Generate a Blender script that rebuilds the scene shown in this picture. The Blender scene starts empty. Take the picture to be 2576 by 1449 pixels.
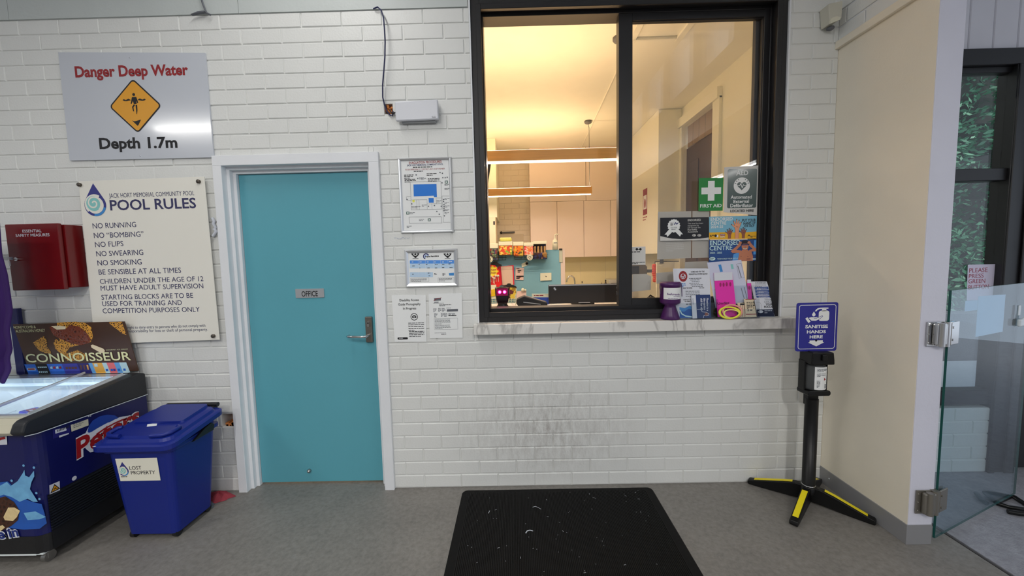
import bpy, bmesh, math, random
from mathutils import Matrix, Vector
random.seed(7)
SC = bpy.context.scene
COL = SC.collection

# ---------------------------------------------------------------- camera
cam_d = bpy.data.cameras.new('camera'); cam = bpy.data.objects.new('camera', cam_d); COL.objects.link(cam)
cam_d.sensor_width = 36; cam_d.lens = 13.5280; cam_d.clip_start = .02
cam.matrix_world = Matrix.Translation((-1.7735,-2.3635,1.4662)) @ Matrix([[0.999711, 0.021963, 0.009754], [0.007972, 0.079805, -0.996779], [-0.022671, 0.996568, 0.079607]]).to_4x4()
SC.camera = cam
# ---------------------------------------------------------------- world, exposure
W = bpy.data.worlds.new('overcast_sky'); SC.world = W; W.use_nodes = True
W.node_tree.nodes['Background'].inputs[0].default_value = (.76, .86, 1, 1)
W.node_tree.nodes['Background'].inputs[1].default_value = 1.15
SC.view_settings.view_transform = 'Standard'; SC.view_settings.look = 'None'
SC.view_settings.gamma = 1; SC.view_settings.use_curve_mapping = False
SC.view_settings.exposure = -.2
def area(name, loc, size, sizey, power, color, direction):
    l = bpy.data.lights.new(name, 'AREA'); l.shape = 'RECTANGLE'; l.size = size; l.size_y = sizey
    l.energy = power; l.color = color
    o = bpy.data.objects.new(name, l); COL.objects.link(o); o.location = loc
    o.rotation_euler = Vector(direction).to_track_quat('-Z', 'Y').to_euler()
    return o

sun = bpy.data.lights.new('soft_sun', 'SUN'); sun.energy = 2.6; sun.angle = .5; sun.color = (1, .97, .9)
so = bpy.data.objects.new('soft_sun', sun); COL.objects.link(so); so.rotation_euler = Vector((-.65, .42, -.8)).to_track_quat('-Z', 'Y').to_euler()
# ---------------------------------------------------------------- helpers
def s2l(c): return c/12.92 if c <= .04045 else ((c+.055)/1.055)**2.4
def srgb(r, g, b, k=1.): return tuple(min(.9, s2l(v/255)*k) for v in (r, g, b)) + (1,)
MATS = {}
def mat(name, rgb, rough=.5, metal=0, k=1.55, bump=0, bscale=60, var=.04, vscale=6, spec=.5, emit=0, coat=0):
    """one procedural material: a principled surface with a noise tint and optional noise bump"""
    if name in MATS: return MATS[name]
    m = bpy.data.materials.new(name); m.use_nodes = True; MATS[name] = m
    n = m.node_tree.nodes; l = m.node_tree.links; b = n['Principled BSDF']
    c = srgb(*rgb, k)
    tc = n.new('ShaderNodeTexCoord'); nz = n.new('ShaderNodeTexNoise'); nz.inputs['Scale'].default_value = vscale
    l.new(tc.outputs['Object'], nz.inputs['Vector'])
    mx = n.new('ShaderNodeMix'); mx.data_type = 'RGBA'
    mx.inputs[6].default_value = tuple(v*(1-var) for v in c[:3])+(1,)
    mx.inputs[7].default_value = tuple(min(.92, v*(1+var)) for v in c[:3])+(1,)
    l.new(nz.outputs['Fac'], mx.inputs[0]); l.new(mx.outputs[2], b.inputs['Base Color'])
    b.inputs['Roughness'].default_value = rough; b.inputs['Metallic'].default_value = metal
    b.inputs['Specular IOR Level'].default_value = spec
    if coat: b.inputs['Coat Weight'].default_value = coat; b.inputs['Coat Roughness'].default_value = .08
    if emit:
        b.inputs['Emission Color'].default_value = srgb(*rgb); b.inputs['Emission Strength'].default_value = emit
    if bump:
        nb = n.new('ShaderNodeTexNoise'); nb.inputs['Scale'].default_value = bscale; nb.inputs['Detail'].default_value = 4
        l.new(tc.outputs['Object'], nb.inputs['Vector'])
        bp = n.new('ShaderNodeBump'); bp.inputs['Strength'].default_value = bump; bp.inputs['Distance'].default_value = .01
        l.new(nb.outputs['Fac'], bp.inputs['Height']); l.new(bp.outputs['Normal'], b.inputs['Normal'])
    return m
def glass(name, tint=(1, 1, 1), ior=1.5, rough=0, opacity=0.):
    if name in MATS: return MATS[name]
    m = bpy.data.materials.new(name); m.use_nodes = True; MATS[name] = m
    n = m.node_tree.nodes; l = m.node_tree.links; n.remove(n['Principled BSDF'])
    t = n.new('ShaderNodeBsdfTransparent'); t.inputs[0].default_value = tint+(1,)
    g = n.new('ShaderNodeBsdfGlossy'); g.inputs['Roughness'].default_value = rough
    f = n.new('ShaderNodeFresnel'); ge = n.new('ShaderNodeNewGeometry'); sw = n.new('ShaderNodeMix')
    sw.inputs[2].default_value = ior; sw.inputs[3].default_value = 1/ior          # thin sheet: both faces reflect alike
    l.new(ge.outputs['Backfacing'], sw.inputs[0]); l.new(sw.outputs[0], f.inputs['IOR'])
    mx = n.new('ShaderNodeMixShader'); l.new(f.outputs[0], mx.inputs[0]); l.new(t.outputs[0], mx.inputs[1]); l.new(g.outputs[0], mx.inputs[2])
    last = mx
    if opacity:
        d = n.new('ShaderNodeBsdfDiffuse'); d.inputs[0].default_value = (.7, .74, .76, 1)
        m2 = n.new('ShaderNodeMixShader'); m2.inputs[0].default_value = opacity
        l.new(mx.outputs[0], m2.inputs[1]); l.new(d.outputs[0], m2.inputs[2]); last = m2
    l.new(last.outputs[0], n['Material Output'].inputs['Surface'])
    return m
def cells(name, c1, c2, scale, rough=.4, k=1.5, edge=.12, bump=.4):
    """voronoi cells: honeycomb, sweets, chopped nuts"""
    if name in MATS: return MATS[name]
    m = mat(name, c1, rough, k=k); n = m.node_tree.nodes; l = m.node_tree.links; b = n['Principled BSDF']
    tc = n.new('ShaderNodeTexCoord'); v = n.new('ShaderNodeTexVoronoi'); v.feature = 'DISTANCE_TO_EDGE'; v.inputs['Scale'].default_value = scale
    l.new(tc.outputs['Object'], v.inputs['Vector'])
    r = n.new('ShaderNodeValToRGB'); r.color_ramp.elements[0].color = srgb(*c1, k); r.color_ramp.elements[1].color = srgb(*c2, k)
    r.color_ramp.elements[0].position = edge*.5; r.color_ramp.elements[1].position = edge*1.6
    l.new(v.outputs['Distance'], r.inputs[0]); l.new(r.outputs[0], b.inputs['Base Color'])
    bp = n.new('ShaderNodeBump'); bp.inputs['Strength'].default_value = bump; bp.inputs['Distance'].default_value = .005
    l.new(v.outputs['Distance'], bp.inputs['Height']); l.new(bp.outputs[0], b.inputs['Normal'])
    return m
def sweets(name, ramp, scale, k=1.4):
    m = mat(name, (200, 80, 60), .35, k=k)
    n = m.node_tree.nodes; l = m.node_tree.links; b = n['Principled BSDF']
    tc = n.new('ShaderNodeTexCoord'); v = n.new('ShaderNodeTexVoronoi'); v.inputs['Scale'].default_value = scale
    l.new(tc.outputs['Object'], v.inputs['Vector'])
    sp = n.new('ShaderNodeSeparateColor'); l.new(v.outputs['Color'], sp.inputs[0])
    r = n.new('ShaderNodeValToRGB'); r.color_ramp.interpolation = 'CONSTANT'
    for i, c in enumerate(ramp):
        e = r.color_ramp.elements[i] if i < 2 else r.color_ramp.elements.new(i/len(ramp))
        e.position = i/len(ramp); e.color = srgb(*c, k)
    l.new(sp.outputs[0], r.inputs[0]); l.new(r.outputs[0], b.inputs['Base Color'])
    return m

_glyph = {}
def glyphs(s, off=0.):
    """flat letter shapes of one line of text: vertices (x, y), faces, width, cap height"""
    key = (s, off)
    if key in _glyph: return _glyph[key]
    c = bpy.data.curves.new('line', 'FONT'); c.body = s; c.offset = off; c.resolution_u = 3
    o = bpy.data.objects.new('line', c); me = bpy.data.meshes.new_from_object(o)
    vs = [(v.co.x, v.co.y) for v in me.vertices]; fs = [tuple(p.vertices) for p in me.polygons]
    bpy.data.objects.remove(o); bpy.data.curves.remove(c); bpy.data.meshes.remove(me)
    if s != 'H': cap = glyphs('H')[4]
    else: cap = max(v[1] for v in vs)
    x0 = min(v[0] for v in vs); x1 = max(v[0] for v in vs)
    _glyph[key] = (vs, fs, x0, x1, cap)
    return _glyph[key]

class MB:
    """collects shapes and links them as ONE mesh object"""
    def __init__(s, M=None): s.v = []; s.f = []; s.m = []; s.sm = []; s.M = M
    def add(s, vs, fs, m=0, smooth=False):
        n = len(s.v)
        s.v += [tuple(s.M @ Vector(v)) if s.M else tuple(v) for v in vs]
        for f in fs: s.f.append(tuple(i+n for i in f)); s.m.append(m); s.sm.append(smooth)
        return s
    def box(s, a, b, m=0, bev=0, seg=2):
        x0, y0, z0 = (min(a[i], b[i]) for i in range(3)); x1, y1, z1 = (max(a[i], b[i]) for i in range(3))
        vs = [(x0,y0,z0),(x1,y0,z0),(x1,y1,z0),(x0,y1,z0),(x0,y0,z1),(x1,y0,z1),(x1,y1,z1),(x0,y1,z1)]
        fs = [(0,3,2,1),(4,5,6,7),(0,1,5,4),(1,2,6,5),(2,3,7,6),(3,0,4,7)]
        return s.bev(vs, fs, m, bev, seg)
    def bev(s, vs, fs, m, bev, seg=2):
        if not bev: return s.add(vs, fs, m)
        bm = bmesh.new(); bv = [bm.verts.new(v) for v in vs]
        for f in fs: bm.faces.new([bv[i] for i in f])
        bmesh.ops.recalc_face_normals(bm, faces=bm.faces)
        bmesh.ops.bevel(bm, geom=bm.edges[:], offset=bev, segments=seg, affect='EDGES', profile=.5)
        bm.verts.index_update()
        s.add([v.co[:] for v in bm.verts], [[v.index for v in f.verts] for f in bm.faces], m); bm.free()
        return s
    def poly(s, pts, y, m=0): return s.add([(p[0], y, p[1]) for p in pts], [tuple(range(len(pts)))], m)
    def rect(s, x0, z0, x1, z1, y, m=0): return s.poly([(x0,z0),(x1,z0),(x1,z1),(x0,z1)], y, m)
    def prism(s, pts, y0, y1, m=0, bev=0):
        n = len(pts); vs = [(p[0], y0, p[1]) for p in pts]+[(p[0], y1, p[1]) for p in pts]
        fs = [tuple(range(n)), tuple(range(2*n-1, n-1, -1))]+[(i, (i+1) % n, (i+1) % n+n, i+n) for i in range(n)]
        return s.bev(vs, fs, m, bev)
    def prism_y(s, pts, x0, x1, m=0, bev=0):
        """profile in the (y, z) plane pushed along x"""
        n = len(pts); vs = [(x0, p[0], p[1]) for p in pts]+[(x1, p[0], p[1]) for p in pts]
        fs = [tuple(range(n)), tuple(range(2*n-1, n-1, -1))]+[(i, (i+1) % n, (i+1) % n+n, i+n) for i in range(n)]
        return s.bev(vs, fs, m, bev)
    def prism_z(s, pts, z0, z1, m=0, bev=0, top=None):
        n = len(pts); q = top or pts
        vs = [(p[0], p[1], z0) for p in pts]+[(p[0], p[1], z1) for p in q]
        fs = [tuple(range(n)), tuple(range(2*n-1, n-1, -1))]+[(i, (i+1) % n, (i+1) % n+n, i+n) for i in range(n)]
        return s.bev(vs, fs, m, bev)
    def tube(s, pts, r, n=10, m=0, caps=True):
        P = [Vector(p) for p in pts]; k = len(P); R = r if isinstance(r, (list, tuple)) else [r]*k
        vs = []; up = Vector((.13, .27, .95)); 
        for i in range(k):
            t = (P[min(i+1, k-1)]-P[max(i-1, 0)]).normalized()
            a = up - t*up.dot(t)
            if a.length < 1e-3: a = Vector((1, 0, 0)) - t*t.x
            a.normalize(); up = a; b = t.cross(a)
            for j in range(n):
                w = 2*math.pi*j/n; vs.append(P[i]+(a*math.cos(w)+b*math.sin(w))*R[i])
        fs = [(i*n+j, i*n+(j+1) % n, (i+1)*n+(j+1) % n, (i+1)*n+j) for i in range(k-1) for j in range(n)]
        s.add(vs, fs, m, True)
        if caps: s.add(vs[:n], [tuple(range(n-1, -1, -1))], m); s.add(vs[-n:], [tuple(range(n))], m)
        return s
    def lathe(s, prof, c, n=28, m=0, smooth=True):
        k = len(prof)
        vs = [(c[0]+r*math.cos(2*math.pi*j/n), c[1]+r*math.sin(2*math.pi*j/n), c[2]+z) for r, z in prof for j in range(n)]
        fs = [(i*n+j, i*n+(j+1) % n, (i+1)*n+(j+1) % n, (i+1)*n+j) for i in range(k-1) for j in range(n)]
        s.add(vs, fs, m, smooth)
        if prof[0][0] > 1e-5: s.add(vs[:n], [tuple(range(n-1, -1, -1))], m)
        if prof[-1][0] > 1e-5: s.add(vs[-n:], [tuple(range(n))], m)
        return s
    def ball(s, c, r, m=0, n=12):
        rr = r if isinstance(r, (tuple, list)) else (r, r, r); vs = []; fs = []
        for i in range(n//2+1):
            a = math.pi*i/(n//2)
            for j in range(n):
                b = 2*math.pi*j/n; vs.append((c[0]+rr[0]*math.sin(a)*math.cos(b), c[1]+rr[1]*math.sin(a)*math.sin(b), c[2]+rr[2]*math.cos(a)))
        for i in range(n//2):
            for j in range(n): fs.append((i*n+j, i*n+(j+1) % n, (i+1)*n+(j+1) % n, (i+1)*n+j))
        return s.add(vs, fs, m, True)
    def disc(s, cx, cz, r, y, m=0, n=28, rz=None, a0=0, a1=360):
        pts = [(cx+r*math.cos(math.radians(a0+(a1-a0)*i/n)), cz+(rz or r)*math.sin(math.radians(a0+(a1-a0)*i/n))) for i in range(n if a1-a0 == 360 else n+1)]
        return s.poly(pts, y, m)
    def ring(s, cx, cz, r0, r1, y, m=0, n=28, a0=0, a1=360):
        vs = []; 
        for i in range(n+1):
            a = math.radians(a0+(a1-a0)*i/n)
            vs += [(cx+r0*math.cos(a), y, cz+r0*math.sin(a)), (cx+r1*math.cos(a), y, cz+r1*math.sin(a))]
        return s.add(vs, [(2*i, 2*i+1, 2*i+3, 2*i+2) for i in range(n)], m)
    def line(s, pts, w, y, m=0, closed=False):
        """flat stroke of width w through (x, z) points"""
        P = [Vector(p) for p in pts]
        if closed: P = P+[P[0]]
        for i, (a, b) in enumerate(zip(P, P[1:])):
            d = b-a
            if d.length < 1e-7: continue
            d.normalize(); q = Vector((-d.y, d.x))*w/2; e = d*w*.3 if len(P) > 2 else d*0
            s.poly([tuple(a-e-q), tuple(b+e-q), tuple(b+e+q), tuple(a-e+q)], y-.00001*(i % 3), m)
        return s
    def text(s, t, ends, h, y, m=0, bold=0., shear=0.):
        """t with its baseline from ends[0] to ends[1] (x, z) and cap height h"""
        vs, fs, x0, x1, cap = glyphs(t, bold); a = Vector(ends[0]); b = Vector(ends[1]); u = (b-a); sx = u.length/(x1-x0); u.normalize(); w = Vector((-u.y, u.x))
        out = []
        for x, z in vs:
            zz = z/cap*h; p = a+u*((x-x0)*sx+zz*shear)+w*zz; out.append((p.x, y, p.y))
        return s.add(out, fs, m)
    def textc(s, t, cx, z, h, y, m=0, bold=0., wide=1., align=0):
        vs, fs, x0, x1, cap = glyphs(t, bold); w = (x1-x0)/cap*h*wide
        a = cx-w/2 if align == 0 else (cx if align < 0 else cx-w)
        return s.text(t, [(a, z), (a+w, z)], h, y, m, bold)
    def greek(s, x0, z, x1, n, dz, h, y, m=0, fill=.95):
        """lines of print too small to read in the photograph: rows of word-long dashes"""
        for i in range(n):
            x = x0; e = x1 if i < n-1 else x0+(x1-x0)*random.uniform(.4, .8)
            while x < e-.003:
                w = min(random.uniform(2, 7)*h*.8, e-x); s.rect(x, z-i*dz-h/2, x+w, z-i*dz+h/2, y, m); x += w+h*.7
        return s
    def build(s, name, mats, parent=None, smooth=None):
        me = bpy.data.meshes.new(name); me.from_pydata(s.v, [], s.f)
        for m in (mats if isinstance(mats, (list, tuple)) else [mats]): me.materials.append(m)
        me.polygons.foreach_set('material_index', s.m)
        me.polygons.foreach_set('use_smooth', s.sm if smooth is None else [smooth]*len(s.f))
        me.validate(); me.update()
        o = bpy.data.objects.new(name, me); COL.objects.link(o)
        if parent: adopt(o, parent)
        return o
def adopt(o, parent):
    o.parent = parent
    if parent.type == 'EMPTY': o.matrix_parent_inverse = Matrix.Translation(-parent.location)
def thing(name, label, cat, loc, group=None):
    o = bpy.data.objects.new(name, None); COL.objects.link(o); o.location = loc; o.empty_display_size = .05
    return tag(o, label, cat, group)
def tag(o, label, cat, group=None):
    o['label'] = label; o['category'] = cat
    if group: o['group'] = group
    return o
def struct(o, label=None, cat=None):
    o['kind'] = 'structure'
    if label: o['label'] = label; o['category'] = cat
    return o
def dup(root, d, label, group=None):
    r = root.copy(); COL.objects.link(r); r.location = root.location+Vector(d); r['label'] = label
    if group: r['group'] = group
    for ch in list(root.children):
        c = ch.copy(); COL.objects.link(c); c.parent = r
        for g in list(ch.children): e = g.copy(); COL.objects.link(e); e.parent = c
    return r
SIDE = lambda x: Matrix.Translation((x, 0, 0)) @ Matrix.Rotation(math.pi/2, 4, 'Z')   # local (x, z) drawn on a face looking towards +x
def rrect(x0, z0, x1, z1, r, n=5):
    out = []
    for cx, cz, a in ((x1-r, z1-r, 0), (x0+r, z1-r, 90), (x0+r, z0+r, 180), (x1-r, z0+r, 270)):
        out += [(cx+r*math.cos(math.radians(a+90*i/n)), cz+r*math.sin(math.radians(a+90*i/n))) for i in range(n+1)]
    return out
def drop(cx, cz, R, top, n=24):
    """teardrop outline: circle of radius R with its point at height top"""
    a = math.acos(R/(top-cz)); out = [(cx, top)]
    for i in range(n+1):
        t = math.pi/2+a+(2*math.pi-2*a)*i/n; out.append((cx+R*math.cos(t), cz+R*math.sin(t)))
    return out
def drop_logo(mb, cx, cz, R, y, navy, teal, blue, paper):
    """navy drop with a teal swirl, as on the pool's signs"""
    mb.poly(drop(cx, cz, R, cz+R*1.95), y, navy)
    mb.disc(cx-R*.03, cz+R*.05, R*.93, y-.0004, paper)
    mb.ring(cx, cz, R*.78, R*1.0, y-.0007, navy, a0=-140, a1=60)
    mb.ring(cx, cz, R*.8, R*1.0, y-.0009, blue, a0=-100, a1=-15)
    mb.disc(cx-R*.12, cz+R*.14, R*.68, y-.0006, teal)
    sp = []
    for i in range(40):
        t = i/39; a = math.radians(150-t*560); r = R*(.1+.62*t); sp.append((cx-R*.12+r*math.cos(a), cz+R*.16+r*math.sin(a)))
    mb.line(sp, R*.13, y-.0010, paper)

# ---------------------------------------------------------------- materials of the building
M_PAINT = mat('painted_brick', (178, 179, 177), .42, k=1.75, bump=.12, bscale=90, var=.03, vscale=3)
M_RENDER = mat('painted_render', (176, 170, 157), .5, k=2.0, bump=.1, bscale=140, var=.03)
M_WHITE = mat('white_paint', (184, 186, 190), .38, k=1.75, bump=.05)
M_BAND = mat('pale_grey_panel', (160, 165, 164), .5, k=1.6, bump=.08)
M_BLACKAL = mat('black_aluminium', (30, 29, 31), .4, k=1.0, var=.1)
M_BLACK = mat('black_plastic', (22, 22, 24), .45, k=1.2, var=.1, bump=.05)
M_CHROME = mat('chrome', (190, 190, 190), .18, 1, k=1.3)
M_STEEL = mat('brushed_steel', (150, 150, 148), .35, 1, k=1.4)
M_SILVER = mat('silver_frame', (185, 187, 190), .32, .75, k=1.5)
M_PAPER = mat('white_paper', (196, 198, 206), .7, k=1.6, var=.015)
M_INK = mat('black_ink', (24, 24, 28), .6, k=1.1)
M_GREYINK = mat('grey_ink', (95, 98, 105), .6, k=1.2)
M_NAVYINK = mat('navy_ink', (38, 42, 98), .6, k=1.2)
M_CREAM = mat('cream_office_paint', (205, 196, 180), .55, k=1.6, bump=.06)
M_TERRA = mat('broken_terracotta', (176, 110, 60), .9, k=1.6, bump=1., bscale=40, var=.3, vscale=30)
M_GLASS = glass('window_glass')

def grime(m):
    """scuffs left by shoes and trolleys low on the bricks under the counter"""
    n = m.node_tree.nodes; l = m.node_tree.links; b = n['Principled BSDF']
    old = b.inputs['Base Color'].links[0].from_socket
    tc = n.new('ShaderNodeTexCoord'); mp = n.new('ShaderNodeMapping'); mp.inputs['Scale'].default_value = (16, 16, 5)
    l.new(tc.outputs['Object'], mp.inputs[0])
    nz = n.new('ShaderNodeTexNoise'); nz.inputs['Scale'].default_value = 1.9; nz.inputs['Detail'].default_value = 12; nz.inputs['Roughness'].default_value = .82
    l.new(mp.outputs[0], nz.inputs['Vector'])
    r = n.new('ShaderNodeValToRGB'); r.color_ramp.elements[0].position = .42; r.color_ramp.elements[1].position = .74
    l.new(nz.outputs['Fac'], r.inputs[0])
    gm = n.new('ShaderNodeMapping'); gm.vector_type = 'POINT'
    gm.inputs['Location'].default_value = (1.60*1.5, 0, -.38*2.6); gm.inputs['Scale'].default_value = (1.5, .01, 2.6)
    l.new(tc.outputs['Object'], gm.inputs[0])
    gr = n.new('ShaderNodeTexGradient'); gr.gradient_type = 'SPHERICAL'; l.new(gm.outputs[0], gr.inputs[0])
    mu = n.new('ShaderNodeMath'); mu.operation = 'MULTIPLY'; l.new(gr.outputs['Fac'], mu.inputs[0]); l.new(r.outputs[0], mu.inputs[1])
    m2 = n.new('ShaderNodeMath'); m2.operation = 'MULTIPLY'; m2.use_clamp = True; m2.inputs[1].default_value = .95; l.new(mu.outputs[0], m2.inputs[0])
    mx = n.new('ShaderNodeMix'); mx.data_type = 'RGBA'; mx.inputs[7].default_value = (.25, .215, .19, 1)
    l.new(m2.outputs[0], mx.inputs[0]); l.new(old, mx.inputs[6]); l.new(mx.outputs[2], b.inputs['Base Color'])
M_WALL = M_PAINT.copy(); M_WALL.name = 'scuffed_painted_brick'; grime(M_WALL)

def minus(rects, h):
    out = []
    for a, b, c, d in rects:           # x0, z0, x1, z1
        if h[0] >= c or h[2] <= a or h[1] >= d or h[3] <= b: out.append((a, b, c, d)); continue
        if h[0] > a: out.append((a, b, h[0], d))
        if h[2] < c: out.append((h[2], b, c, d))
        if h[1] > b: out.append((max(a, h[0]), b, min(c, h[2]), h[1]))
        if h[3] < d: out.append((max(a, h[0]), h[3], min(c, h[2]), d))
    return out
def brick_face(mb, x0, x1, n0, n1, holes, y, jx, m=0, course=.086, z0=0, gap=.0065, dep=.0042):
    rnd = random.Random(3)
    for n in range(n0, n1):
        zb = z0+n*course+gap*.55; zt = z0+(n+1)*course-gap*.45
        off, pitch = jx(n); k = math.floor((x0-off)/pitch)-1
        while off+k*pitch < x1:
            a = max(x0, off+k*pitch+gap/2+rnd.uniform(-.002, .002)); b = min(x1, off+(k+1)*pitch-gap/2+rnd.uniform(-.002, .002)); k += 1
            if b-a < .012: continue
            za = zb+rnd.uniform(-.0012, .0012); zc = zt+rnd.uniform(-.0012, .0012); dd = y-dep-rnd.uniform(0, .0016)
            rs = [(a, za, b, zc)]
            for h in holes: rs = minus(rs, h)
            for r in rs:
                if r[2]-r[0] < .01 or r[3]-r[1] < .01: continue
                c = .0035
                vs = [(r[0], y, r[1]), (r[2], y, r[1]), (r[2], y, r[3]), (r[0], y, r[3]),
                      (r[0]+.001, dd+.002, r[1]+.001), (r[2]-.001, dd+.002, r[1]+.001), (r[2]-.001, dd+.002, r[3]-.001), (r[0]+.001, dd+.002, r[3]-.001),
                      (r[0]+c, dd, r[1]+c), (r[2]-c, dd, r[1]+c), (r[2]-c, dd, r[3]-c), (r[0]+c, dd, r[3]-c)]
                fs = [(i, (i+1) % 4, (i+1) % 4+4, i+4) for i in range(4)]+[(i+4, (i+1) % 4+4, (i+1) % 4+8, i+8) for i in range(4)]+[(8, 9, 10, 11)]
                mb.add(vs, fs, m)
# ---------------------------------------------------------------- brick wall with door, window and two broken holes
XR = .14                                     # inner corner with the stub wall
DOOR_O = (-3.54, -.1, -2.61, 2.07)           # opening the door frame fills
WIN_O = (-2.012, 1.0, -.146, 2.985)
HOLE_A = (-3.668, .426, -3.58, .512)
HOLE_B = (-2.533, 2.335, -2.484, 2.395)
def joints(n):
    pitch = .2362+.0028*n/33; off = -.023+.011*n/33
    return off+(pitch*.5 if n % 2 else 0), pitch
wall = MB()
HX = [-8, -3.668, -3.58, -3.54, -2.61, -2.533, -2.484, -2.012, -.146, XR]
HZ = [-.05, .426, .512, 1.0, 2.07, 2.335, 2.395, 2.985, 4.7]
openings = [DOOR_O, WIN_O, HOLE_A, HOLE_B]
for i in range(len(HX)-1):
    for j in range(len(HZ)-1):
        cx = (HX[i]+HX[i+1])/2; cz = (HZ[j]+HZ[j+1])/2
        if any(h[0] < cx < h[2] and h[1] < cz < h[3] for h in openings): continue
        wall.box((HX[i], .0045, HZ[j]), (HX[i+1], .24, HZ[j+1]))
brick_face(wall, -5.6, XR, 0, 34, openings, .0045, joints)
brick_face(wall, -2.0, XR, 34, 38, openings, .0045, joints)
struct(wall.build('wall_back', M_WALL))
# rough clay showing where the wall is broken open
t = MB().box((-3.69, .1, .40), (-3.56, .12, .53))
for _ in range(14):
    x = random.uniform(-3.665, -3.59); z = random.choice([.428, .432, .44]); t.box((x, .02, z-.01), (x+.02, .1, z+random.uniform(.005, .03)), 0, .003, 1)
tag(t.build('broken_brick_hole', M_TERRA), 'broken-out brick with orange clay showing, beside the foot of the door frame', 'hole')
t = MB().box((-2.55, .06, 2.32), (-2.47, .08, 2.41))
for _ in range(9):
    x = random.uniform(-2.535, -2.495); z = random.uniform(2.335, 2.38); t.box((x, .012, z), (x+.015, .06, z+.014), 0, .003, 1)
tag(t.build('broken_brick_hole', M_TERRA), 'small ragged hole in the bricks where the blue cable goes in', 'hole')

# smooth panel band above the bricks, up to the window
b = MB(); zb = 2.925
for x0, x1 in ((-8, -5.9), (-5.897, -4.72), (-4.717, -3.36), (-3.357, -2.02)): b.box((x0, -.0055, zb), (x1, .004, 4.7))
struct(b.build('trim_1', M_BAND))
# white reveal strips round the window opening
b = MB().box((-2.013, -.003, 1.066), (-2.0045, .2, 2.99)).box((-.1535, -.003, 1.066), (-.1445, .2, 2.91))
struct(b.build('trim_2', M_WHITE))

# ---------------------------------------------------------------- stub wall at the corner and brickwork over it
YE = -.54
st = MB().box((XR, YE, -.02), (XR+.118, .0, 2.66)).box((XR, 0, -.02), (XR+.118, .24, 2.66))
struct(st.build('wall_stub', M_RENDER))
struct(MB().box((XR+.001, YE-.003, 0), (XR+.118, YE+.001, 4.7), 0, .001, 1).build('trim_11', mat('white_daylight_tint', (172, 172, 182), .45, k=1.7, bump=.1)))  # white end face; the entry daylight's cool tint is put into its colour
up = MB().box((XR+.001, YE+.001, 2.66), (XR+.117, .24, 4.7))
struct(up.build('wall_right', M_WHITE))
ub = MB(Matrix.Translation((XR, 0, 0)) @ Matrix.Rotation(-math.pi/2, 4, 'Z'))   # drawn on a face looking towards -x
brick_face(ub, 0, -YE-.002, 31, 40, [], 0, lambda n: ((.12 if n % 2 else 0)+.05, .24))
struct(ub.build('wall_upper', M_PAINT))
struct(MB().box((XR-.022, YE+.002, 2.63), (XR, 0, 2.672), 0, .003).build('trim_3', M_RENDER))
# header over the entry and the high wall with its row of windows
hw = MB(); wins = [(-2.2, -1.68), (-3.0, -2.5), (-3.82, -3.3), (-1.4, -.92), (-4.64, -4.12)]
ys = sorted([YE, -9]+[v for w in wins for v in w])
for a, c in zip(ys, ys[1:]):
    if any(w[0] <= (a+c)/2 <= w[1] for w in wins):
        hw.box((XR, a, 2.66), (XR+.117, c, 3.28)); hw.box((XR, a, 3.84), (XR+.117, c, 4.7))
    else: hw.box((XR, a, 2.66), (XR+.117, c, 4.7))
struct(hw.build('wall_header', M_WHITE))
for i, w in enumerate(wins):
    struct(MB().box((XR+.05, w[0], 3.28), (XR+.056, w[1], 3.84)).build('window_%d' % (i+3), M_GLASS))
# skirting round the stub wall
M_SKIRT = mat('grey_coved_skirting', (120, 120, 122), .5, k=1.35)
struct(MB().box((XR-.006, YE-.002, 0), (XR, .0, .102), 0, .001, 1).build('baseboard_stub', M_SKIRT))
struct(MB().box((XR-.006, YE-.006, 0), (XR+.118, YE, .102), 0, .001, 1).build('baseboard_end', M_SKIRT))
tag(MB().lathe([(0, 0), (.004, 0), (.004, .002), (0, .002)], (0, 0, 0), 12).build('skirting_plug', M_WHITE), 'small white screw plug in the grey skirting', 'plug')
bpy.data.objects['skirting_plug'].location = (XR-.006, -.075, .06); bpy.data.objects['skirting_plug'].rotation_euler = (0, -math.pi/2, 0)

# ---------------------------------------------------------------- floor, ceiling, far walls
M_FLOOR = mat('sealed_concrete', (104, 101, 97), .45, k=1.65, bump=.12, bscale=220, var=.16, vscale=5)
def concrete(m):
    n = m.node_tree.nodes; l = m.node_tree.links; b = n['Principled BSDF']; old = b.inputs['Base Color'].links[0].from_socket
    tc = n.new('ShaderNodeTexCoord'); a = n.new('ShaderNodeTexNoise'); a.inputs['Scale'].default_value = 38; a.inputs['Detail'].default_value = 8; a.inputs['Roughness'].default_value = .7
    l.new(tc.outputs['Object'], a.inputs['Vector'])
    r = n.new('ShaderNodeValToRGB'); r.color_ramp.elements[0].position = .3; r.color_ramp.elements[0].color = (.72, .72, .72, 1); r.color_ramp.elements[1].position = .62; r.color_ramp.elements[1].color = (1.08, 1.08, 1.08, 1)
    l.new(a.outputs['Fac'], r.inputs[0])
    mx = n.new('ShaderNodeMix'); mx.data_type = 'RGBA'; mx.blend_type = 'MULTIPLY'; mx.inputs[0].default_value = 1
    l.new(old, mx.inputs[6]); l.new(r.outputs[0], mx.inputs[7]); l.new(mx.outputs[2], b.inputs['Base Color'])
concrete(M_FLOOR)
struct(MB().box((-9, -10, -.1), (.40, 4.2, 0)).build('floor', M_FLOOR))
M_FLOOR2 = mat('entry_concrete', (120, 120, 126), .5, k=1.75, bump=.3, bscale=160, var=.2, vscale=9); concrete(M_FLOOR2)
struct(MB().box((.424, -10, -.1), (7, 1.2, 0)).build('floor_entry', M_FLOOR2))
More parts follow.
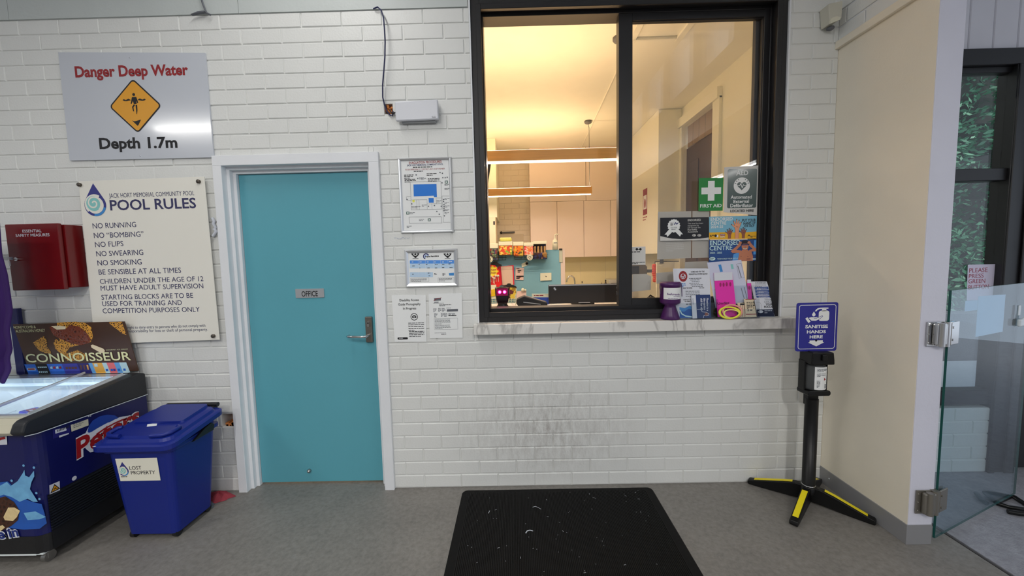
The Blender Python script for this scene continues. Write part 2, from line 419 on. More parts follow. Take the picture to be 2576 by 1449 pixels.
struct(MB().box((.40, -10, -.1), (.424, 1.2, -.006)).box((.407, -10, -.01), (.417, .1, -.001)).build('trim_4', mat('joint_strip', (62, 60, 60), .6, k=1.3)))
struct(MB().box((-9, -10, 4.7), (.26, .24, 4.8)).build('ceiling', M_WHITE))
struct(MB().box((.262, -10, 3.15), (7, .24, 3.25)).build('ceiling_entry', M_WHITE))
struct(MB().box((-9, -10.1, 0), (7, -10, 4.7)).build('wall_rear', M_WHITE))
struct(MB().box((-9.1, -10, 0), (-9, .24, 4.7)).build('wall_left', M_WHITE))

# ---------------------------------------------------------------- fluorescent fittings of the pool hall
M_TUBE = mat('lit_tube', (255, 252, 244), .4, emit=9)
def batten(name, loc, length, power, label, axis='y', size=.09):
    r = thing(name, label, 'light', loc)
    L = length/2; x, y, z = loc
    def bx(a, c, e, f, g, h): 
        if axis == 'y': return (x+a, y+c, z+e), (x+f, y+g, z+h)
        return (x+c, y+a, z+e), (x+g, y+f, z+h)
    MB().box(*bx(-.045, -L, .02, .045, L, .06), 0, .004).build('housing', M_WHITE, r)
    MB().box(*bx(-.03, -L+.03, -.012, .03, L-.03, .02), 0, .008).build('tube_cover', M_TUBE, r)
    MB().tube([(x, y, z+.06), (x, y, 4.7 if x < .2 else 3.15)], .008, 8).build('drop_rod', M_STEEL, r)
    a = area('tube_light', (x, y, z-.03), (.07 if axis == 'y' else length-.1), (length-.1 if axis == 'y' else .07), power, (1, .975, .93), (0, 0, -1))
    adopt(a, r)
    return r
batten('fluorescent_batten', (-5.75, -2.6, 3.2), 1.1, 34, 'fluorescent batten hanging over the freezer end of the hall', 'x')
batten('fluorescent_batten', (2.38, -4.97, 3.0), 1.77, 40, 'fluorescent batten hanging out over the entry')
batten('fluorescent_batten', (-2.9, -1.15, 3.65), 1.5, 17, 'fluorescent batten hanging close to the office door')
batten('fluorescent_batten', (-3.2, -4.6, 3.6), 1.8, 95, 'unseen batten added for main light, farthest back in the hall')  # unseen fitting, added to give the hall its main light
batten('fluorescent_batten', (-1.0, -4.8, 3.4), 1.8, 95, 'unseen batten added to brighten the lower wall, hanging behind the mat')  # unseen fitting, added to brighten the low bricks

# ---------------------------------------------------------------- office door
d = thing('door_1', 'teal office door in a white steel frame with lever handle', 'door', (-3.08, .05, 0)); d['kind'] = 'structure'
fr = MB(); X0, X1, ZT = -3.577, -2.577, 2.112
f0, f1, fz = -3.524, -2.637, 2.053
for lx, rx, zt, ya, yb in ((f0, f1, fz, -.022, .02), (-3.506, -2.655, 2.035, .02, .05), (-3.489, -2.672, 2.018, .05, .088), (-3.475, -2.69, 2.004, .088, .2)):
    fr.box((X0 if ya < 0 else -3.54, ya, 0), (lx, yb, zt), 0, .0015, 1); fr.box((rx, ya, 0), (X1 if ya < 0 else -2.61, yb, zt), 0, .0015, 1)
    fr.box((X0 if ya < 0 else -3.54, ya, zt), (X1 if ya < 0 else -2.61, yb, ZT if ya < 0 else 2.07), 0, .0015, 1)
fr.build('door_frame', M_WHITE, d)
M_TEAL = mat('teal_door_paint', (82, 148, 162), .38, k=1.38, bump=.05, bscale=30, var=.02)
MB().box((-3.4865, .07, .012), (-2.6745, .086, 2.0155), 0, .001, 1).build('door_leaf', M_TEAL, d)
hp = [(-2.7274,1.1103),(-2.68,0.9479)]
hs = MB(); hs.box((-2.738, .052, .944), (-2.694, .07, 1.11), 0, .004); hs.build('handle_plate', mat('satin_nickel', (116, 112, 106), .4, .8, k=1.3), d)
cy = MB().prism(rrect(-2.724, 1.045, -2.708, 1.082, .0078), .045, .052); cy.disc(-2.716, 1.07, .005, .0445, 1); cy.build('key_cylinder', [M_STEEL, M_BLACK], d)
lv = MB().tube([(-2.716, .055, .992), (-2.716, .012, .992), (-2.722, .0, .992), (-2.74, -.004, .992), (-2.79, -.004, .994), (-2.825, -.002, .995), (-2.832, .006, .995), (-2.833, .03, .995)], .0085, 12)
lv.build('lever_handle', M_CHROME, d)
st = MB().lathe([(0, 0), (.012, 0), (.012, .012), (.006, .02), (0, .022)], (0, 0, 0), 14); o = st.build('door_bolt_cover', M_STEEL); o.matrix_world = Matrix.Translation((-3.165, .07, .09)) @ Matrix.Rotation(math.pi/2, 4, 'X')
tag(o, 'small steel disc low on the teal door', 'bolt')
# OFFICE plate
r = thing('office_plate', 'brushed silver plate reading OFFICE on the teal door', 'sign', (-3.08, .07, 1.27))
q = [(-3.1759,1.2962),(-2.9938,1.2388)]
MB().prism(rrect(q[0][0], q[1][1], q[1][0], q[0][1], .004), .064, .07).build('plate', mat('brushed_plate', (165, 168, 172), .35, .5, k=1.4), r)
MB().text('OFFICE', [(-3.1373,1.2472),(-3.033,1.2475)], 0.033, .0634, 0, .012).build('lettering', M_INK, r)

# ---------------------------------------------------------------- reception window
w = thing('window_1', 'black framed sliding reception window over the marble counter', 'window', (-1.08, .06, 1.07)); w['kind'] = 'structure'
YF = .008
A = [(-2.0109,2.9952),(-2.0132,1.0797),(-.1152,1.0594),(-.1158,2.9427)]
wx0, wx1, wz0, wz1 = -2.003, -.1545, 1.0665, 2.985
def bars(mb, x0, z0, x1, z1, tl, tb, tr, tt, ya, yb, m=0, bev=.002):
    mb.box((x0, ya, z0), (x0+tl, yb, z1), m, bev, 1); mb.box((x1-tr, ya, z0), (x1, yb, z1), m, bev, 1)
    mb.box((x0+tl-.001, ya, z0), (x1-tr+.001, yb, z0+tb), m, bev, 1); mb.box((x0+tl-.001, ya, z1-tt), (x1-tr+.001, yb, z1), m, bev, 1)
fo = MB()
bars(fo, wx0, wz0, wx1, wz1, .052, .048, .052, .06, YF, .19)
bars(fo, wx0+.03, wz0+.03, wx1-.03, wz1-.04, .03, .03, .03, .03, YF-.004, YF+.01); bars(fo, wx0+.052, wz0+.048, wx1-.052, wz1-.06, .014, .03, .012, .02, .062, .17)
fo.build('outer_frame', M_BLACKAL, w)
# fixed sash with its pane, and the sliding sash parked behind it
sx0, sx1, sz0, sz1 = -1.121, -.192, 1.113, 2.925
fs = MB(); bars(fs, sx0, sz0, sx1, sz1, .082, .072, .06, .06, .068, .108)
bars(fs, sx0+.08, sz0+.07, sx1-.058, sz1-.058, .006, .006, .006, .006, .078, .1)
fs.build('fixed_sash', M_BLACKAL, w)
MB().box((sx0+.06, .089, sz0+.08), (sx1-.058, .095, sz1-.054)).build('pane', M_GLASS, w)
ss = MB(); bars(ss, sx0+.006, sz0, sx1-.03, sz1, .05, .06, .05, .04, .118, .15); ss.build('sliding_sash', M_BLACKAL, w)
MB().box((sx0+.03, .133, sz0+.06), (sx1-.08, .138, sz1-.04)).build('sliding_pane', M_GLASS, w)
MB().box((sx0-.004, .106, 1.21), (sx0+.002, .12, 1.23), 0, .001).box((sx0-.004, .106, 1.25), (sx0+.002, .12, 1.26), 0, .001).build('sash_screws', M_CHROME, w)

# marble counter under the window
M_MARBLE = mat('marble', (180, 178, 174), .22, k=1.75, var=.02)
def veins(m):
    n = m.node_tree.nodes; l = m.node_tree.links; b = n['Principled BSDF']; old = b.inputs['Base Color'].links[0].from_socket
    tc = n.new('ShaderNodeTexCoord'); mp = n.new('ShaderNodeMapping'); mp.inputs['Rotation'].default_value = (0, -.9, .3); mp.inputs['Scale'].default_value = (1.0, 1.0, .3)
    l.new(tc.outputs['Object'], mp.inputs[0])
    nz = n.new('ShaderNodeTexNoise'); nz.inputs['Scale'].default_value = 1.7; nz.inputs['Detail'].default_value = 7; nz.inputs['Roughness'].default_value = .55; nz.inputs['Distortion'].default_value = .6
    l.new(mp.outputs[0], nz.inputs['Vector'])
    r = n.new('ShaderNodeValToRGB'); e = r.color_ramp.elements; e[0].position = .485; e[0].color = (0, 0, 0, 1); e[1].position = .5; e[1].color = (1, 1, 1, 1); e2 = e.new(.515); e2.color = (0, 0, 0, 1)
    l.new(nz.outputs['Fac'], r.inputs[0])
    mu = n.new('ShaderNodeMath'); mu.operation = 'MULTIPLY'; mu.inputs[1].default_value = .42; l.new(r.outputs[0], mu.inputs[0])
    mx = n.new('ShaderNodeMix'); mx.data_type = 'RGBA'; mx.inputs[7].default_value = (.17, .15, .14, 1)
    l.new(mu.outputs[0], mx.inputs[0]); l.new(old, mx.inputs[6]); l.new(mx.outputs[2], b.inputs['Base Color'])
veins(M_MARBLE)
CT = 1.066
c = MB().box((-2.033, -.072, CT-.064), (-.094, -.001, CT), 0, .003); c.box((-2.0, -.003, CT-.03), (-.156, .02, CT), 0)
tag(c.build('marble_counter', M_MARBLE), 'white marble counter slab with grey veins under the reception window', 'counter')

# ================================================================ things on the brick wall
M_SIGNW = mat('glossy_sign_white', (176, 180, 188), .16, k=1.4, var=.01, coat=.3)
M_AMBER = mat('amber_sign_yellow', (214, 148, 8), .4, k=1.2, var=.02)
M_REDINK = mat('red_lettering', (140, 26, 32), .5, k=1.2)
YS = -.012
r = thing('danger_sign', 'large white sign warning Danger Deep Water, Depth 1.7m', 'sign', (-4.0, 0, 2.42))
q = [(-4.4414,2.7314),(-3.5708,2.7059),(-3.5701,2.1048),(-4.4446,2.1076)]
MB().prism([q[0], q[1], q[2], q[3]], -.012, -.002).build('board', M_SIGNW, r)
y = -.0128
MB().text('Danger Deep Water', [(-4.3534,2.5884),(-3.6792,2.5842)], 0.0586, y, 0, .032).build('lettering', M_REDINK, r)
MB().text('Depth 1.7m', [(-4.2536,2.1725),(-3.7818,2.1677)], 0.0603, y, 0, .03).build('lettering', M_INK, r)
c = [(-4.012,2.4134)]; cx, cz = c[0]; R = .196
e = MB()
def dia(R, rr): 
    o = []
    for k in range(4):
        a = math.pi/2+k*math.pi/2; px, pz = cx+(R-rr*1.41)*math.cos(a), cz+(R-rr*1.41)*math.sin(a)
        for i in range(7): b = a-math.pi/4+math.pi/2*i/6; o.append((px+rr*math.cos(b), pz+rr*math.sin(b)))
    return o
e.poly(dia(.158, .022), y, 0); e.poly(dia(.147, .016), y-.0005, 1)
yy = y-.001
e.disc(cx-.003, cz+.066, .0085, yy, 0)
e.poly([(cx-.015, cz+.052), (cx+.011, cz+.052), (cx+.020, cz+.018), (cx+.014, cz+.016), (cx+.010, cz+.03), (cx+.009, cz+.012), (cx-.008, cz+.012), (cx-.011, cz+.03), (cx-.021, cz+.012), (cx-.026, cz+.015)], yy, 0)
e.poly([(cx-.008, cz+.01), (cx-.0, cz+.006), (cx-.012, cz-.008), (cx-.010, cz-.03), (cx-.016, cz-.03), (cx-.02, cz-.004)], yy, 0)
e.poly([(cx+.002, cz+.006), (cx+.012, cz+.006), (cx+.011, cz-.024), (cx+.006, cz-.048), (cx+.003, cz-.046)], yy, 0)
for sx in (-1, 1):
    e.poly([(cx-.003+sx*.018, cz+.034), (cx-.003+sx*.034, cz+.043), (cx-.003+sx*.05, cz+.036), (cx-.003+sx*.062, cz+.041), (cx-.003+sx*.07, cz+.036), (cx-.003+sx*.06, cz+.03), (cx-.003+sx*.046, cz+.029), (cx-.003+sx*.032, cz+.032)], yy, 0)
e.poly([(cx-.028, cz-.082), (cx-.012, cz-.088), (cx+.012, cz-.082), (cx+.026, cz-.079), (cx+.008, cz-.11), (cx+.002, cz-.114)], yy, 0)
e.build('warning_diamond', [M_INK, M_AMBER], r)
for p_ in [(-4.0171,2.6899),(-4.0124,2.1245)]:
    o = MB().lathe([(0, .003), (.004, .002), (.005, 0)], (0, 0, 0), 12).build('screw', M_SIGNW); o.matrix_world = Matrix.Translation((p_[0], -.012, p_[1])) @ Matrix.Rotation(math.pi/2, 4, 'X'); mw = o.matrix_world.copy(); adopt(o, r)

# ---- pool rules
M_RULES = mat('cream_sign_board', (196, 194, 186), .32, k=1.6, var=.01)
M_DKNAVY = mat('dark_navy_lettering', (44, 44, 84), .5, k=1.3)
M_TEALINK = mat('teal_print', (120, 178, 176), .5, k=1.4); M_BLUEINK = mat('blue_print', (52, 122, 184), .5, k=1.4)
r = thing('pool_rules_sign', 'cream POOL RULES sign with drop emblem beside the door', 'sign', (-4.0, 0, 1.4))
MB().prism([(-4.3853,1.98),(-3.6241,1.9895),(-3.6137,0.9977),(-4.3959,0.9866)], -.03, -.024, 0, .0015).build('board', M_RULES, r)
y = -.0306
L_ = [('JACK HORT MEMORIAL COMMUNITY POOL', [(-4.2082,1.877),(-3.6913,1.8811)], 0.0258, 0),
 ('POOL RULES', [(-4.2088,1.8037),(-3.686,1.8055)], 0.059, .018),
 ('NO RUNNING', [(-4.3273,1.6971),(-4.0617,1.7004)], 0.0309, 0),
 ('NO “BOMBING”', [(-4.3263,1.6396),(-4.0214,1.6421)], 0.0311, 0),
 ('NO FLIPS', [(-4.3251,1.5843),(-4.1513,1.5876)], 0.0312, 0),
 ('NO SWEARING', [(-4.3238,1.5288),(-4.0348,1.5319)], 0.0313, 0),
 ('NO SMOKING', [(-4.3226,1.4731),(-4.0504,1.4743)], 0.0314, 0),
 ('BE SENSIBLE AT ALL TIMES', [(-4.3213,1.4172),(-3.8133,1.418)], 0.0315, 0),
 ('CHILDREN UNDER THE AGE OF 12', [(-4.3201,1.3611),(-3.681,1.364)], 0.0292, 0),
 ('MUST HAVE ADULT SUPERVISION', [(-4.3197,1.3195),(-3.6848,1.3202)], 0.0293, 0),
 ('STARTING BLOCKS ARE TO BE', [(-4.3209,1.2631),(-3.7538,1.263)], 0.0294, 0),
 ('USED FOR TRAINING AND', [(-4.3202,1.2236),(-3.8266,1.2203)], 0.0295, 0),
 ('COMPETITION PURPOSES ONLY', [(-4.3226,1.1792),(-3.7196,1.1761)], 0.0296, 0),
 ('Management reserve the right to deny entry to patrons who do not comply with', [(-4.4009,1.0766),(-3.6933,1.0815)], 0.0174, 0),
 ('rules and accepts no responsibility for loss or theft of personal property.', [(-4.3832,1.0563),(-3.6806,1.0564)], 0.0174, 0)]
for s_, e_, h_, b_ in L_: MB().text(s_, e_, h_, y, 0, b_).build('rule_line', M_DKNAVY, r)
e = MB(); c = [(-4.2973,1.8366)]; drop_logo(e, c[0][0], c[0][1], .066, y, 0, 1, 2, 3)
e.build('drop_emblem', [mat('emblem_navy', (48, 50, 120), .5, k=1.3), M_TEALINK, M_BLUEINK, M_RULES], r)
for p_ in [(-4.3757,1.9586),(-3.6554,1.9599),(-3.6463,1.0234)]:
    s_ = MB().tube([(p_[0], -.002, p_[1]), (p_[0], -.04, p_[1])], .011, 12); s_.ball((p_[0], -.04, p_[1]), (.012, .005, .012)); s_.build('standoff_bolt', mat('dark_bolt', (84, 78, 72), .4, .7, k=1.3), r)

# ---- red cabinet
M_REDC = mat('red_enamel', (108, 6, 12), .32, k=1.0, var=.05, coat=.2)
r = thing('safety_cabinet', 'red steel wall cabinet marked ESSENTIAL SAFETY MEASURES', 'cabinet', (-4.66, 0, 1.55))
rx0, rx1, rz0, rz1 = -4.905, -4.428, 1.335, 1.735; yb = -.12
d0 = [(-4.7451,1.7254),(-4.4217,1.7225),(-4.3932,1.3384),(-4.7359,1.3365)]
MB().box((d0[0][0]+.006, -.095, d0[2][1]+.006), (d0[1][0]-.0, -.001, d0[1][1]-.004), 0, .004).build('body', M_REDC, r)
MB().box((d0[0][0]-.004, -.12, d0[2][1]-.002), (d0[1][0]-.014, -.097, d0[1][1]+.002), 0, .005).build('door', M_REDC, r)
for s_, e_ in (('ESSENTIAL', [(-4.6458,1.6748),(-4.533,1.6745)]), ('SAFETY MEASURES', [(-4.6889,1.6505),(-4.4889,1.6505)])): MB().text(s_, e_, 0.0161, -.1206, 0, .014).build('lettering', M_SIGNW, r)
k = [(-4.6935,1.5207)][0]
l_ = MB().tube([(k[0], -.12, k[1]), (k[0], -.13, k[1])], .011, 14); l_.tube([(k[0], -.13, k[1]), (k[0], -.15, k[1])], .004, 8); l_.box((k[0]-.009, -.152, k[1]-.004), (k[0]+.012, -.148, k[1]+.012), 0, .001, 1)
l_.box((k[0]-.016, -.151, k[1]-.038), (k[0]-.006, -.149, k[1]-.012)).build('lock_and_keys', M_CHROME, r)

# ---- access point, cables
r = thing('wireless_access_point', 'pale grey wireless access point box under the hanging blue cable', 'router', (-2.34, 0, 2.34))
q = [(-2.4568,2.3875),(-2.205,2.3945),(-2.2047,2.282),(-2.455,2.2771)]
MB().prism([(q[3][0], q[3][1]), (q[2][0], q[2][1]), (q[1][0], q[1][1]), (q[0][0], q[0][1])], -.045, -.02, 0, .006).build('cover', mat('router_white', (176, 178, 184), .35, k=1.6), r)
MB().box((q[3][0]+.03, -.024, q[3][1]-.008), (q[2][0]-.02, -.001, q[1][1]-.02), 0, .003).build('back_plate', mat('router_grey', (120, 122, 124), .5), r)
m_ = MB(); c = [(-2.2311,2.2945)]; 
for i, hh in enumerate((.3, .7, 1, .7, .3, .7, 1, .7, .3)): m_.rect(c[0][0]-.012+i*.003, c[0][1], c[0][0]-.0108+i*.003, c[0][1]+.004*hh+.001, -.0455)
m_.rect(c[0][0]-.01, c[0][1]-.006, c[0][0]+.012, c[0][1]-.003, -.0455).build('maker_mark', M_GREYINK, r)
M_CABLE = mat('blue_cable', (26, 30, 70), .4, k=1.3)
cp = [(-2.5648,2.9228),(-2.5369,2.9264),(-2.515,2.904),(-2.501,2.8598),(-2.4969,2.8004),(-2.4961,2.7232),(-2.5027,2.6345),(-2.513,2.5678),(-2.5262,2.4897),(-2.5319,2.4221),(-2.5268,2.3835),(-2.5145,2.3469),(-2.4967,2.3237),(-2.4852,2.3189),(-2.4773,2.3346),(-2.4792,2.346)]
tag(MB().tube([(p_[0], -.012-.03*math.sin(math.pi*min(1, i/10)) if i < 11 else -.01, p_[1]) for i, p_ in enumerate(cp)], .0042, 8).build('data_cable', M_CABLE), 'thin blue data cable hanging down the bricks above the router', 'cable')
cp = [(-2.4976,2.3533),(-2.4868,2.3348),(-2.4727,2.3322),(-2.4583,2.3386)]
tag(MB().tube([(p_[0], -.008-.01*(i in (1, 2)), p_[1]) for i, p_ in enumerate(cp)], .004, 8).build('router_lead', M_BLACK), 'short black lead from the ragged hole into the router', 'cable')
cp = [(-3.563,3.0355),(-3.5499,2.9743),(-3.539,2.9392),(-3.5315,2.9193),(-3.5093,2.9078)]
tag(MB().tube([(p_[0], -.025, p_[1]) for p_ in cp], .005, 8).build('loose_cable', M_GREYINK), 'loose grey cable end dangling over the top course of bricks', 'cable')
cp = [(-3.6241,2.9125),(-3.5808,2.9267),(-3.5433,2.93),(-3.5438,2.9235),(-3.5814,2.9201)]
tag(MB().prism(cp, -.03, -.012).build('torn_bracket', M_GREYINK), 'small torn grey flap at the top course of bricks', 'bracket')
r = thing('junction_box', 'weathered white plastic box high in the brick corner', 'sensor', (.09, 0, 2.82))
q = [(0.0167,2.8442),(0.096,2.8589),(0.0936,2.7654),(0.0279,2.7373)]
MB().prism([q[3], q[2], q[1], q[0]], -.07, -.004, 0, .004).build('case', mat('aged_plastic', (172, 170, 158), .5, k=1.5, bump=.2), r)
MB().prism([(0.0243,2.7518),(0.0369,2.7663),(0.0611,2.772),(0.0812,2.7672),(0.0818,2.7544),(0.0272,2.7347)], -.076, -.069).build('lens', mat('aged_lens', (188, 186, 170), .3, k=1.5), r)
MB().ball((q[2][0]-.03, -.03, q[3][1]-.004), (.02, .02, .012)).build('mounting_foot', M_GREYINK, r)

# ---- framed notices
def snap(name, label, q, w, ins):
    """aluminium snap frame: four mitred rails round a sheet"""
    x0, z0, x1, z1 = q; r = thing(name, label, 'poster', ((x0+x1)/2, 0, z0))
    ix0, iz0, ix1, iz1 = x0+w, z0+w, x1-w, z1-w
    prof = [(0, -.002), (0, -.010), (.3, -.017), (.62, -.015), (1, -.008), (1, -.002)]
    O = [(x0, z0), (x1, z0), (x1, z1), (x0, z1)]; I = [(ix0, iz0), (ix1, iz0), (ix1, iz1), (ix0, iz1)]
    for k in range(4):
        a, b, c, d = O[k], O[(k+1) % 4], I[(k+1) % 4], I[k]; vs = []
        for t_, yy in prof: vs += [(a[0]+(d[0]-a[0])*t_, yy, a[1]+(d[1]-a[1])*t_), (b[0]+(c[0]-b[0])*t_, yy, b[1]+(c[1]-b[1])*t_)]
        MB().add(vs, [(2*i, 2*i+1, 2*i+3, 2*i+2) for i in range(len(prof)-1)]).build('frame_rail', M_SILVER, r)
    MB().box((ix0-.004, -.006, iz0-.004), (ix1+.004, -.002, iz1+.004)).build('sheet', M_PAPER, r)
    return r
q = [(-2.4567,2.0698),(-2.1434,1.6237)]
r = snap('evacuation_plan', 'silver framed EVACUATION PROCEDURES plan with blue pool', (-2.464, 1.627, -2.142, 2.074), .018, 0)
y = -.0066; t = MB()
t.text('EVACUATION PROCEDURES', [(-2.3977,2.0372),(-2.2014,2.0417)], 0.0131, y, 0, .02)
t.text('JACK HORT MEMORIAL COMMUNITY POOL', [(-2.4102,2.0258),(-2.1924,2.0275)], 0.0093, y, 1, .02)
t.text('IN AN EMERGENCY CONTACT ANY STAFF MEMBER', [(-2.4209,2.0004),(-2.1838,2.0016)], 0.0094, y, 0, 0)
B = [(-2.433,1.9983),(-2.3731,1.9969),(-2.2942,1.9949),(-2.2344,1.9935),(-2.4353,1.9468),(-2.4322,1.9631),(-2.293,1.9644)]
t.greek(B[0][0]+.002, B[0][1]-.025, B[1][0], 3, .009, .004, y, 2); t.greek(B[2][0], B[0][1]-.02, B[3][0], 2, .009, .004, y, 2)
t.greek(B[0][0]+.004, B[0][1]-.050, B[1][0]+.012, 3, .008, .004, y, 2); t.greek(B[2][0]+.006, B[0][1]-.050, B[3][0]+.016, 3, .008, .004, y, 2)
t.greek((-2.3746,2.018)[0], (-2.3746,2.018)[1], (-2.2264,2.0143)[0], 1, .01, .005, y, 2); t.greek((-2.3708,1.9945)[0], (-2.3708,1.9945)[1], (-2.2344,1.9911)[0], 1, .01, .004, y, 2)
t.build('lettering', [M_REDINK, M_NAVYINK, M_INK], r)
e = MB()
def px(*a): return a
P1 = [(-2.3766,1.9171),(-2.2373,1.9161),(-2.2375,1.8477),(-2.3772,1.8463)]; e.poly(P1, y, 0)
P2 = [(-2.2886,1.8348),(-2.2573,1.834),(-2.2584,1.8056),(-2.2873,1.8063)]; e.poly(P2, y, 0); P3 = [(-2.2568,1.8482),(-2.2375,1.8477),(-2.2379,1.8383),(-2.2547,1.8387)]; e.poly(P3, y-.0003, 0)
e.line([(-2.3952,1.9317),(-2.2103,1.9319),(-2.2093,1.7665),(-2.3952,1.7661)], .0014, y, 1, True)
e.line([(-2.4206,1.8474),(-2.3965,1.8468)], .0014, y, 1); e.line([(-2.4231,1.8451),(-2.4215,1.8261),(-2.3951,1.8231)], .0014, y, 1)
for a in ([(-2.395,1.8255),(-2.2986,1.8255),(-2.2985,1.7686)], [(-2.3468,1.8243),(-2.3468,1.7673)], [(-2.3613,1.8247),(-2.3613,1.7677)], [(-2.2997,1.7995),(-2.2129,1.7998)], [(-2.2707,1.7988),(-2.2696,1.7679)], [(-2.2429,1.8337),(-2.2418,1.7981)], [(-2.2405,1.8336),(-2.2116,1.8329)], [(-2.2064,1.8446),(-2.1631,1.8436)], [(-2.2064,1.8446),(-2.2025,1.6877)], [(-2.2074,1.6878),(-2.1615,1.6867)]): e.line(a, .0012, y, 1)
e.line([(-2.4116,1.7236),(-2.2158,1.7214),(-2.2124,1.6831),(-2.4108,1.6854)], .0016, y, 1, True)
e.poly([(-2.3878,1.8253),(-2.3732,1.8273),(-2.3738,1.8131),(-2.386,1.811)], y, 2)
for a in [(-2.1769,1.9264),(-2.4178,1.7476),(-2.289,1.704)]:
    e.rect(a[0]-.0095, a[1]-.0085, a[0]+.0095, a[1]+.0085, y, 3); e.line([(a[0]-.006, a[1]-.006), (a[0]+.006, a[1]+.006)], .003, y-.0005, 4); e.line([(a[0]-.006, a[1]+.006), (a[0]+.006, a[1]-.006)], .003, y-.0005, 4); e.disc(a[0], a[1], .004, y-.0008, 4, 10)
for a in [(-2.3574,1.973),(-2.2132,1.9836),(-2.199,1.9786),(-2.3487,1.9517),(-2.1976,1.9527),(-2.1832,1.9524),(-2.1711,1.9544),(-2.1975,1.8231),(-2.198,1.8113),(-2.1963,1.7923),(-2.1967,1.7804),(-2.1971,1.7686),(-2.1976,1.7567),(-2.1963,1.7257),(-2.2412,1.753),(-2.2273,1.736),(-2.2543,1.7889),(-2.2906,1.785),(-2.3912,1.8017),(-2.419,1.8284),(-2.2135,1.7832),(-2.2035,1.9223)]: e.disc(a[0], a[1], .0042, y-.0003, 1, 8)
for a in [(-2.1871,1.9125),(-2.1879,1.889),(-2.1901,1.83),(-2.1909,1.8064),(-2.1917,1.7851),(-2.1925,1.7637),(-2.1932,1.7447),(-2.4032,1.7496),(-2.3493,1.7078),(-2.4261,1.669),(-2.3919,1.7851),(-2.3678,1.7845),(-2.3289,1.7931),(-2.2387,1.817),(-2.3389,1.9562),(-2.3271,1.9512)]: e.greek(a[0]-.002, a[1], a[0]+.028, 2, .007, .003, y, 1)
e.build('floor_plan', [mat('plan_blue', (18, 104, 190), .5, k=1.4), M_GREYINK, mat('plan_yellow', (220, 220, 80), .5, k=1.4), mat('plan_green', (18, 78, 66), .5, k=1.4), M_PAPER], r)

r = snap('aerobics_timetable', 'silver framed landscape timetable with blue table rows', (-2.449, 1.297, -2.126, 1.527), .022, 0)
t = MB()
def runner(c):
    t.disc(c[0], c[1]+.008, .006, y, 2); t.line([(c[0]-.021, c[1]+.011), (c[0]-.012, c[1]-.001), (c[0], c[1]-.006), (c[0]+.012, c[1]-.001), (c[0]+.021, c[1]+.011)], .007, y, 2); t.line([(c[0]-.02, c[1]+.0105), (c[0]-.01, c[1]+.0105)], .004, y, 2); t.line([(c[0]+.02, c[1]+.0105), (c[0]+.01, c[1]+.0105)], .004, y, 2)
    t.poly([(c[0]-.009, c[1]-.006), (c[0]+.009, c[1]-.006), (c[0]+.004, c[1]-.014), (c[0]-.004, c[1]-.014)], y-.0002, 2); t.line([(c[0]-.018, c[1]-.018), (c[0]+.018, c[1]-.018)], .003, y, 2)
runner((-2.3829,1.4897)); runner((-2.1857,1.4852))
c = (-2.3173,1.4833); t.ring(c[0], c[1], .013, .019, y, 1, a0=20, a1=250); t.ring(c[0]+.002, c[1]-.001, .008, .011, y, 0, a0=20, a1=230)
t.text('Aqua Aerobics', [(-2.3248,1.4787),(-2.2394,1.4804)], 0.0085, y, 2, .04)
T1 = [(-2.4182,1.4614),(-2.1452,1.4576),(-2.146,1.4358),(-2.4191,1.4419)]; t.poly(T1, y, 0)
T2 = [(-2.4191,1.4419),(-2.146,1.4358),(-2.147,1.4066),(-2.4204,1.4128)]; t.poly(T2, y, 3)
T3 = [(-2.4214,1.3884),(-2.2797,1.3852),(-2.2808,1.3559),(-2.4227,1.3591)]; t.poly(T3, y, 3)
for u in [(-2.3675,1.4481),(-2.3236,1.4471),(-2.2749,1.446),(-2.231,1.445),(-2.1847,1.4439)]: t.line([(u[0], u[1]+.015), (u[0], u[1]-.083)], .0008, y-.0002, 4)
for u in [(-2.4065,1.4514),(-2.3601,1.4503),(-2.3138,1.4493),(-2.2699,1.4483),(-2.2212,1.4472),(-2.1772,1.4486)]: t.greek(u[0], u[1], u[0]+.022, 1, .01, .003, y-.0004, 4)
for u in [(-2.4051,1.427),(-2.3656,1.4359),(-2.3217,1.4349),(-2.2656,1.4336),(-2.2217,1.4326),(-2.1826,1.4342),(-2.3617,1.4139),(-2.3128,1.4128),(-2.2664,1.4117),(-2.2224,1.4132),(-2.1761,1.4121),(-2.4073,1.3759),(-2.3117,1.3811),(-2.3074,1.3639)]: t.greek(u[0], u[1], u[0]+.024, 1, .01, .0035, y-.0004, 2)
t.poly([(-2.1822,1.3782),(-2.1504,1.3799),(-2.151,1.3628),(-2.1803,1.3635)], y, 5); t.disc((-2.2679,1.3752)[0], (-2.2679,1.3752)[1], .004, y, 2); t.greek((-2.2655,1.3727)[0], (-2.2655,1.3727)[1], (-2.2411,1.3722)[0], 1, .01, .003, y, 2); t.greek((-2.2214,1.3766)[0], (-2.2214,1.3766)[1], (-2.2044,1.3713)[0], 3, .006, .003, y, 2)
for bx_ in ([(-2.4182,1.3517),(-2.3055,1.3516),(-2.3064,1.3296),(-2.4191,1.3296)], [(-2.2492,1.3503),(-2.1514,1.3506),(-2.1525,1.3188),(-2.2504,1.321)]):
    t.line(bx_, .0009, y, 2, True); t.greek(bx_[0][0]+.004, bx_[0][1]-.006, bx_[1][0]-.012, 3, .0066, .0025, y, 2)
t.build('timetable_print', [mat('table_blue', (70, 130, 204), .5, k=1.4), M_NAVYINK, M_INK, mat('table_pale_blue', (160, 182, 220), .5, k=1.5), M_PAPER, M_BLUEINK], r)

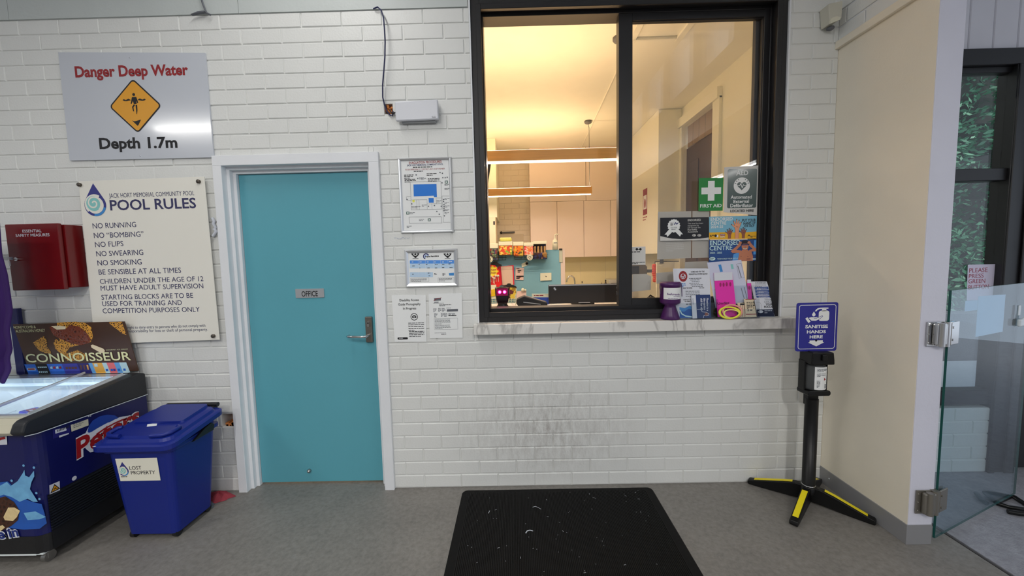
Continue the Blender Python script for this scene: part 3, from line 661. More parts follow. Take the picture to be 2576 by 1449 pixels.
# ---- two loose sheets
def sheet(mb, pts, y0, curl=.006, n=8, m=0):
    """a paper quad (corner order TL, TR, BR, BL) bowed a little off the wall"""
    vs = []; fs = []
    for j in range(n+1):
        for i in range(n+1):
            s_, t_ = i/n, j/n
            x = (pts[0][0]*(1-s_)+pts[1][0]*s_)*(1-t_)+(pts[3][0]*(1-s_)+pts[2][0]*s_)*t_
            z = (pts[0][1]*(1-s_)+pts[1][1]*s_)*(1-t_)+(pts[3][1]*(1-s_)+pts[2][1]*s_)*t_
            vs.append((x, y0-curl*math.sin(math.pi*s_)*.0-curl*abs(t_-.15)**3*0, z))
    for j in range(n):
        for i in range(n): fs.append((j*(n+1)+i, j*(n+1)+i+1, (j+1)*(n+1)+i+1, (j+1)*(n+1)+i))
    return mb.add(vs, fs, m)
r = thing('photography_notice', 'white sheet headed Disability Access Guide Photography In Progress', 'notice', (-2.44, 0, .95))
MB().prism([(-2.5354,0.9569),(-2.3368,0.9528),(-2.3298,1.2464),(-2.5414,1.2486)], -.0045, -.0035).build('sheet', M_PAPER, r)
y = -.005; t = MB()
t.text('Disability Access', [(-2.4936,1.2106),(-2.3729,1.2104)], 0.0136, y, 0, .015)
t.text('Guide Photography', [(-2.5022,1.1848),(-2.3641,1.1855)], 0.0136, y, 0, .015)
t.text('In Progress', [(-2.4738,1.1582),(-2.3923,1.1589)], 0.0136, y, 0, .015)
c = (-2.4067,1.112); t.ring(c[0], c[1], .0185, .0225, y, 0); t.poly(rrect(c[0]-.0125, c[1]-.008, c[0]+.0125, c[1]+.007, .003), y, 0); t.rect(c[0]-.005, c[1]+.006, c[0]+.005, c[1]+.011, y, 0); t.disc(c[0], c[1]-.0005, .0058, y-.0004, 1); t.disc(c[0], c[1]-.0005, .0036, y-.0007, 0)
a = (-2.4455,1.073); t.greek(a[0], a[1], a[0]+.098, 5, .0112, .0042, y, 0); a = (-2.4428,1.0204); t.greek(a[0], a[1], a[0]+.094, 4, .0106, .0042, y, 0)
b_ = [(-2.5166,0.9819),(-2.4523,0.9755)]; t.poly(rrect(b_[0][0], b_[1][1]-.004, b_[1][0], b_[0][1]+.003, .005), y, 0); t.greek(b_[0][0]+.01, (b_[0][1]+b_[1][1])/2, b_[1][0]-.01, 1, .01, .003, y-.0004, 1)
t.build('lettering', [M_INK, M_PAPER], r)
b_ = (-2.4354,1.2488); 
r = thing('lesson_notice', 'white sheet of small print with grey table bars, beneath the timetable', 'notice', (-2.21, 0, .97))
MB().prism([(-2.316,0.975),(-2.1103,0.9731),(-2.106,1.2538),(-2.3124,1.251)], -.0045, -.0035).build('sheet', M_PAPER, r)
t = MB()
c = [(-2.2788,1.2257),(-2.2369,1.2272),(-2.2376,1.21),(-2.2794,1.2084)]; t.poly(c, y, 1); t.line([(-2.2818,1.2109),(-2.2642,1.2204),(-2.2345,1.2272)], .003, y-.0004, 2); t.greek(c[3][0], c[3][1]-.008, c[2][0], 1, .01, .006, y, 1)
t.greek((-2.2849,1.1937)[0], (-2.2849,1.1937)[1], (-2.135,1.1904)[0], 1, .01, .0022, y, 1); t.greek((-2.2484,1.183)[0], (-2.2484,1.183)[1], (-2.1746,1.1814)[0], 2, .006, .0035, y, 0)
for u, n_ in (((-2.2863,1.1591), 4), ((-2.2567,1.1609), 4), ((-2.232,1.1604), 4), ((-2.2825,1.1292), 4), ((-2.2405,1.1308), 4), ((-2.2208,1.1304), 4), ((-2.1937,1.1298), 3), ((-2.1716,1.1293), 3)): t.greek(u[0], u[1], u[0]+.02, n_, .0062, .0032, y, 1)
t.greek((-2.205,1.1598)[0], (-2.2049,1.1623)[1], (-2.136,1.1608)[0], 1, .01, .0032, y, 1)
t.poly([(-2.2027,1.1548),(-2.1337,1.1558),(-2.1342,1.1409),(-2.2032,1.1399)], y, 1); t.poly([(-2.1942,1.1174),(-2.1449,1.1163),(-2.1451,1.1114),(-2.1943,1.1124)], y, 0)
c = [(-2.2837,1.0994),(-2.1381,1.0988),(-2.138,1.029),(-2.2839,1.0296)]; t.line(c, .0009, y, 1, True)
t.greek(c[0][0]+.003, c[0][1]+.008, c[0][0]+.03, 1, .01, .003, y, 0); t.greek(c[0][0]+.004, c[0][1]-.006, c[0][0]+.1, 5, .0074, .0026, y, 1); t.greek(c[0][0]+.004, c[0][1]-.044, c[0][0]+.1, 4, .0072, .0026, y, 1)
t.greek(c[3][0], c[3][1]-.022, c[2][0], 1, .01, .0018, y, 1); t.greek(c[3][0]+.04, c[3][1]-.03, c[2][0]-.04, 1, .01, .004, y, 0)
t.build('printed_lines', [M_INK, M_GREYINK, M_REDINK], r)
# torn tape marks left on the bricks
o = MB(); rt = random.Random(5)
for k_ in range(16):
    c_ = (-2.5053,1.5965); x = c_[0]+k_*.0058+rt.uniform(-.002, .002); o.disc(x, c_[1]+rt.uniform(-.003, .006), rt.uniform(.002, .0055), -.0018-.0001*k_, 0, 9, rt.uniform(.0015, .0035))
tag(o.build('tape_residue', M_SIGNW), 'smear of white tape residue below the evacuation plan', 'tape')
o = MB()
for a in ([(-3.6097,1.7456),(-3.5992,1.7262),(-3.6053,1.7121),(-3.5928,1.6879),(-3.6037,1.6738)], [(-3.6005,1.6833),(-3.5924,1.6639),(-3.6062,1.6451),(-3.6143,1.6357)]): o.tube([(p_[0], -.012, p_[1]) for p_ in a], .009, 8)
tag(o.build('sealant_blob', M_SIGNW), 'blob of white sealant on the bricks between rules sign and door frame', 'sealant')

# ================================================================ things on the floor, hall side
# ---- ribbed rubber mat
M_RUB = mat('black_rubber', (10, 9, 9), .7, k=1.0, var=.2, bump=.1, spec=.25)
r = thing('floor_mat', 'black ribbed rubber mat on the concrete under the counter', 'mat', (-1.54, -.6, 0))
m0 = [(-2.1353,-.0535),(-.9501,-.066),(-2.1495,-.7046),(-.9617,-.7257)]
mx0, mx1, my1 = -2.137, -.947, -.042; my0 = my1-1.85
def rr_xy(x0, y0, x1, y1, rad): return rrect(x0, y0, x1, y1, rad)
MB().prism_z(rr_xy(mx0, my0, mx1, my1, .03), 0.0005, .007, 0, 0, top=rr_xy(mx0+.006, my0+.006, mx1-.006, my1-.006, .028)).build('border', M_RUB, r)
t = MB(); n_ = 128; x = mx0+.045; dx = (mx1-mx0-.09)/n_
for i in range(n_): t.prism_y([(my0+.045, .0068), (my1-.03, .0068), (my1-.032, .0102), (my0+.047, .0102)], x+i*dx, x+i*dx+dx*.55)
t.build('ribs', mat('black_rubber_ribs', (9, 8, 8), .62, k=1.0, spec=.3), r)
for nm, lb, pts, rad in (('leaf_litter', 'pale curled leaf lying on the black mat', [(-1.7483,-.4393),(-1.7415,-.4247),(-1.7265,-.419),(-1.7098,-.4254)], .003), ('leaf_litter', 'thin pale straw on the black mat nearer the wall', [(-1.703,-.2297),(-1.6865,-.2229),(-1.6709,-.234),(-1.6557,-.2486)], .0014), ('leaf_litter', 'tiny white crumb on the black mat near its wall-side corner', [(-1.9572,-.2758),(-1.9517,-.2552)], .002)):
    tag(MB().tube([(p_[0], p_[1], .0125) for p_ in pts], [rad*(1-.6*i/len(pts)) for i in range(len(pts))], 6).build(nm, M_SIGNW), lb, 'litter')

lint = MB(); rl = random.Random(9)
for _ in range(90):
    x, y_ = rl.uniform(mx0+.06, mx1-.06), my1-.04-rl.random()*1.0; a = rl.uniform(0, 6.28); L_ = rl.choice([.002, .002, .003, .006]); w_ = .0009
    c_, s_ = math.cos(a), math.sin(a); lint.add([(x-c_*L_-s_*w_, y_-s_*L_+c_*w_, .0112), (x+c_*L_-s_*w_, y_+s_*L_+c_*w_, .0112), (x+c_*L_+s_*w_, y_+s_*L_-c_*w_, .0112), (x-c_*L_+s_*w_, y_-s_*L_-c_*w_, .0112)], [(0, 1, 2, 3)])
o = tag(lint.build('lint', M_SIGNW), 'pale specks of lint scattered over the black mat', 'lint'); o['kind'] = 'stuff'

# ---- sanitiser stand
M_STAND = mat('black_powder_coat', (10, 10, 11), .38, k=1.0, spec=.35, var=.1)
M_YEL = mat('yellow_tape', (226, 186, 20), .45, k=1.5, bump=.1)
M_SIGNB = mat('sign_blue', (32, 32, 122), .3, k=1.5, var=.02); M_SIGNP = mat('sign_print_white', (196, 198, 212), .4, k=1.6)
cx, cy = -.088, -.198
r = thing('sanitiser_stand', 'black pedestal on four yellow-striped feet with blue SANITISE HANDS HERE sign', 'stand', (cx, cy, 0))
for (fx, fy) in ((-.317, -.402), (.118, -.40), (-.317, -.006), (.118, -.012)):
    d = Vector((fx-cx, fy-cy, 0)); L = d.length; d.normalize(); M = Matrix.Translation((cx, cy, 0)) @ Matrix.Rotation(math.atan2(d.y, d.x), 4, 'Z')
    b = MB(M); prof = [(0.01, .012), (.05, .012), (L-.03, .0015), (L, .0015), (L+.006, .012), (L, .03), (L-.02, .034), (.12, .084), (.06, .1), (.01, .1)]
    w = .02; vs = [(a, -w, c) for a, c in prof]+[(a, w, c) for a, c in prof]; k = len(prof)
    b.bev(vs, [tuple(range(k)), tuple(range(2*k-1, k-1, -1))]+[(i, (i+1) % k, (i+1) % k+k, i+k) for i in range(k)], 0, .005, 2)
    f_ = b.build('foot', M_STAND, r)
    s_ = MB(M); q = [(.075, .0985), (.12, .0862), (L-.03, .0376)]
    for a, c in zip(q, q[1:]): s_.add([(a[0], -.0135, a[1]), (c[0], -.0135, c[1]), (c[0], .0135, c[1]), (a[0], .0135, a[1])], [(0, 1, 2, 3)])
    s_.build('yellow_strip', M_YEL, f_)
MB().lathe([(.04, .06), (.042, .1), (.036, .104), (.0325, .104), (.0325, .62)], (cx, cy, 0), 28).build('pole', M_STAND, r)
MB().lathe([(.0345, .1035), (.0345, .106), (.033, .107)], (cx, cy, 0), 28).build('collar', M_CHROME, r)
# dispenser
dx = -.093; yb = -.2
d = MB(); d.box((dx-.056, yb-.01, .675), (dx+.056, yb+.03, .905), 0, .006); d.prism(rrect(dx-.064, .655, dx+.062, .685, .012), yb-.06, yb+.03, 0, .004)
d.prism([(dx-.063, .838), (dx+.065, .835), (dx+.064, .86), (dx+.058, .905), (dx-.058, .908), (dx-.062, .86)], yb-.075, yb+.02, 0, .006); d.box((dx-.012, yb-.085, .862), (dx+.014, yb-.07, .895), 0, .004)
d.box((dx-.066, yb-.03, .68), (dx-.057, yb+.02, .85), 0, .003).box((dx+.057, yb-.03, .68), (dx+.064, yb+.02, .85), 0, .003)
d.box((dx-.025, yb-.01, .58), (dx+.035, yb+.03, .68), 0, .004)
disp = d.build('dispenser', M_STAND, r)
MB().lathe([(.0, .687), (.052, .687), (.055, .7), (.055, .8), (.05, .825), (.024, .838)], (dx, yb-.012, 0), 28).build('bottle', glass('clear_plastic', (.78, .8, .8), 1.3, .1, .12), disp)
lb = MB(); yl = yb-.0695
for i in range(8):
    a0 = math.radians(-124+i*9); a1 = math.radians(-124+i*9+9); R = .0575
    lb.add([(dx+R*math.cos(a0), yb-.012+R*math.sin(a0), .694), (dx+R*math.cos(a1), yb-.012+R*math.sin(a1), .694), (dx+R*math.cos(a1), yb-.012+R*math.sin(a1), .822), (dx+R*math.cos(a0), yb-.012+R*math.sin(a0), .822)], [(0, 1, 2, 3)])
lb.build('bottle_label', M_PAPER, disp)
lp = MB(Matrix.Translation((dx-.0, yb-.0705, 0))); lp.poly([(.006, .770), (.024, .754), (.006, .738), (-.01, .754)], .003, 1); lp.greek(-.026, .812, .03, 3, .007, .003, .0005, 0); lp.greek(-.026, .785, .02, 3, .007, .003, .0005, 0); lp.greek(-.026, .745, -.008, 6, .007, .003, .0005, 0)
for i in range(7): lp.rect(.008, .703+i*.0035, .03, .705+i*.0035, .004, 0)
lp.build('label_print', [M_GREYINK, M_REDINK], disp)
# sign
ys = -.235
q = [(-.2218,1.1854),(0.0121,1.1759),(-.0045,0.9059),(-.2234,0.924)]
sx0, sx1, sz0, sz1 = -.2185, .0085, .905, 1.178
sg = MB(); sg.prism(rrect(sx0, sz0, sx1, sz1, .012), ys, ys+.005, 0); sg.box((dx-.02, ys+.004, .88), (dx+.02, yb+.02, 1.0))
sign = sg.build('sign_board', M_SIGNB, r)
e = MB(); y = ys-.0008; mxx = (sx0+sx1)/2; sc_ = (sx1-sx0)/.227
o_ = rrect(sx0+.013, sz0+.014, sx1-.013, sz1-.013, .012); e.line(o_, .0032, y, 0, True)
e.textc('SANITISE', mxx-.002, 1.036, .0165, y, 0, .035, 1.3); e.textc('HANDS', mxx-.002, 1.007, .0165, y, 0, .035, 1.3); e.textc('HERE', mxx-.002, .978, .0165, y, 0, .035, 1.3)
e.poly([(mxx-.038, .966), (mxx+.035, .966), (mxx+.035, .955), (mxx+.044, .955), (mxx, .932), (mxx-.046, .955), (mxx-.038, .955)], y-.0004, 0)
bx = mxx+.035; e.poly(rrect(bx-.028, 1.075, bx+.03, 1.133, .013), y, 0); e.rect(bx-.011, 1.13, bx+.013, 1.142, y, 0)
e.poly([(bx+.024, 1.143), (bx+.024, 1.1495), (bx-.022, 1.1495), (bx-.034, 1.147), (bx-.044, 1.14), (bx-.05, 1.13), (bx-.042, 1.129), (bx-.036, 1.136), (bx-.024, 1.142), (bx+.0, 1.143)], y, 0)
e.poly(drop(mxx-.02, 1.111, .0095, 1.129), y, 0)
e.poly([(mxx-.066, 1.09), (mxx-.055, 1.098), (mxx-.036, 1.073), (mxx-.048, 1.065)], y, 0)
hand = [(mxx-.05, 1.094), (mxx-.035, 1.099), (mxx-.012, 1.098), (mxx+.0, 1.1), (mxx+.003, 1.095), (mxx-.006, 1.091), (mxx+.02, 1.102), (mxx+.026, 1.105), (mxx+.029, 1.101), (mxx+.008, 1.083), (mxx-.008, 1.076), (mxx-.033, 1.077)]
e.poly(hand, y-.0006, 0); e.line(hand, .002, y-.001, 1, True); e.line([(mxx-.02, 1.09), (mxx-.004, 1.091)], .002, y-.0011, 1)
e.disc(mxx-.002, .966, .006, y-.0012, 2, 14)
e.build('sign_print', [M_SIGNP, M_SIGNB, M_STAND], sign)

# ---- wheelie bin
M_BIN = mat('bin_blue_plastic', (14, 34, 122), .36, k=1.15, var=.05, bump=.04, bscale=200)
r = thing('wheelie_bin', 'blue wheeled bin with LOST PROPERTY sheet beside the freezer', 'bin', (-3.76, -.29, 0))
bt = rrect(-3.885, -.425, -3.62, -.175, .03); tp = rrect(-3.932, -.455, -3.588, -.135, .035)
b = MB(); b.prism_z(bt, .03, .545, 0, 0, top=tp); body = b.build('body', M_BIN, r)
l = MB(); l.prism_z(rrect(-3.945, -.468, -3.572, -.12, .04), .5, .522, 0, .004)
lid_pts = lambda o: rrect(-3.975+o, -.492+o, -3.55-o, -.105-o, .05)
n = len(lid_pts(0))
def zt(y, z): return z+(y+.49)*.13
lid = MB(); lo = lid_pts(0); vs = []
for off, dz in ((0, .522), (0, .546), (.008, .552), (.022, .556), (.03, .57), (.05, .578)):
    vs += [(p_[0], p_[1], zt(p_[1], dz)) for p_ in lid_pts(off)]
fs = [(k*n+i, k*n+(i+1) % n, (k+1)*n+(i+1) % n, (k+1)*n+i) for k in range(5) for i in range(n)]+[tuple(range(5*n, 6*n)), tuple(range(n-1, -1, -1))]
lid.add(vs, fs)
pts = rrect(-3.9, -.33, -3.62, -.14, .02); lid.add([(p_[0], p_[1], zt(p_[1], .578)) for p_ in pts]+[(p_[0]*.97-3.76*.03, p_[1], zt(p_[1], .59)) for p_ in pts], [(i, (i+1) % len(pts), (i+1) % len(pts)+len(pts), i+len(pts)) for i in range(len(pts))]+[tuple(range(len(pts), 2*len(pts)))])
lid.tube([(-3.68, -.455, .588), (-3.62, -.45, .589), (-3.598, -.43, .592), (-3.592, -.38, .598), (-3.61, -.37, .599)], .011, 10)
lid.tube([(-3.84, -.455, .588), (-3.9, -.45, .589), (-3.925, -.43, .592), (-3.93, -.38, .598), (-3.91, -.37, .599)], .011, 10)
L_ = lid.build('lid', M_BIN, r)
MB().add([(-3.79, -.36, .5955), (-3.745, -.35, .5965), (-3.765, -.325, .6), (-3.81, -.335, .599)], [(0, 1, 2, 3)]).build('lid_sticker', M_PAPER, L_)
MB().add([(-3.955, -.486, .5505), (-3.945, -.489, .5505), (-3.935, -.482, .5512), (-3.945, -.478, .5512)], [(0, 1, 2, 3)]).build('rim_sticker', M_PAPER, L_)
l.build('rim', M_BIN, r)
MB().tube([(-3.91, -.1, .615), (-3.6, -.1, .615)], .013, 12).box((-3.9, -.125, .58), (-3.87, -.09, .61), 0, .004).box((-3.64, -.125, .58), (-3.61, -.09, .61), 0, .004).build('handle_bar', M_BLACK, r)
hg = MB(SIDE(-3.5705)); hg.prism([(-.345, .498), (-.2, .500), (-.19, .53), (-.21, .549), (-.26, .538)], -.014, 0, 0, .003); hg.build('side_grip', M_BLACK, r)
for x, y in ((-3.87, -.4), (-3.64, -.4), (-3.87, -.2), (-3.64, -.2)):
    MB().tube([(x-.011, y, .022), (x+.011, y, .022)], .0215, 16).box((x-.008, y-.006, .022), (x+.008, y+.006, .04)).build('castor', M_BLACK, r)
# its paper
fy = lambda z: -.425-.03*(z-.03)/.515
q = [(-3.8796,0.4666),(-3.6593,0.4691),(-3.6591,0.3412),(-3.8718,0.3406)]
Mb = Matrix.Translation((0, -.4495, 0)) @ Matrix.Rotation(0, 4, 'X')
sh = MB(); sh.add([(p_[0], fy(p_[1])-.0025, p_[1]) for p_ in q], [(0, 1, 2, 3)]); sheet_ = sh.build('paper_sheet', mat('cream_paper', (206, 200, 186), .6, k=1.5), r)
pr = MB(Matrix.Translation((0, -.4465, .42)) @ Matrix.Rotation(math.atan(.03/.515), 4, 'X') @ Matrix.Translation((0, 0, -.42)))
pr.text('LOST', [(-3.8127,0.4038),(-3.7497,0.4048)], 0.0194, -.004, 0, .005); pr.text('PROPERTY', [(-3.8091,0.3777),(-3.681,0.3776)], 0.0195, -.004, 0, .005)
c = (-3.8467,0.4001); drop_logo(pr, c[0]+.001, c[1]-.003, .0265, -.004, 1, 2, 3, 4)
pr.greek((-3.8652,0.3635)[0], (-3.865,0.3657)[1], (-3.8169,0.3626)[0], 1, .01, .004, -.004, 0)
pr.build('sheet_print', [M_INK, bpy.data.materials['emblem_navy'], M_TEALINK, M_BLUEINK, bpy.data.materials['cream_paper']], sheet_)

# ---- cloths on the floor behind the bin
def heap(name, label, mt, c, rx, ry, h, seed):
    rnd = random.Random(seed); n = 22; k = 6; vs = []; ph = [rnd.uniform(0, 6.28) for _ in range(8)]
    for j in range(k+1):
        for i in range(n):
            a = 2*math.pi*i/n; f = j/k; w = 1+.18*math.sin(3*a+ph[0])+.1*math.sin(7*a+ph[1])
            z = h*(1-f**2)*(1+.35*math.sin(4*a+ph[2]+f*4))+.002
            vs.append((c[0]+rx*f*w*math.cos(a), c[1]+ry*f*w*math.sin(a), max(.0015, z)))
    fs = [(j*n+i, j*n+(i+1) % n, (j+1)*n+(i+1) % n, (j+1)*n+i) for j in range(k) for i in range(n)]
    tag(MB().add(vs, fs, 0, True).build(name, mt), label, 'cloth')
heap('cloth', 'crumpled red cloth on the floor at the foot of the door frame', mat('red_cloth', (124, 44, 54), .9, k=1.6, bump=.4, bscale=300), (-3.665, -.075), .085, .045, .035, 2)
heap('cloth', 'dark grey rag on the floor by the red cloth and the bin wheel', mat('grey_cloth', (70, 76, 84), .9, k=1.6, bump=.4, bscale=300), (-3.70, -.15), .07, .035, .022, 5)

# ================================================================ ice-cream freezer
M_FNAVY = mat('freezer_navy', (16, 20, 78), .3, k=1.3, var=.1)
M_FBAND = mat('freezer_charcoal', (30, 32, 36), .42, k=1.2, var=.1, bump=.05, bscale=300)
M_FWHITE = mat('freezer_liner_white', (196, 206, 230), .35, k=1.5)
M_CREAMP = mat('cream_plastic', (172, 168, 150), .4, k=1.5)
FX = -4.10; FL = -5.2; FF = -.605; FB = -.035
r = thing('ice_cream_freezer', 'navy chest freezer for ice creams with sliding glass lids and lit white inside', 'freezer', (-4.7, -.32, 0))
# body: rounded front corner, then the grille side
out = [(FX, FB), (FX, FF+.05)]+[(FX-.05+.05*math.cos(math.radians(-a)), FF+.05+.05*math.sin(math.radians(-a))) for a in (15, 35, 55, 75)]+[(FX-.05, FF), (FL, FF), (FL, FB)]
# side outline (y, z): top edge of the navy part rises a little towards the wall
b = MB(); n = len(out)
def zb(y): return .675-.0*(y-FB)
vs = [(x, y, z) for z in (.072, .672) for x, y in out]
b.add(vs, [(i, (i+1) % n, (i+1) % n+n, i+n) for i in range(n)]+[tuple(range(n-1, -1, -1))]); b.build('body', M_FNAVY, r)
# black plinth strip and white lower line on the front
b = MB(); o2 = [(x-.0, y) for x, y in out]
b.prism_z([(x+.002*(1 if x > FX-.03 else 0), y-(.002 if y < FF+.03 else 0)) for x, y in out[:-1]]+[(FL, FB)], .07, .16); b.build('plinth', M_BLACK, r)
b = MB().box((FL, FF-.004, .064), (FX-.05, FF+.012, .071)); b.box((FX-.06, FF, .064), (FX-.02, FF+.03, .071)); b.build('bottom_trim', M_FWHITE, r)
# charcoal band round the lid, sloping, with rounded end cap
def band(x0, x1, prof, m): 
    q = MB(); q.prism_y(prof, x0, x1, 0, .008); return q
prof = [(FB, .665), (FF+.02, .675), (FF-.035, .683), (FF-.045, .70), (FF-.03, .738), (FF-.012, .752), (FB-.035, .812), (FB-.002, .80)]
band(FX-.05, FX+.012, prof, 0).build('end_cap', M_FBAND, r)
MB().prism_y([(FF+.038, .668), (FF-.03, .683), (FF-.042, .70), (FF-.028, .735), (FF+.01, .75), (FF+.038, .745)], FL, FX-.049).build('front_rail', M_CREAMP, r)
MB().prism_y([(FB, .672), (FB-.045, .672), (FB-.045, .80), (FB-.03, .812), (FB, .80)], FL, FX-.049).build('back_rail', M_FBAND, r)
MB(SIDE(FX+.0125)).line([(FF-.036, .682), (FF+.01, .674), (FB-.002, .664)], .0035, 0).build('band_trim', M_FWHITE, r)
# liner
ix0, ix1, iy0, iy1 = FL+.05, FX-.05, FF+.05, FB-.06; zi = .42
li = MB(); li.box((ix0, iy0, zi-.01), (ix1, iy1, zi)); li.box((ix0, iy0-.01, zi), (ix1, iy0, .748)); li.box((ix0, iy1, zi), (ix1, iy1+.01, .80)); li.box((ix1-.004, iy0, zi), (ix1, iy1, .75)); li.box((ix0, iy0, zi), (ix0+.01, iy1, .75))
li.build('liner', M_FWHITE, r)
rim = MB(); rim.prism_y([(iy0-.002, .748), (iy1, .808), (iy1, .813), (iy0-.002, .753)], ix1-.022, ix1+.002); rim.box((ix0, iy0-.012, .748), (ix1, iy0+.012, .754)); rim.prism_y([(iy1-.03, .803), (iy1+.01, .807), (iy1+.01, .812), (iy1-.03, .808)], ix0, ix1)
rim.build('lid_rim', M_SILVER, r)
zl = lambda y: .75+(y-iy0)*(.808-.75)/(iy1-iy0)
xm = -4.43
def lidp(x0, x1, dz, nm):
    g = MB(); g.prism_y([(iy0, zl(iy0)+dz), (iy1, zl(iy1)+dz), (iy1, zl(iy1)+dz+.004), (iy0, zl(iy0)+dz+.004)], x0, x1); o = g.build(nm, glass('freezer_glass', (.97, .99, 1), 1.16), r)
    f = MB(); f.prism_y([(iy0, zl(iy0)+dz-.003), (iy1, zl(iy1)+dz-.003), (iy1, zl(iy1)+dz+.009), (iy0, zl(iy0)+dz+.009)], x0-.009, x0+.009, 0, .002); f.build('lid_frame', M_SILVER, o); f = MB(); f.prism_y([(iy0, zl(iy0)+dz-.003), (iy1, zl(iy1)+dz-.003), (iy1, zl(iy1)+dz+.009), (iy0, zl(iy0)+dz+.009)], x1-.006, x1+.003, 0, .002)
    f.build('lid_frame', M_SILVER, o)
lidp(xm, ix1-.02, .004, 'glass_lid'); lidp(ix0+.02, xm+.03, .016, 'glass_lid')
a = area('freezer_front_fill', (-4.6, iy0+.03, .735), .95, .03, .9, (.66, .79, 1), (0, 1, -.75)); adopt(a, r)  # fill light added under the front lip to brighten the back liner
a = area('freezer_back_lamp', (-4.6, iy1-.03, .74), .95, .03, .5, (.66, .79, 1), (0, -.5, -1)); adopt(a, r)
MB().tube([(-5.1, iy1-.02, .765), (-4.17, iy1-.02, .765)], .009, 10).build('lamp_tube', mat('freezer_tube', (190, 215, 255), .4, emit=1.0), r)
for i, x in enumerate((-4.56, -4.85)):
    MB().tube([(x, iy0+.004, .60), (x, (iy0+iy1)/2, .59), (x, iy1-.004, .60)], .003, 6).build('basket_wire', M_SILVER, r)
# black louvred grille low on the side
g = MB(SIDE(FX+.001)); q = [(-.5701,0.345),(-.2317,0.3414),(-.5862,0.0643)]; y0g, y1g = FF+.028, FB-.03
g.rect(y0g, .165, y1g, .352, 0)
sl = MB(SIDE(FX+.001)); 
for i in range(13): z = .172+i*.0138; sl.prism([(y0g, z), (y1g, z), (y1g, z+.007), (y0g, z+.007)], -.006, 0)
g.build('grille', mat('grille_black', (18, 20, 24), .5, k=1), r); sl.build('grille_slats', mat('grille_black_gloss', (30, 34, 40), .35, k=1), r)
MB(SIDE(FX+.001)).rect(FF+.028, .075, FB-.03, .166, -.0015).build('lower_grille', bpy.data.materials['grille_black'], r)
# stickers and lettering on the side
M_WST = mat('sticker_white', (176, 178, 186), .45, k=1.5); M_LRED = mat('logo_red', (134, 20, 26), .4, k=1.5); M_LBLUE = mat('logo_blue', (28, 58, 140), .35, k=1.4)
s = MB(SIDE(FX+.002)); q = [(-.5652,0.3953),(-.5223,0.3919),(-.5252,0.3454),(-.568,0.3498)]; s.poly(q, 0, 0); c = [(-.5448,0.3682)][0]
s.poly([(c[0]-.021, c[1]-.015), (c[0]+.021, c[1]-.015), (c[0], c[1]+.022)], -.0005, 1); s.poly([(c[0]-.014, c[1]-.010), (c[0]+.014, c[1]-.010), (c[0], c[1]+.014)], -.0008, 2); s.line([(c[0]-.008, c[1]-.006), (c[0]+.004, c[1]), (c[0]-.003, c[1]+.002), (c[0]+.009, c[1]-.007)], .003, -.0012, 1)
s.build('warning_sticker', [M_WST, M_INK, M_AMBER], r)
s = MB(SIDE(FX+.002)); q = [(-.5259,0.6614),(-.4534,0.6491),(-.454,0.6068),(-.5288,0.6155)]; s.poly(q, 0, 0); q = [(-.5164,0.6569),(-.4677,0.6471),(-.4693,0.631),(-.5167,0.6365)]; s.poly(q, -.0005, 1)
q = [(-.5073,0.6466),(-.4737,0.6393)]; [s.rect(q[0][0]+i*.006, q[0][1]-.006, q[0][0]+i*.006+.0032, q[0][1]+.006, -.0008, 2) for i in range(9)]
q = [(-.5032,0.6197),(-.4604,0.6141),(-.461,0.608),(-.5026,0.609)]; s.poly(q, -.0005, 1); s.build('barcode_sticker', [mat('sticker_navy', (26, 24, 96), .4, k=1.3), M_WST, M_INK], r)
s = MB(SIDE(FX+.002)); q = [(-.4478,0.6509),(-.3661,0.6475),(-.3677,0.6127),(-.4478,0.6146)]; s.poly(q, 0, 0); s.greek(q[3][0]+.01, q[3][1]+.034, q[2][0]-.02, 3, .009, .003, -.0006, 1); s.build('rating_sticker', [M_CREAMP, M_GREYINK], r)
s = MB(SIDE(FX+.002)); q = [(-.4595,0.369)][0]; s.disc(q[0], q[1], .011, 0, 0); q = [(-.3628,0.6615),(-.3532,0.6597)]; s.disc(q[0][0], q[0][1], .004, 0); s.disc(q[1][0], q[1][1], .004, 0); s.build('round_plugs', [M_WST], r)
# brand lettering: white outline, blue oval, red script
s = MB(SIDE(FX+.002))
s.poly([(-.4084,0.5306),(-.3911,0.5705),(-.3685,0.6042),(-.3332,0.6017),(-.2889,0.5934),(-.2419,0.5914),(-.2021,0.5885),(-.1571,0.5766),(-.1694,0.5478),(-.2061,0.5496),(-.2434,0.5332),(-.294,0.5011),(-.3436,0.4573),(-.3747,0.4645),(-.3914,0.4911)], 0, 0)
s.poly([(-.3766,0.5813),(-.3681,0.6084),(-.3463,0.63),(-.3092,0.6388),(-.2682,0.6307),(-.2312,0.6104),(-.2134,0.5886),(-.2426,0.5847),(-.2855,0.5849),(-.3274,0.5787),(-.3561,0.5717),(-.3717,0.5723)], -.0008, 2)
e_ = [(-.4409,0.4647),(-.0957,0.5105)]; h_ = 0.096
s.text('Peters', e_, h_, -.0014, 0, .075, .2); s.line([(-.3384,0.5499),(-.2913,0.5691),(-.2347,0.5765),(-.1943,0.5756),(-.165,0.5678)], .022, -.0012, 0)
s.text('Peters', e_, h_, -.0022, 1, .03, .2); s.line([(-.3345,0.548),(-.2922,0.5603),(-.2356,0.5674),(-.1996,0.5683),(-.1722,0.5661)], .009, -.0022, 1)
s.build('logo_lettering', [mat('logo_white', (190, 194, 206), .4, k=1.5), M_LRED, M_LBLUE], r)
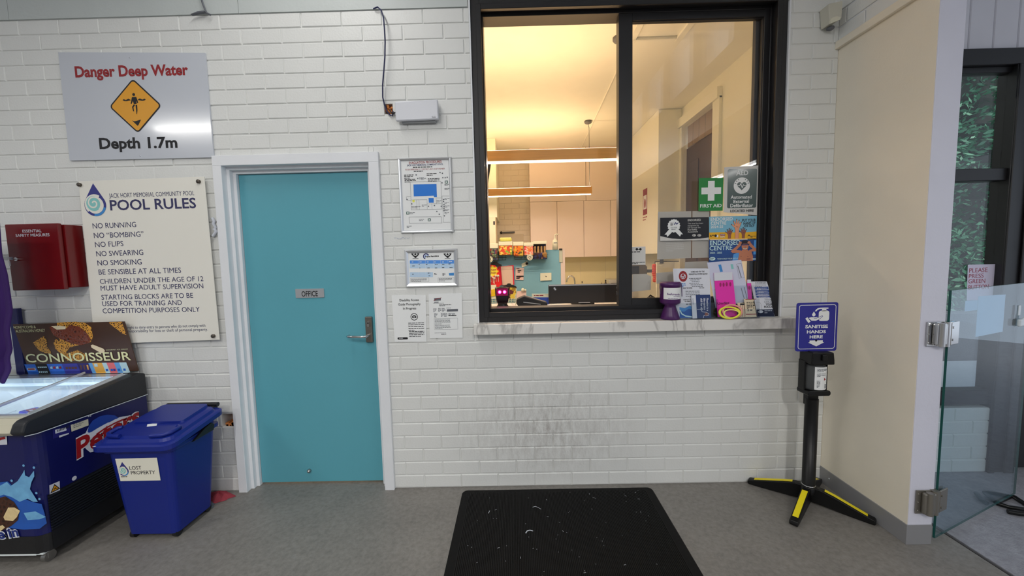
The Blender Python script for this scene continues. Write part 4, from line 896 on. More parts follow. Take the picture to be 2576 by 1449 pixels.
# front graphics: splash, coated ice cream, slogan
M_SPL = mat('splash_pale_blue', (96, 150, 205), .35, k=1.5, var=.35, vscale=25); M_SPD = mat('splash_blue', (28, 78, 158), .35, k=1.4, var=.3, vscale=14)
M_CHOC = cells('nutty_chocolate', (58, 30, 18), (30, 15, 8), 42, .3, 1.6, .2); M_ICE = mat('vanilla_print', (206, 176, 130), .5, k=1.5, bump=.2, var=.15, vscale=50)
f = MB(); yF = FF-.0015
f.poly([(-4.5801,0.411),(-4.3999,0.444),(-4.2837,0.4399),(-4.2444,0.4432),(-4.2189,0.4146),(-4.1961,0.3639),(-4.1407,0.3387),(-4.0935,0.3257),(-4.0853,0.2809),(-4.0799,0.2279),(-4.1186,0.1999),(-4.1975,0.1972),(-4.3135,0.2114),(-4.6091,0.2082)], yF, 1)
f.poly([(-4.3659,0.4072),(-4.286,0.4219),(-4.2485,0.4413),(-4.2317,0.4209),(-4.1956,0.4443),(-4.1654,0.4838),(-4.1557,0.4996),(-4.1553,0.4717),(-4.1369,0.4633),(-4.1098,0.4948),(-4.1113,0.4669),(-4.1283,0.4391),(-4.1405,0.4032),(-4.1251,0.3707),(-4.1096,0.3381),(-4.1329,0.3385),(-4.1582,0.3551),(-4.1991,0.3397),(-4.235,0.3646),(-4.2723,0.3773),(-4.374,0.3468)], yF-.0006, 0)
for c_ in [(-4.1568,0.5216),(-4.1078,0.5107),(-4.1119,0.3826),(-4.1001,0.3521),(-4.1854,0.4482),(-4.2245,0.4469)]: f.disc(c_[0], c_[1], .006, yF-.0008, 0, 10)
f.poly([(-4.1867,0.2827),(-4.1272,0.2898),(-4.0799,0.2605),(-4.1127,0.2488),(-4.1718,0.2458)], yF-.0006, 0)
f.build('splash_print', [M_SPL, M_SPD], r)
f = MB(); f.poly([(-4.4135,0.3434),(-4.2939,0.3615),(-4.2656,0.3691),(-4.2264,0.3401),(-4.2047,0.2952),(-4.2187,0.2466),(-4.2536,0.2186),(-4.2999,0.1948),(-4.4345,0.1888)], yF-.0012, 0); f.poly([(-4.287,0.264),(-4.2573,0.3123),(-4.2261,0.3118),(-4.2008,0.2951),(-4.2205,0.2629),(-4.2427,0.2429),(-4.2813,0.2476)], yF-.0018, 1); f.poly([(-4.3331,0.2117),(-4.2962,0.2234),(-4.286,0.2109),(-4.3122,0.1909),(-4.3363,0.1872)], yF-.0018, 1)
f.build('ice_cream_print', [M_CHOC, M_ICE], r)
f = MB(); e_ = [(-4.3571,0.1485),(-4.2209,0.1668)]; h_ = 0.045; f.text('be in', e_, h_, yF-.0024, 0, .11); f.text('be in', e_, h_, yF-.003, 1, .03)
f.build('slogan_lettering', [mat('logo_white', (190, 194, 206), .4), mat('slogan_blue', (22, 40, 110), .4, k=1.4)], r)
f = MB(); q = [(-4.3116,0.669),(-4.2192,0.6692),(-4.2225,0.6279),(-4.3174,0.6257)]; f.poly(q, yF-.0008, 0); f.line([(-4.2719,0.6485),(-4.2476,0.6579),(-4.2317,0.6615)], .012, yF-.0014, 1); f.greek((-4.2966,0.6371)[0], (-4.2968,0.6352)[1], q[1][0]-.008, 1, .01, .006, yF-.0014, 2); f.build('front_sticker', [M_WST, M_LRED, M_INK], r)
# castors
def castor(x, y):
    MB().box((x-.02, y-.02, .05), (x+.02, y+.02, .066), 0, .002).box((x-.014, y-.004, .02), (x+.014, y+.012, .055), 0, .002).tube([(x-.011, y+.008, .026), (x+.011, y+.008, .026)], .0255, 18, 0).build('castor', M_STEEL, r)
castor(FX-.05, FF+.035); castor(FX-.05, FB-.07); castor(-5.2, FF+.05)
# header board standing at the back of the freezer
M_BROWN = mat('poster_brown', (64, 42, 30), .35, k=1.5, var=.35, vscale=5); M_COMB = cells('honeycomb_print', (196, 140, 52), (60, 30, 12), 95, .35, 1.5, .16); M_CHOC2 = cells('chocolate_print', (104, 52, 36), (40, 18, 12), 60, .25, 1.5, .3, .8); M_GOLD = mat('pale_gold_lettering', (226, 214, 160), .4, k=1.4)
hb = MB(); HB = [(-4.8453,1.1278),(-4.1585,1.1304),(-4.1317,0.8148),(-4.8157,0.8111)]
yt, ybm = -.066, -.036
def hp(p_, d=0.): t_ = (p_[1]-.80)/.32; return (p_[0], ybm+(yt-ybm)*t_-d, p_[1])
def hpoly(mb, pts, d, m): mb.add([hp(p_, d) for p_ in pts], [tuple(range(len(pts)))], m)
k = [hp(p_) for p_ in HB]; kb = [(v[0], v[1]+.006, v[2]) for v in k]
hb.add(k+kb, [(0, 1, 2, 3), (7, 6, 5, 4), (0, 4, 5, 1), (1, 5, 6, 2), (2, 6, 7, 3), (3, 7, 4, 0)]); hd = hb.build('header_board', M_BROWN, r)
pc = MB()
hpoly(pc, [(-4.5699,1.1309),(-4.5201,1.1348),(-4.451,1.1358),(-4.3978,1.1273),(-4.3663,1.0995),(-4.3677,1.0427),(-4.3866,1.0059),(-4.4678,0.9877),(-4.5288,0.974),(-4.5576,0.9397),(-4.5278,0.8966),(-4.5584,0.8897),(-4.5929,0.9355),(-4.6185,0.9709),(-4.6193,1.0058),(-4.6015,1.0302),(-4.5786,1.0148),(-4.5803,1.0843)], .001, 0)
hpoly(pc, [(-4.7479,1.0084),(-4.6998,1.0372),(-4.6686,1.049),(-4.6577,1.0165),(-4.6668,0.9819),(-4.6506,0.9516),(-4.6523,0.9367),(-4.6914,0.9425),(-4.7237,0.9631)], .001, 0); hpoly(pc, [(-4.2547,1.1291),(-4.171,1.1298),(-4.16,1.0457),(-4.1836,1.0561),(-4.2149,1.0864),(-4.2418,1.1116)], .001, 0)
hpoly(pc, [(-4.5582,0.9347),(-4.4811,0.9581),(-4.4399,0.9273),(-4.4482,0.8975),(-4.5287,0.8891)], .0012, 0)
hpoly(pc, [(-4.6226,1.1024),(-4.6064,1.1144),(-4.5525,1.1108),(-4.5198,1.0953),(-4.4926,1.117),(-4.4396,1.106),(-4.4041,1.0706),(-4.3844,1.0257),(-4.397,1.0011),(-4.453,0.9874),(-4.5062,0.9984),(-4.5626,1.0244),(-4.6085,1.0552)], .0018, 1); hpoly(pc, [(-4.6092,1.112),(-4.5572,1.1134),(-4.5183,1.1076),(-4.5253,1.0905),(-4.5797,1.0892)], .0024, 2)
hpoly(pc, [(-4.3912,0.9861),(-4.3783,0.9908),(-4.3171,0.9622),(-4.311,0.9496),(-4.3201,0.9348),(-4.3398,0.9352),(-4.3904,0.9711)], .0024, 2)
pc.build('food_print', [M_COMB, M_CHOC2, mat('vanilla_cream_print', (216, 194, 160), .4, k=1.4)], hd)
tx = MB(); 
def htext(s_, ends, h, d, m, bold): 
    q_ = MB(); q_.text(s_, ends, h, 0, m, bold); tx.add([hp((v[0], v[2]), d) for v in q_.v], q_.f, m)
htext('CONNOISSEUR', [(-4.8129,0.8849),(-4.1591,0.8866)], 0.0524, .003, 0, .012)
htext('HONEYCOMB &', [(-4.8404,1.1009),(-4.7043,1.1017)], 0.016, .003, 0, 0); htext('AUSTRALIAN HONEY', [(-4.8337,1.076),(-4.6502,1.0783)], 0.0173, .003, 0, 0)
htext('GOURMET ICE CREAM', [(-4.3035,0.9507),(-4.167,0.9541)], 0.0062, .003, 0, 0)
tx.build('lettering', [M_GOLD], hd)
sp = MB(); cols = ((68,97,0), (97,128,1), (128,168,2), (168,209,3), (209,240,4), (240,250,5), (250,276,6), (276,288,7), (288,308,8), (308,322,5), (322,341,7))
for a_, c_, m_ in cols:
    t_, u_ = 917-(a_-68)*.018, 917-(c_-68)*.018
    q_ = MB.__new__(MB)
    hpoly(sp, [(-4.8095,0.8723)]*0 + [(-4.835+(a_-68)*(.64/273), .872), (-4.835+(c_-68)*(.64/273), .872), (-4.835+(c_-68)*(.64/273)+.012, .806), (-4.835+(a_-68)*(.64/273)+.012, .806)], .0015, m_)
def sx_(u): return -4.835+(u-68)*(.64/273)+.006
for i in range(5): hpoly(sp, [(sx_(100+i*5), .855), (sx_(104+i*5), .855), (sx_(104+i*5), .848), (sx_(100+i*5), .848)], .002, 7); hpoly(sp, [(sx_(100+i*5), .826), (sx_(103+i*5), .826), (sx_(103+i*5), .815), (sx_(100+i*5), .815)], .002, 7)
for i in range(4): hpoly(sp, [(sx_(133+i*8), .852), (sx_(139+i*8), .856), (sx_(139+i*8), .84), (sx_(133+i*8), .84)], .002, 9 if i % 2 else 7); hpoly(sp, [(sx_(174+i*8), .85), (sx_(180+i*8), .85), (sx_(180+i*8), .836), (sx_(174+i*8), .836)], .002, 10)
for i in range(3): hpoly(sp, [(sx_(213+i*9), .86), (sx_(218+i*9), .86), (sx_(217+i*9), .83), (sx_(214+i*9), .83)], .002, 10 if i < 2 else 6)
for u in (283, 296, 303, 315, 330): hpoly(sp, [(sx_(u-3), .832), (sx_(u+3), .832), (sx_(u+3), .818), (sx_(u-3), .818)], .002, 0 if u != 303 else 3)
hpoly(sp, [(sx_(71), .848), (sx_(93), .848), (sx_(93), .832), (sx_(71), .832)], .002, 7); hpoly(sp, [(sx_(73), .845), (sx_(91), .845), (sx_(91), .836), (sx_(73), .836)], .0024, 9); hpoly(sp, [(sx_(252), .868), (sx_(261), .868), (sx_(261), .848), (sx_(252), .848)], .002, 7)
sp.build('product_strip', [mat('strip_blue', (26, 92, 186), .4, k=1.4), M_INK, mat('strip_mid_blue', (40, 96, 190), .4, k=1.4), mat('strip_violet', (54, 56, 150), .4, k=1.4), mat('strip_navy', (40, 34, 104), .4, k=1.4), mat('strip_sky', (90, 150, 205), .4, k=1.4), mat('strip_orange', (216, 158, 70), .4, k=1.4), mat('strip_ice', (170, 200, 226), .4, k=1.4), mat('strip_pink', (206, 104, 110), .4, k=1.4), M_LRED, mat('strip_brown', (92, 60, 50), .4, k=1.4)], hd)
MB().box((-4.86, -.055, .795), (-4.19, -.037, .806), 0, .002).build('board_rail', M_SILVER, r)
# wrapped ice creams in the freezer
M_PK = [mat('wrapper_blue', (36, 58, 150), .35, k=1.5, var=.25, vscale=30), mat('wrapper_violet', (70, 70, 170), .35, k=1.5, var=.25, vscale=30), mat('wrapper_mauve', (120, 110, 150), .35, k=1.5, var=.3, vscale=40)]
def pack(name, label, loc, size, rot, m, lid):
    t_ = thing(name, label, 'ice cream', loc, 'ice creams in the freezer'); t_.rotation_euler = (rot[1], rot[2], rot[0])
    a_, c_, h_ = size; o = MB().box((-a_, -c_, 0), (a_, c_, h_), 0, .006).build('carton', m); o.parent = t_
    o = MB().poly([(0, 0)]*0+[(-a_*.7, -c_*.4), (a_*.5, -c_*.5), (a_*.7, c_*.2), (-a_*.4, c_*.5)], 0, 0); v_ = [(p_[0], p_[2], h_+.0012) for p_ in o.v]
    o = MB().add(v_, o.f, 0); o.add([(x*.55+.01, y_*.4-.005, z_+.0006) for x, y_, z_ in v_], [(0, 1, 2, 3)], 1); o = o.build('carton_print', lid); o.parent = t_
PR_ = [M_LRED, M_WST]
pack('ice_cream_box', 'carton of ice creams under the rest on the freezer floor', (-4.33, -.4, .421), (.15, .10, .215), (0, 0, 0), M_PK[1], PR_)
pack('ice_cream_box', 'blue ice cream carton tipped up on the others in the freezer', (-4.27, -.27, .672), (.07, .03, .04), (.1, .7, 0), M_PK[0], PR_)
pack('ice_cream_box', 'blue carton with red flash lying across the others in the freezer', (-4.27, -.37, .637), (.08, .045, .045), (.3, 0, 0), M_PK[0], PR_)
pack('ice_cream_box', 'violet carton with pale lid at the divider in the freezer', (-4.42, -.35, .637), (.05, .035, .06), (-.4, 0, 0), M_PK[1], PR_)
pack('ice_cream_box', 'mauve wrapped ice cream against the front lip of the freezer', (-4.40, -.465, .637), (.085, .03, .03), (.1, 0, 0), M_PK[2], PR_)
pack('ice_cream_box', 'deep blue bag of ice creams by the end cap of the freezer', (-4.235, -.465, .637), (.06, .035, .05), (.1, 0, 0), M_PK[0], PR_)

# ---- purple towel over a dark post at the end of the freezer
tp = thing('towel_rail', 'dark navy post with a rail, hung with the purple towel', 'rack', (-4.805, -.02, 0))
MB().box((-4.91, -.031, .0), (-4.855, -.007, 1.22), 0, .003).build('post', M_FNAVY, tp)
MB().box((-4.94, -.034, .0), (-4.83, -.006, .02), 0, .004).build('foot', M_FNAVY, tp)
MB().tube([(-5.3, -.262, 1.70), (-4.95, -.262, 1.70)], .014, 10).box((-5.285, -.28, 0), (-5.255, -.25, 1.71), 0, .003).build('rail', M_FNAVY, tp)
M_TOW = mat('purple_towelling', (70, 36, 116), .95, k=1.3, bump=.9, bscale=900, var=.12)
tw = MB(); n1, n2 = 26, 40; vs = []
edge = [(-4.5582,1.7161),(-4.5674,1.5446),(-4.5506,1.4359),(-4.5471,1.2384),(-4.579,1.1281),(-4.5755,1.0161),(-4.5991,0.9716),(-4.5966,0.9037),(-4.6472,0.8252)]
ez = [e_[1] for e_ in edge]; ex = [e_[0] for e_ in edge]
def ed(z):
    for i in range(len(ez)-1):
        if ez[i] >= z >= ez[i+1]: t_ = (ez[i]-z)/(ez[i]-ez[i+1]); return ex[i]+(ex[i+1]-ex[i])*t_
    return ex[0] if z > ez[0] else ex[-1]
ztop, zbot = 1.715, ez[-1]
for j in range(n2+1):
    f_ = j/n2
    for i in range(n1+1):
        s_ = i/n1; zz = ztop+(zbot+.18*(1-s_)**1.5-ztop)*f_; xe = min(ed(zz), ex[3]+.0)if zz < ez[0] else ex[0]-.06*(zz-ez[0])
        x = xe-.34*(1-s_); y = -.28-(.03*math.sin(s_*17+1.3+f_*1.2)*(.25+f_)+.012*math.sin(s_*41+f_*3)*f_)*(1-s_**6)
        vs.append((x, y, zz))
fs = [(j*(n1+1)+i, j*(n1+1)+i+1, (j+1)*(n1+1)+i+1, (j+1)*(n1+1)+i) for j in range(n2) for i in range(n1)]
tw.add(vs, fs, 0, True); o = tw.build('towel', M_TOW); tag(o, 'purple towel hanging in folds beside the red cabinet', 'towel')
md = o.modifiers.new('thickness', 'SOLIDIFY'); md.thickness = .008

# ================================================================ window stickers and counter display
yG = .0855           # just in front of the fixed pane
def card(name, label, cat, pts, y, m, thick=.0008):
    r = thing(name, label, cat, ((pts[0][0]+pts[1][0])/2, y, min(p_[1] for p_ in pts)))
    MB().prism(pts, y, y+thick).build('sheet', m, r); return r
M_FAG = mat('first_aid_green', (22, 112, 46), .4, k=1.5); M_PRW = mat('print_white', (196, 200, 196), .5, k=1.6)
r = card('first_aid_sticker', 'green FIRST AID sticker with white cross on the window', 'sticker', [(-.6201,1.9306),(-.4676,1.9293),(-.4683,1.7268),(-.6194,1.7279)], yG, M_FAG)
t = MB(); c = (-.5424,1.8509); u = .0655*.36
t.rect(c[0]-.0205, c[1]-.061, c[0]+.0205, c[1]+.061, yG-.0005); t.rect(c[0]-.061, c[1]-.0205, c[0]+.061, c[1]+.0205, yG-.0006)
t.text('FIRST AID', [(-.6098,1.7498),(-.4761,1.7491)], 0.0196, yG-.0005, 0, .02); t.build('lettering', M_PRW, r)
M_AEDG = mat('dark_aed_green', (48, 66, 62), .25, k=1.4, coat=.3); M_CARDW = mat('card_grey_white', (178, 176, 172), .4, k=1.55)
r = card('defibrillator_sign', 'dark green and white AED sign stuck on the window', 'sign', [(-.465,1.9917),(-.2473,1.9984),(-.2435,1.6918),(-.4642,1.7166)], .0835, M_CARDW)
t = MB(); q = [(-.4456,1.9765),(-.262,1.9793),(-.2576,1.7337),(-.443,1.7405)]; y = .083
t.poly(rrect(q[3][0], q[3][1], q[1][0], q[1][1], .01), y, 0)
t.text('AED', [(-.3909,1.9414),(-.3174,1.942)], 0.0266, y-.0005, 1, .02)
c = (-.355,1.8775); t.disc(c[0], c[1], .0505, y-.0005, 1)
def heart(mb, cx, cz, s_, y, m):
    pts = []
    for i in range(32):
        a = 2*math.pi*i/32; pts.append((cx+s_*16*math.sin(a)**3/17, cz+s_*(13*math.cos(a)-5*math.cos(2*a)-2*math.cos(3*a)-math.cos(4*a))/17))
    mb.poly(pts, y, m)
heart(t, c[0], c[1], .031, y-.001, 0)
t.line([(c[0]-.03, c[1]), (c[0]-.014, c[1]), (c[0]-.007, c[1]+.013), (c[0]+.002, c[1]-.014), (c[0]+.009, c[1]+.006), (c[0]+.014, c[1]), (c[0]+.03, c[1])], .0035, y-.0015, 1)
for a in (-70, -50, -30, 30, 50, 70): 
    a = math.radians(90+a); t.line([(c[0]+.038*math.cos(a), c[1]+.038*math.sin(a)), (c[0]+.047*math.cos(a), c[1]+.047*math.sin(a))], .004, y-.001, 0)
t.text('Automated', [(-.4221,1.7987),(-.2914,1.7981)], 0.0195, y-.0005, 1, .015); t.text('External', [(-.4042,1.7714),(-.308,1.7716)], 0.0196, y-.0005, 1, .015); t.text('Defibrillator', [(-.4233,1.7462),(-.2826,1.7453)], 0.0208, y-.0005, 1, .015)
t.text('LOCATED HERE', [(-.4227,1.7155),(-.2769,1.7158)], 0.0147, y-.0005, 2, .025)
t.build('sign_print', [M_AEDG, M_PRW, M_INK], r)
r = card('endorsement_sticker', 'black ENDORSED sticker with silver rosette on the window', 'sticker', [(-.8579,1.6914),(-.5553,1.6893),(-.5527,1.5457),(-.8568,1.5478)], .0845, M_CARDW)
M_BLKP = mat('black_print', (20, 20, 26), .3, k=1.2)
t = MB(); y = .084; t.poly([(-.8579,1.6914),(-.5553,1.6893),(-.553,1.5631),(-.6051,1.5569),(-.7047,1.5542),(-.7846,1.561),(-.857,1.5776)], y, 0)
c = (-.7729,1.6376); sc = [(c[0]+(.0385+.0022*math.cos(i*math.pi))*math.cos(2*math.pi*i/32), c[1]+.002+(.041+.0022*math.cos(i*math.pi))*math.sin(2*math.pi*i/32)) for i in range(32)]
t.poly(sc, y-.001, 1)
t.poly([(c[0]-.032, c[1]-.022), (c[0]-.058, c[1]-.052), (c[0]-.045, c[1]-.052), (c[0]-.04, c[1]-.066), (c[0]-.01, c[1]-.036)], y-.0006, 1); t.poly([(c[0]+.032, c[1]-.022), (c[0]+.058, c[1]-.052), (c[0]+.045, c[1]-.052), (c[0]+.04, c[1]-.066), (c[0]+.01, c[1]-.036)], y-.0006, 1)
t.text('SILVER', [(c[0]-.02, c[1]-.014), (c[0]+.02, c[1]-.014)], .009, y-.0015, 2); t.greek(c[0]-.022, c[1]+.02, c[0]-.003, 3, .007, .0035, y-.0015, 0); t.line([(c[0]+.003, c[1]+.01), (c[0]+.01, c[1]+.022), (c[0]+.018, c[1]+.012), (c[0]+.026, c[1]+.02)], .005, y-.0015, 3); t.greek(c[0]-.016, c[1]-.021, c[0]+.018, 1, .01, .003, y-.0015, 2)
t.text('ENDORSED', [(-.6863,1.6664),(-.6045,1.667)], 0.0123, y-.0005, 4, .02)
for i, s_ in enumerate(('This level has been', 'recognised by', 'LSV through the', 'Pool Safety', 'Assessment')):
    w_ = (37, 27, 31, 23, 25)[i]; e_ = [(-.6861,1.6479), (-.6854,1.5959)]; z_ = e_[0][1]+(e_[1][1]-e_[0][1])*i/4; t.text(s_, [(e_[0][0], z_), (e_[0][0]+w_*.00258, z_+.0004)], .0083, y-.0005, 4, .02 if i > 2 else 0)
for u_ in (1746, 1758): pass
for c_ in [(-.6453,1.5777),(-.6129,1.5769)]: t.disc(c_[0], c_[1], .012, y-.0005, 4, 18, .008); t.greek(c_[0]-.009, c_[1]+.002, c_[0]+.009, 2, .005, .0025, y-.0009, 0)
t.build('sticker_print', [M_BLKP, M_PRW, M_GREYINK, M_NAVYINK, M_CARDW], r)

M_SKY = mat('poster_blue', (106, 158, 180), .4, k=1.5); M_SAND = mat('poster_sand', (222, 152, 22), .4, k=1.5); M_SKIN1 = mat('print_skin_light', (206, 140, 106), .5, k=1.4); M_SKIN2 = mat('print_skin_dark', (130, 76, 62), .5, k=1.4)
r = card('hands_poster', 'blue and sand ENDORSED CENTRE 2024-25 poster with raised hands', 'poster', [(-.5528,1.6917),(-.2459,1.6894),(-.2469,1.5486),(-.5503,1.5506)], .0835, M_SKY)
t = MB(); y = .083; t.poly([(-.5515,1.5928),(-.4745,1.5935),(-.3627,1.5884),(-.2463,1.5931),(-.2475,1.5486),(-.5508,1.5506)], y, 0)
t.text('ENDORSED', [(-.5429,1.6642),(-.4067,1.666)], 0.0197, y-.0005, 1, .02); t.text('CENTRE', [(-.5425,1.6408),(-.4458,1.641)], 0.0185, y-.0005, 1, .02); t.text('2024-25', [(-.5421,1.6198),(-.4652,1.6205)], 0.0148, y-.0005, 1, .02)
t.text('PUT YOUR', [(-.347,1.6547),(-.2629,1.6552)], 0.0172, y-.0005, 2, .02); t.text('HAND UP', [(-.3391,1.636),(-.2648,1.6368)], 0.016, y-.0005, 2, .02); t.text('FOR HELP', [(-.3338,1.6211),(-.2719,1.6221)], 0.0123, y-.0005, 2, .02)
def hand2(cx, cz, s_, m, bot, dark):
    """open palm, four unequal fingers and a thumb, on a wrist that runs to the poster's edge"""
    P = [(-.30, bot), (-.30, -.5), (-.42, -.1), (-.95, .38), (-.86, .5), (-.42, .22), (-.62, .98), (-.5, 1.02), (-.22, .5), (-.14, 1.26), (.0, 1.26), (.06, .5), (.26, 1.12), (.38, 1.08), (.3, .42), (.62, .82), (.72, .74), (.5, .1), (.34, -.36), (.3, bot)]
    pts = [(cx+p_[0]*s_, cz+p_[1]*s_) for p_ in P]; t.poly([(cx+(p_[0])*s_*1.12, cz+.002+(p_[1]-.2)*s_*1.07+.2*s_ if p_[1] > bot else cz+p_[1]*s_) for p_ in P], y-.0004, 2); t.poly(pts, y-.0008, m)
    if dark: 
        for q_ in ((-.56, .98), (-.07, 1.22), (.32, 1.06), (.66, .76), (-.9, .43)): t.disc(cx+q_[0]*s_, cz+q_[1]*s_, s_*.1, y-.001, 2, 10)
    t.line([(cx-.15*s_, cz+.12*s_), (cx+.1*s_, cz-.02*s_), (cx+.22*s_, cz+.02*s_)], s_*.05, y-.0011, 2)
c = [(-.3784,1.6234),(-.4246,1.5824),(-.3378,1.5854)]; zb_ = (-.3867,1.5518)[1]
hand2(c[1][0], c[1][1], .026, 4, (zb_-c[1][1])/.026, True); hand2(c[2][0], c[2][1], .026, 4, (zb_-c[2][1])/.026, True); hand2(c[0][0], c[0][1], .036, 3, (zb_-c[0][1])/.036, False)
q = [(-.4843,1.5838),(-.452,1.583),(-.4517,1.5706),(-.484,1.5714)]; t.poly(q, y-.0006, 5); t.text('SWIM', [(q[3][0]+.003, q[3][1]+.002), (q[2][0]-.003, q[2][1]+.002)], .0075, y-.001, 1, .02); t.text('SAFE', [(-.4813,1.5602),(-.454,1.5608)], .0085, y-.001, 1, .02)
t.greek((-.5462,1.5753)[0], (-.5462,1.5753)[1], (-.5189,1.5747)[0], 2, .008, .004, y-.0006, 2); t.disc((-.5114,1.572)[0], (-.5114,1.572)[1], .008, y-.0006, 2, 12); t.disc((-.5014,1.5693)[0], (-.5014,1.5693)[1], .008, y-.0006, 1, 12)
t.line([(-.31,1.5649),(-.3028,1.5722),(-.2951,1.5645)], .004, y-.0006, 2); t.greek((-.2926,1.5645)[0], (-.2926,1.5645)[1], (-.2604,1.5637)[0], 2, .006, .003, y-.0006, 2)
t.build('poster_print', [M_SAND, M_PRW, M_BLKP, M_SKIN1, M_SKIN2, M_REDINK], r)
r = card('goggles_poster', 'dark blue ENDORSED CENTRE 2024-2025 poster of a child with goggles', 'poster', [(-.5502,1.5457),(-.2443,1.5436),(-.2455,1.409),(-.5502,1.4059)], .0835, mat('poster_dark_blue', (28, 66, 124), .4, k=1.4, var=.35, vscale=9))
t = MB(); y = .083
M_PALEB = mat('poster_pale_blue', (176, 208, 232), .5, k=1.5); M_HAIR = mat('print_hair', (36, 26, 40), .5, k=1.2); M_SKIN3 = mat('print_skin_tan', (176, 112, 84), .5, k=1.4)
t.poly([(-.3968,1.4524),(-.3549,1.4715),(-.3535,1.4139),(-.4033,1.4101)], y-.0002, 5); t.poly([(-.2696,1.5392),(-.2448,1.5411),(-.2447,1.449),(-.2722,1.4496)], y-.0002, 5)
t.text('ENDORSED', [(-.5451,1.5132),(-.3559,1.5138)], 0.0274, y-.0005, 0, .01); t.text('CENTRE', [(-.547,1.4808),(-.405,1.4813)], 0.0274, y-.0005, 0, .01); t.text('2024 - 2025', [(-.5441,1.4595),(-.4693,1.4591)], 0.0112, y-.0005, 0, .01)
t.text('YOUR CHILD YOUR FOCUS', [(-.4985,1.4222),(-.3687,1.4218)], 0.009, y-.0005, 0, .01)
c = (-.5286,1.4279); t.disc(c[0], c[1], .019, y-.0005, 0, 20, .011); t.greek(c[0]-.013, c[1]+.003, c[0]+.013, 2, .006, .003, y-.0009, 4)
B = lambda *a: a
t.poly([(-.3684,1.4093),(-.3641,1.4392),(-.3598,1.4666),(-.3451,1.4762),(-.3354,1.486),(-.3179,1.4856),(-.3052,1.4753),(-.2851,1.4699),(-.2743,1.4372),(-.2736,1.4096)], y-.0008, 1)
t.poly([(-.3547,1.4615),(-.4045,1.4626),(-.4147,1.4728),(-.3757,1.5068),(-.3612,1.5264),(-.3462,1.5211),(-.3508,1.5087),(-.38,1.4795),(-.3501,1.4763)], y-.0010, 1); t.poly([(-.295,1.4676),(-.2553,1.4692),(-.2506,1.479),(-.2813,1.5121),(-.2967,1.5299),(-.3115,1.5252),(-.3061,1.5102),(-.2781,1.4847),(-.3003,1.4777)], y-.0010, 1)
c = (-.3258,1.5032); t.disc(c[0], c[1], .0215, y-.0012, 1, 22, .03); t.poly([(-.3508,1.5087),(-.3513,1.5286),(-.3416,1.5383),(-.3218,1.5404),(-.3068,1.5351),(-.2989,1.52),(-.3011,1.5076),(-.3113,1.5178),(-.3362,1.5183)], y-.0015, 2); t.line([(-.3484,1.5112),(-.3037,1.5126)], .007, y-.0017, 3); t.line([(-.3354,1.4885),(-.3254,1.4845),(-.3155,1.4892)], .003, y-.0017, 0); t.disc(c[0]-.0, c[1]-.006, .003, y-.0016, 6, 8)
for k_ in [(-.3562,1.5238),(-.3015,1.525)]: t.ball((k_[0], y-.0012, k_[1]), (.011, .0012, .009), 1, 10)
for k_ in [(-.3491,1.4389),(-.3067,1.4379)]: t.disc(k_[0], k_[1], .003, y-.0012, 6, 8)
t.rect((-.3137,1.4181)[0], (-.3137,1.4181)[1], (-.2889,1.425)[0], (-.2889,1.425)[1], y-.001, 6); t.rect((-.2763,1.4197)[0], (-.2763,1.4172)[1], (-.2515,1.4242)[0], (-.2515,1.4242)[1], y-.001, 0)
t.build('poster_print', [M_PALEB, M_SKIN3, M_HAIR, bpy.data.materials['violet_goggles'] if 'violet_goggles' in bpy.data.materials else mat('violet_goggles', (70, 56, 92), .3, k=1.3), M_NAVYINK, mat('poster_mid_blue', (74, 138, 200), .4, k=1.4), M_SKIN2], r)
# sheets taped to the inside of the glass, seen from behind
M_BACK = mat('paper_back_grey', (164, 160, 152), .7, k=1.45, var=.05)
def inside(label, pts, y=.0975): 
    r = thing('taped_sheet', label, 'paper', ((pts[0][0]+pts[1][0])/2, y, min(p_[1] for p_ in pts)), 'sheets taped inside the window')
    MB().prism(pts, y, y+.0008).build('sheet', M_BACK, r); return r
r = inside('pale grey page behind the black rosette sticker, faint print showing through', [(-.868,1.7302),(-.6586,1.7302),(-.6568,1.4358),(-.8708,1.4306)])
t = MB(); a = (-.804,1.5321); t.greek(a[0]-.01, a[1], a[0]+.1, 5, .012, .003, .0972, 0); t.build('show_through_print', [M_CARDW], r)
inside('grey blank page between rosette page and the posters', [(-.6511,1.73),(-.5465,1.73),(-.5412,1.4357),(-.6493,1.4356)])
inside('grey note with a folded corner low in the pane, over the office paper holder', [(-1.0269,1.3404),(-.9409,1.3411),(-.9079,1.3226),(-.9099,1.2385),(-1.0292,1.2284)])
inside('grey card behind the purple collection tin', [(-.8752,1.3447),(-.7667,1.3524),(-.7659,1.2787),(-.8722,1.276)])
inside('pale page corner behind the swim squad flyers', [(-.6943,1.4114),(-.5458,1.4131),(-.5418,1.3296),(-.6957,1.328)])
r = card('scan_sticker', 'small white square sticker with emblem in the corner of the pane', 'sticker', [(-1.0365,1.5145),(-.949,1.515),(-.9484,1.3998),(-1.0363,1.3992)], .0845, M_CARDW)
t = MB(); t.disc((-1.004,1.4988)[0], (-1.004,1.4988)[1], .008, .084, 0, 12); t.disc((-.9815,1.4982)[0], (-.9815,1.4982)[1], .008, .084, 0, 12); t.rect((-1.004,1.4988)[0], (-1.004,1.4963)[1], (-.9815,1.5007)[0], (-.9815,1.5007)[1], .084, 0)
t.greek((-1.034,1.4819)[0], (-1.034,1.4819)[1], (-.9538,1.4801)[0], 1, .01, .005, .084, 0, 1); t.greek((-1.0338,1.4143)[0], (-1.0338,1.4168)[1], (-.9535,1.4124)[0], 2, .009, .004, .084, 0)
t.build('sticker_print', [M_INK], r)

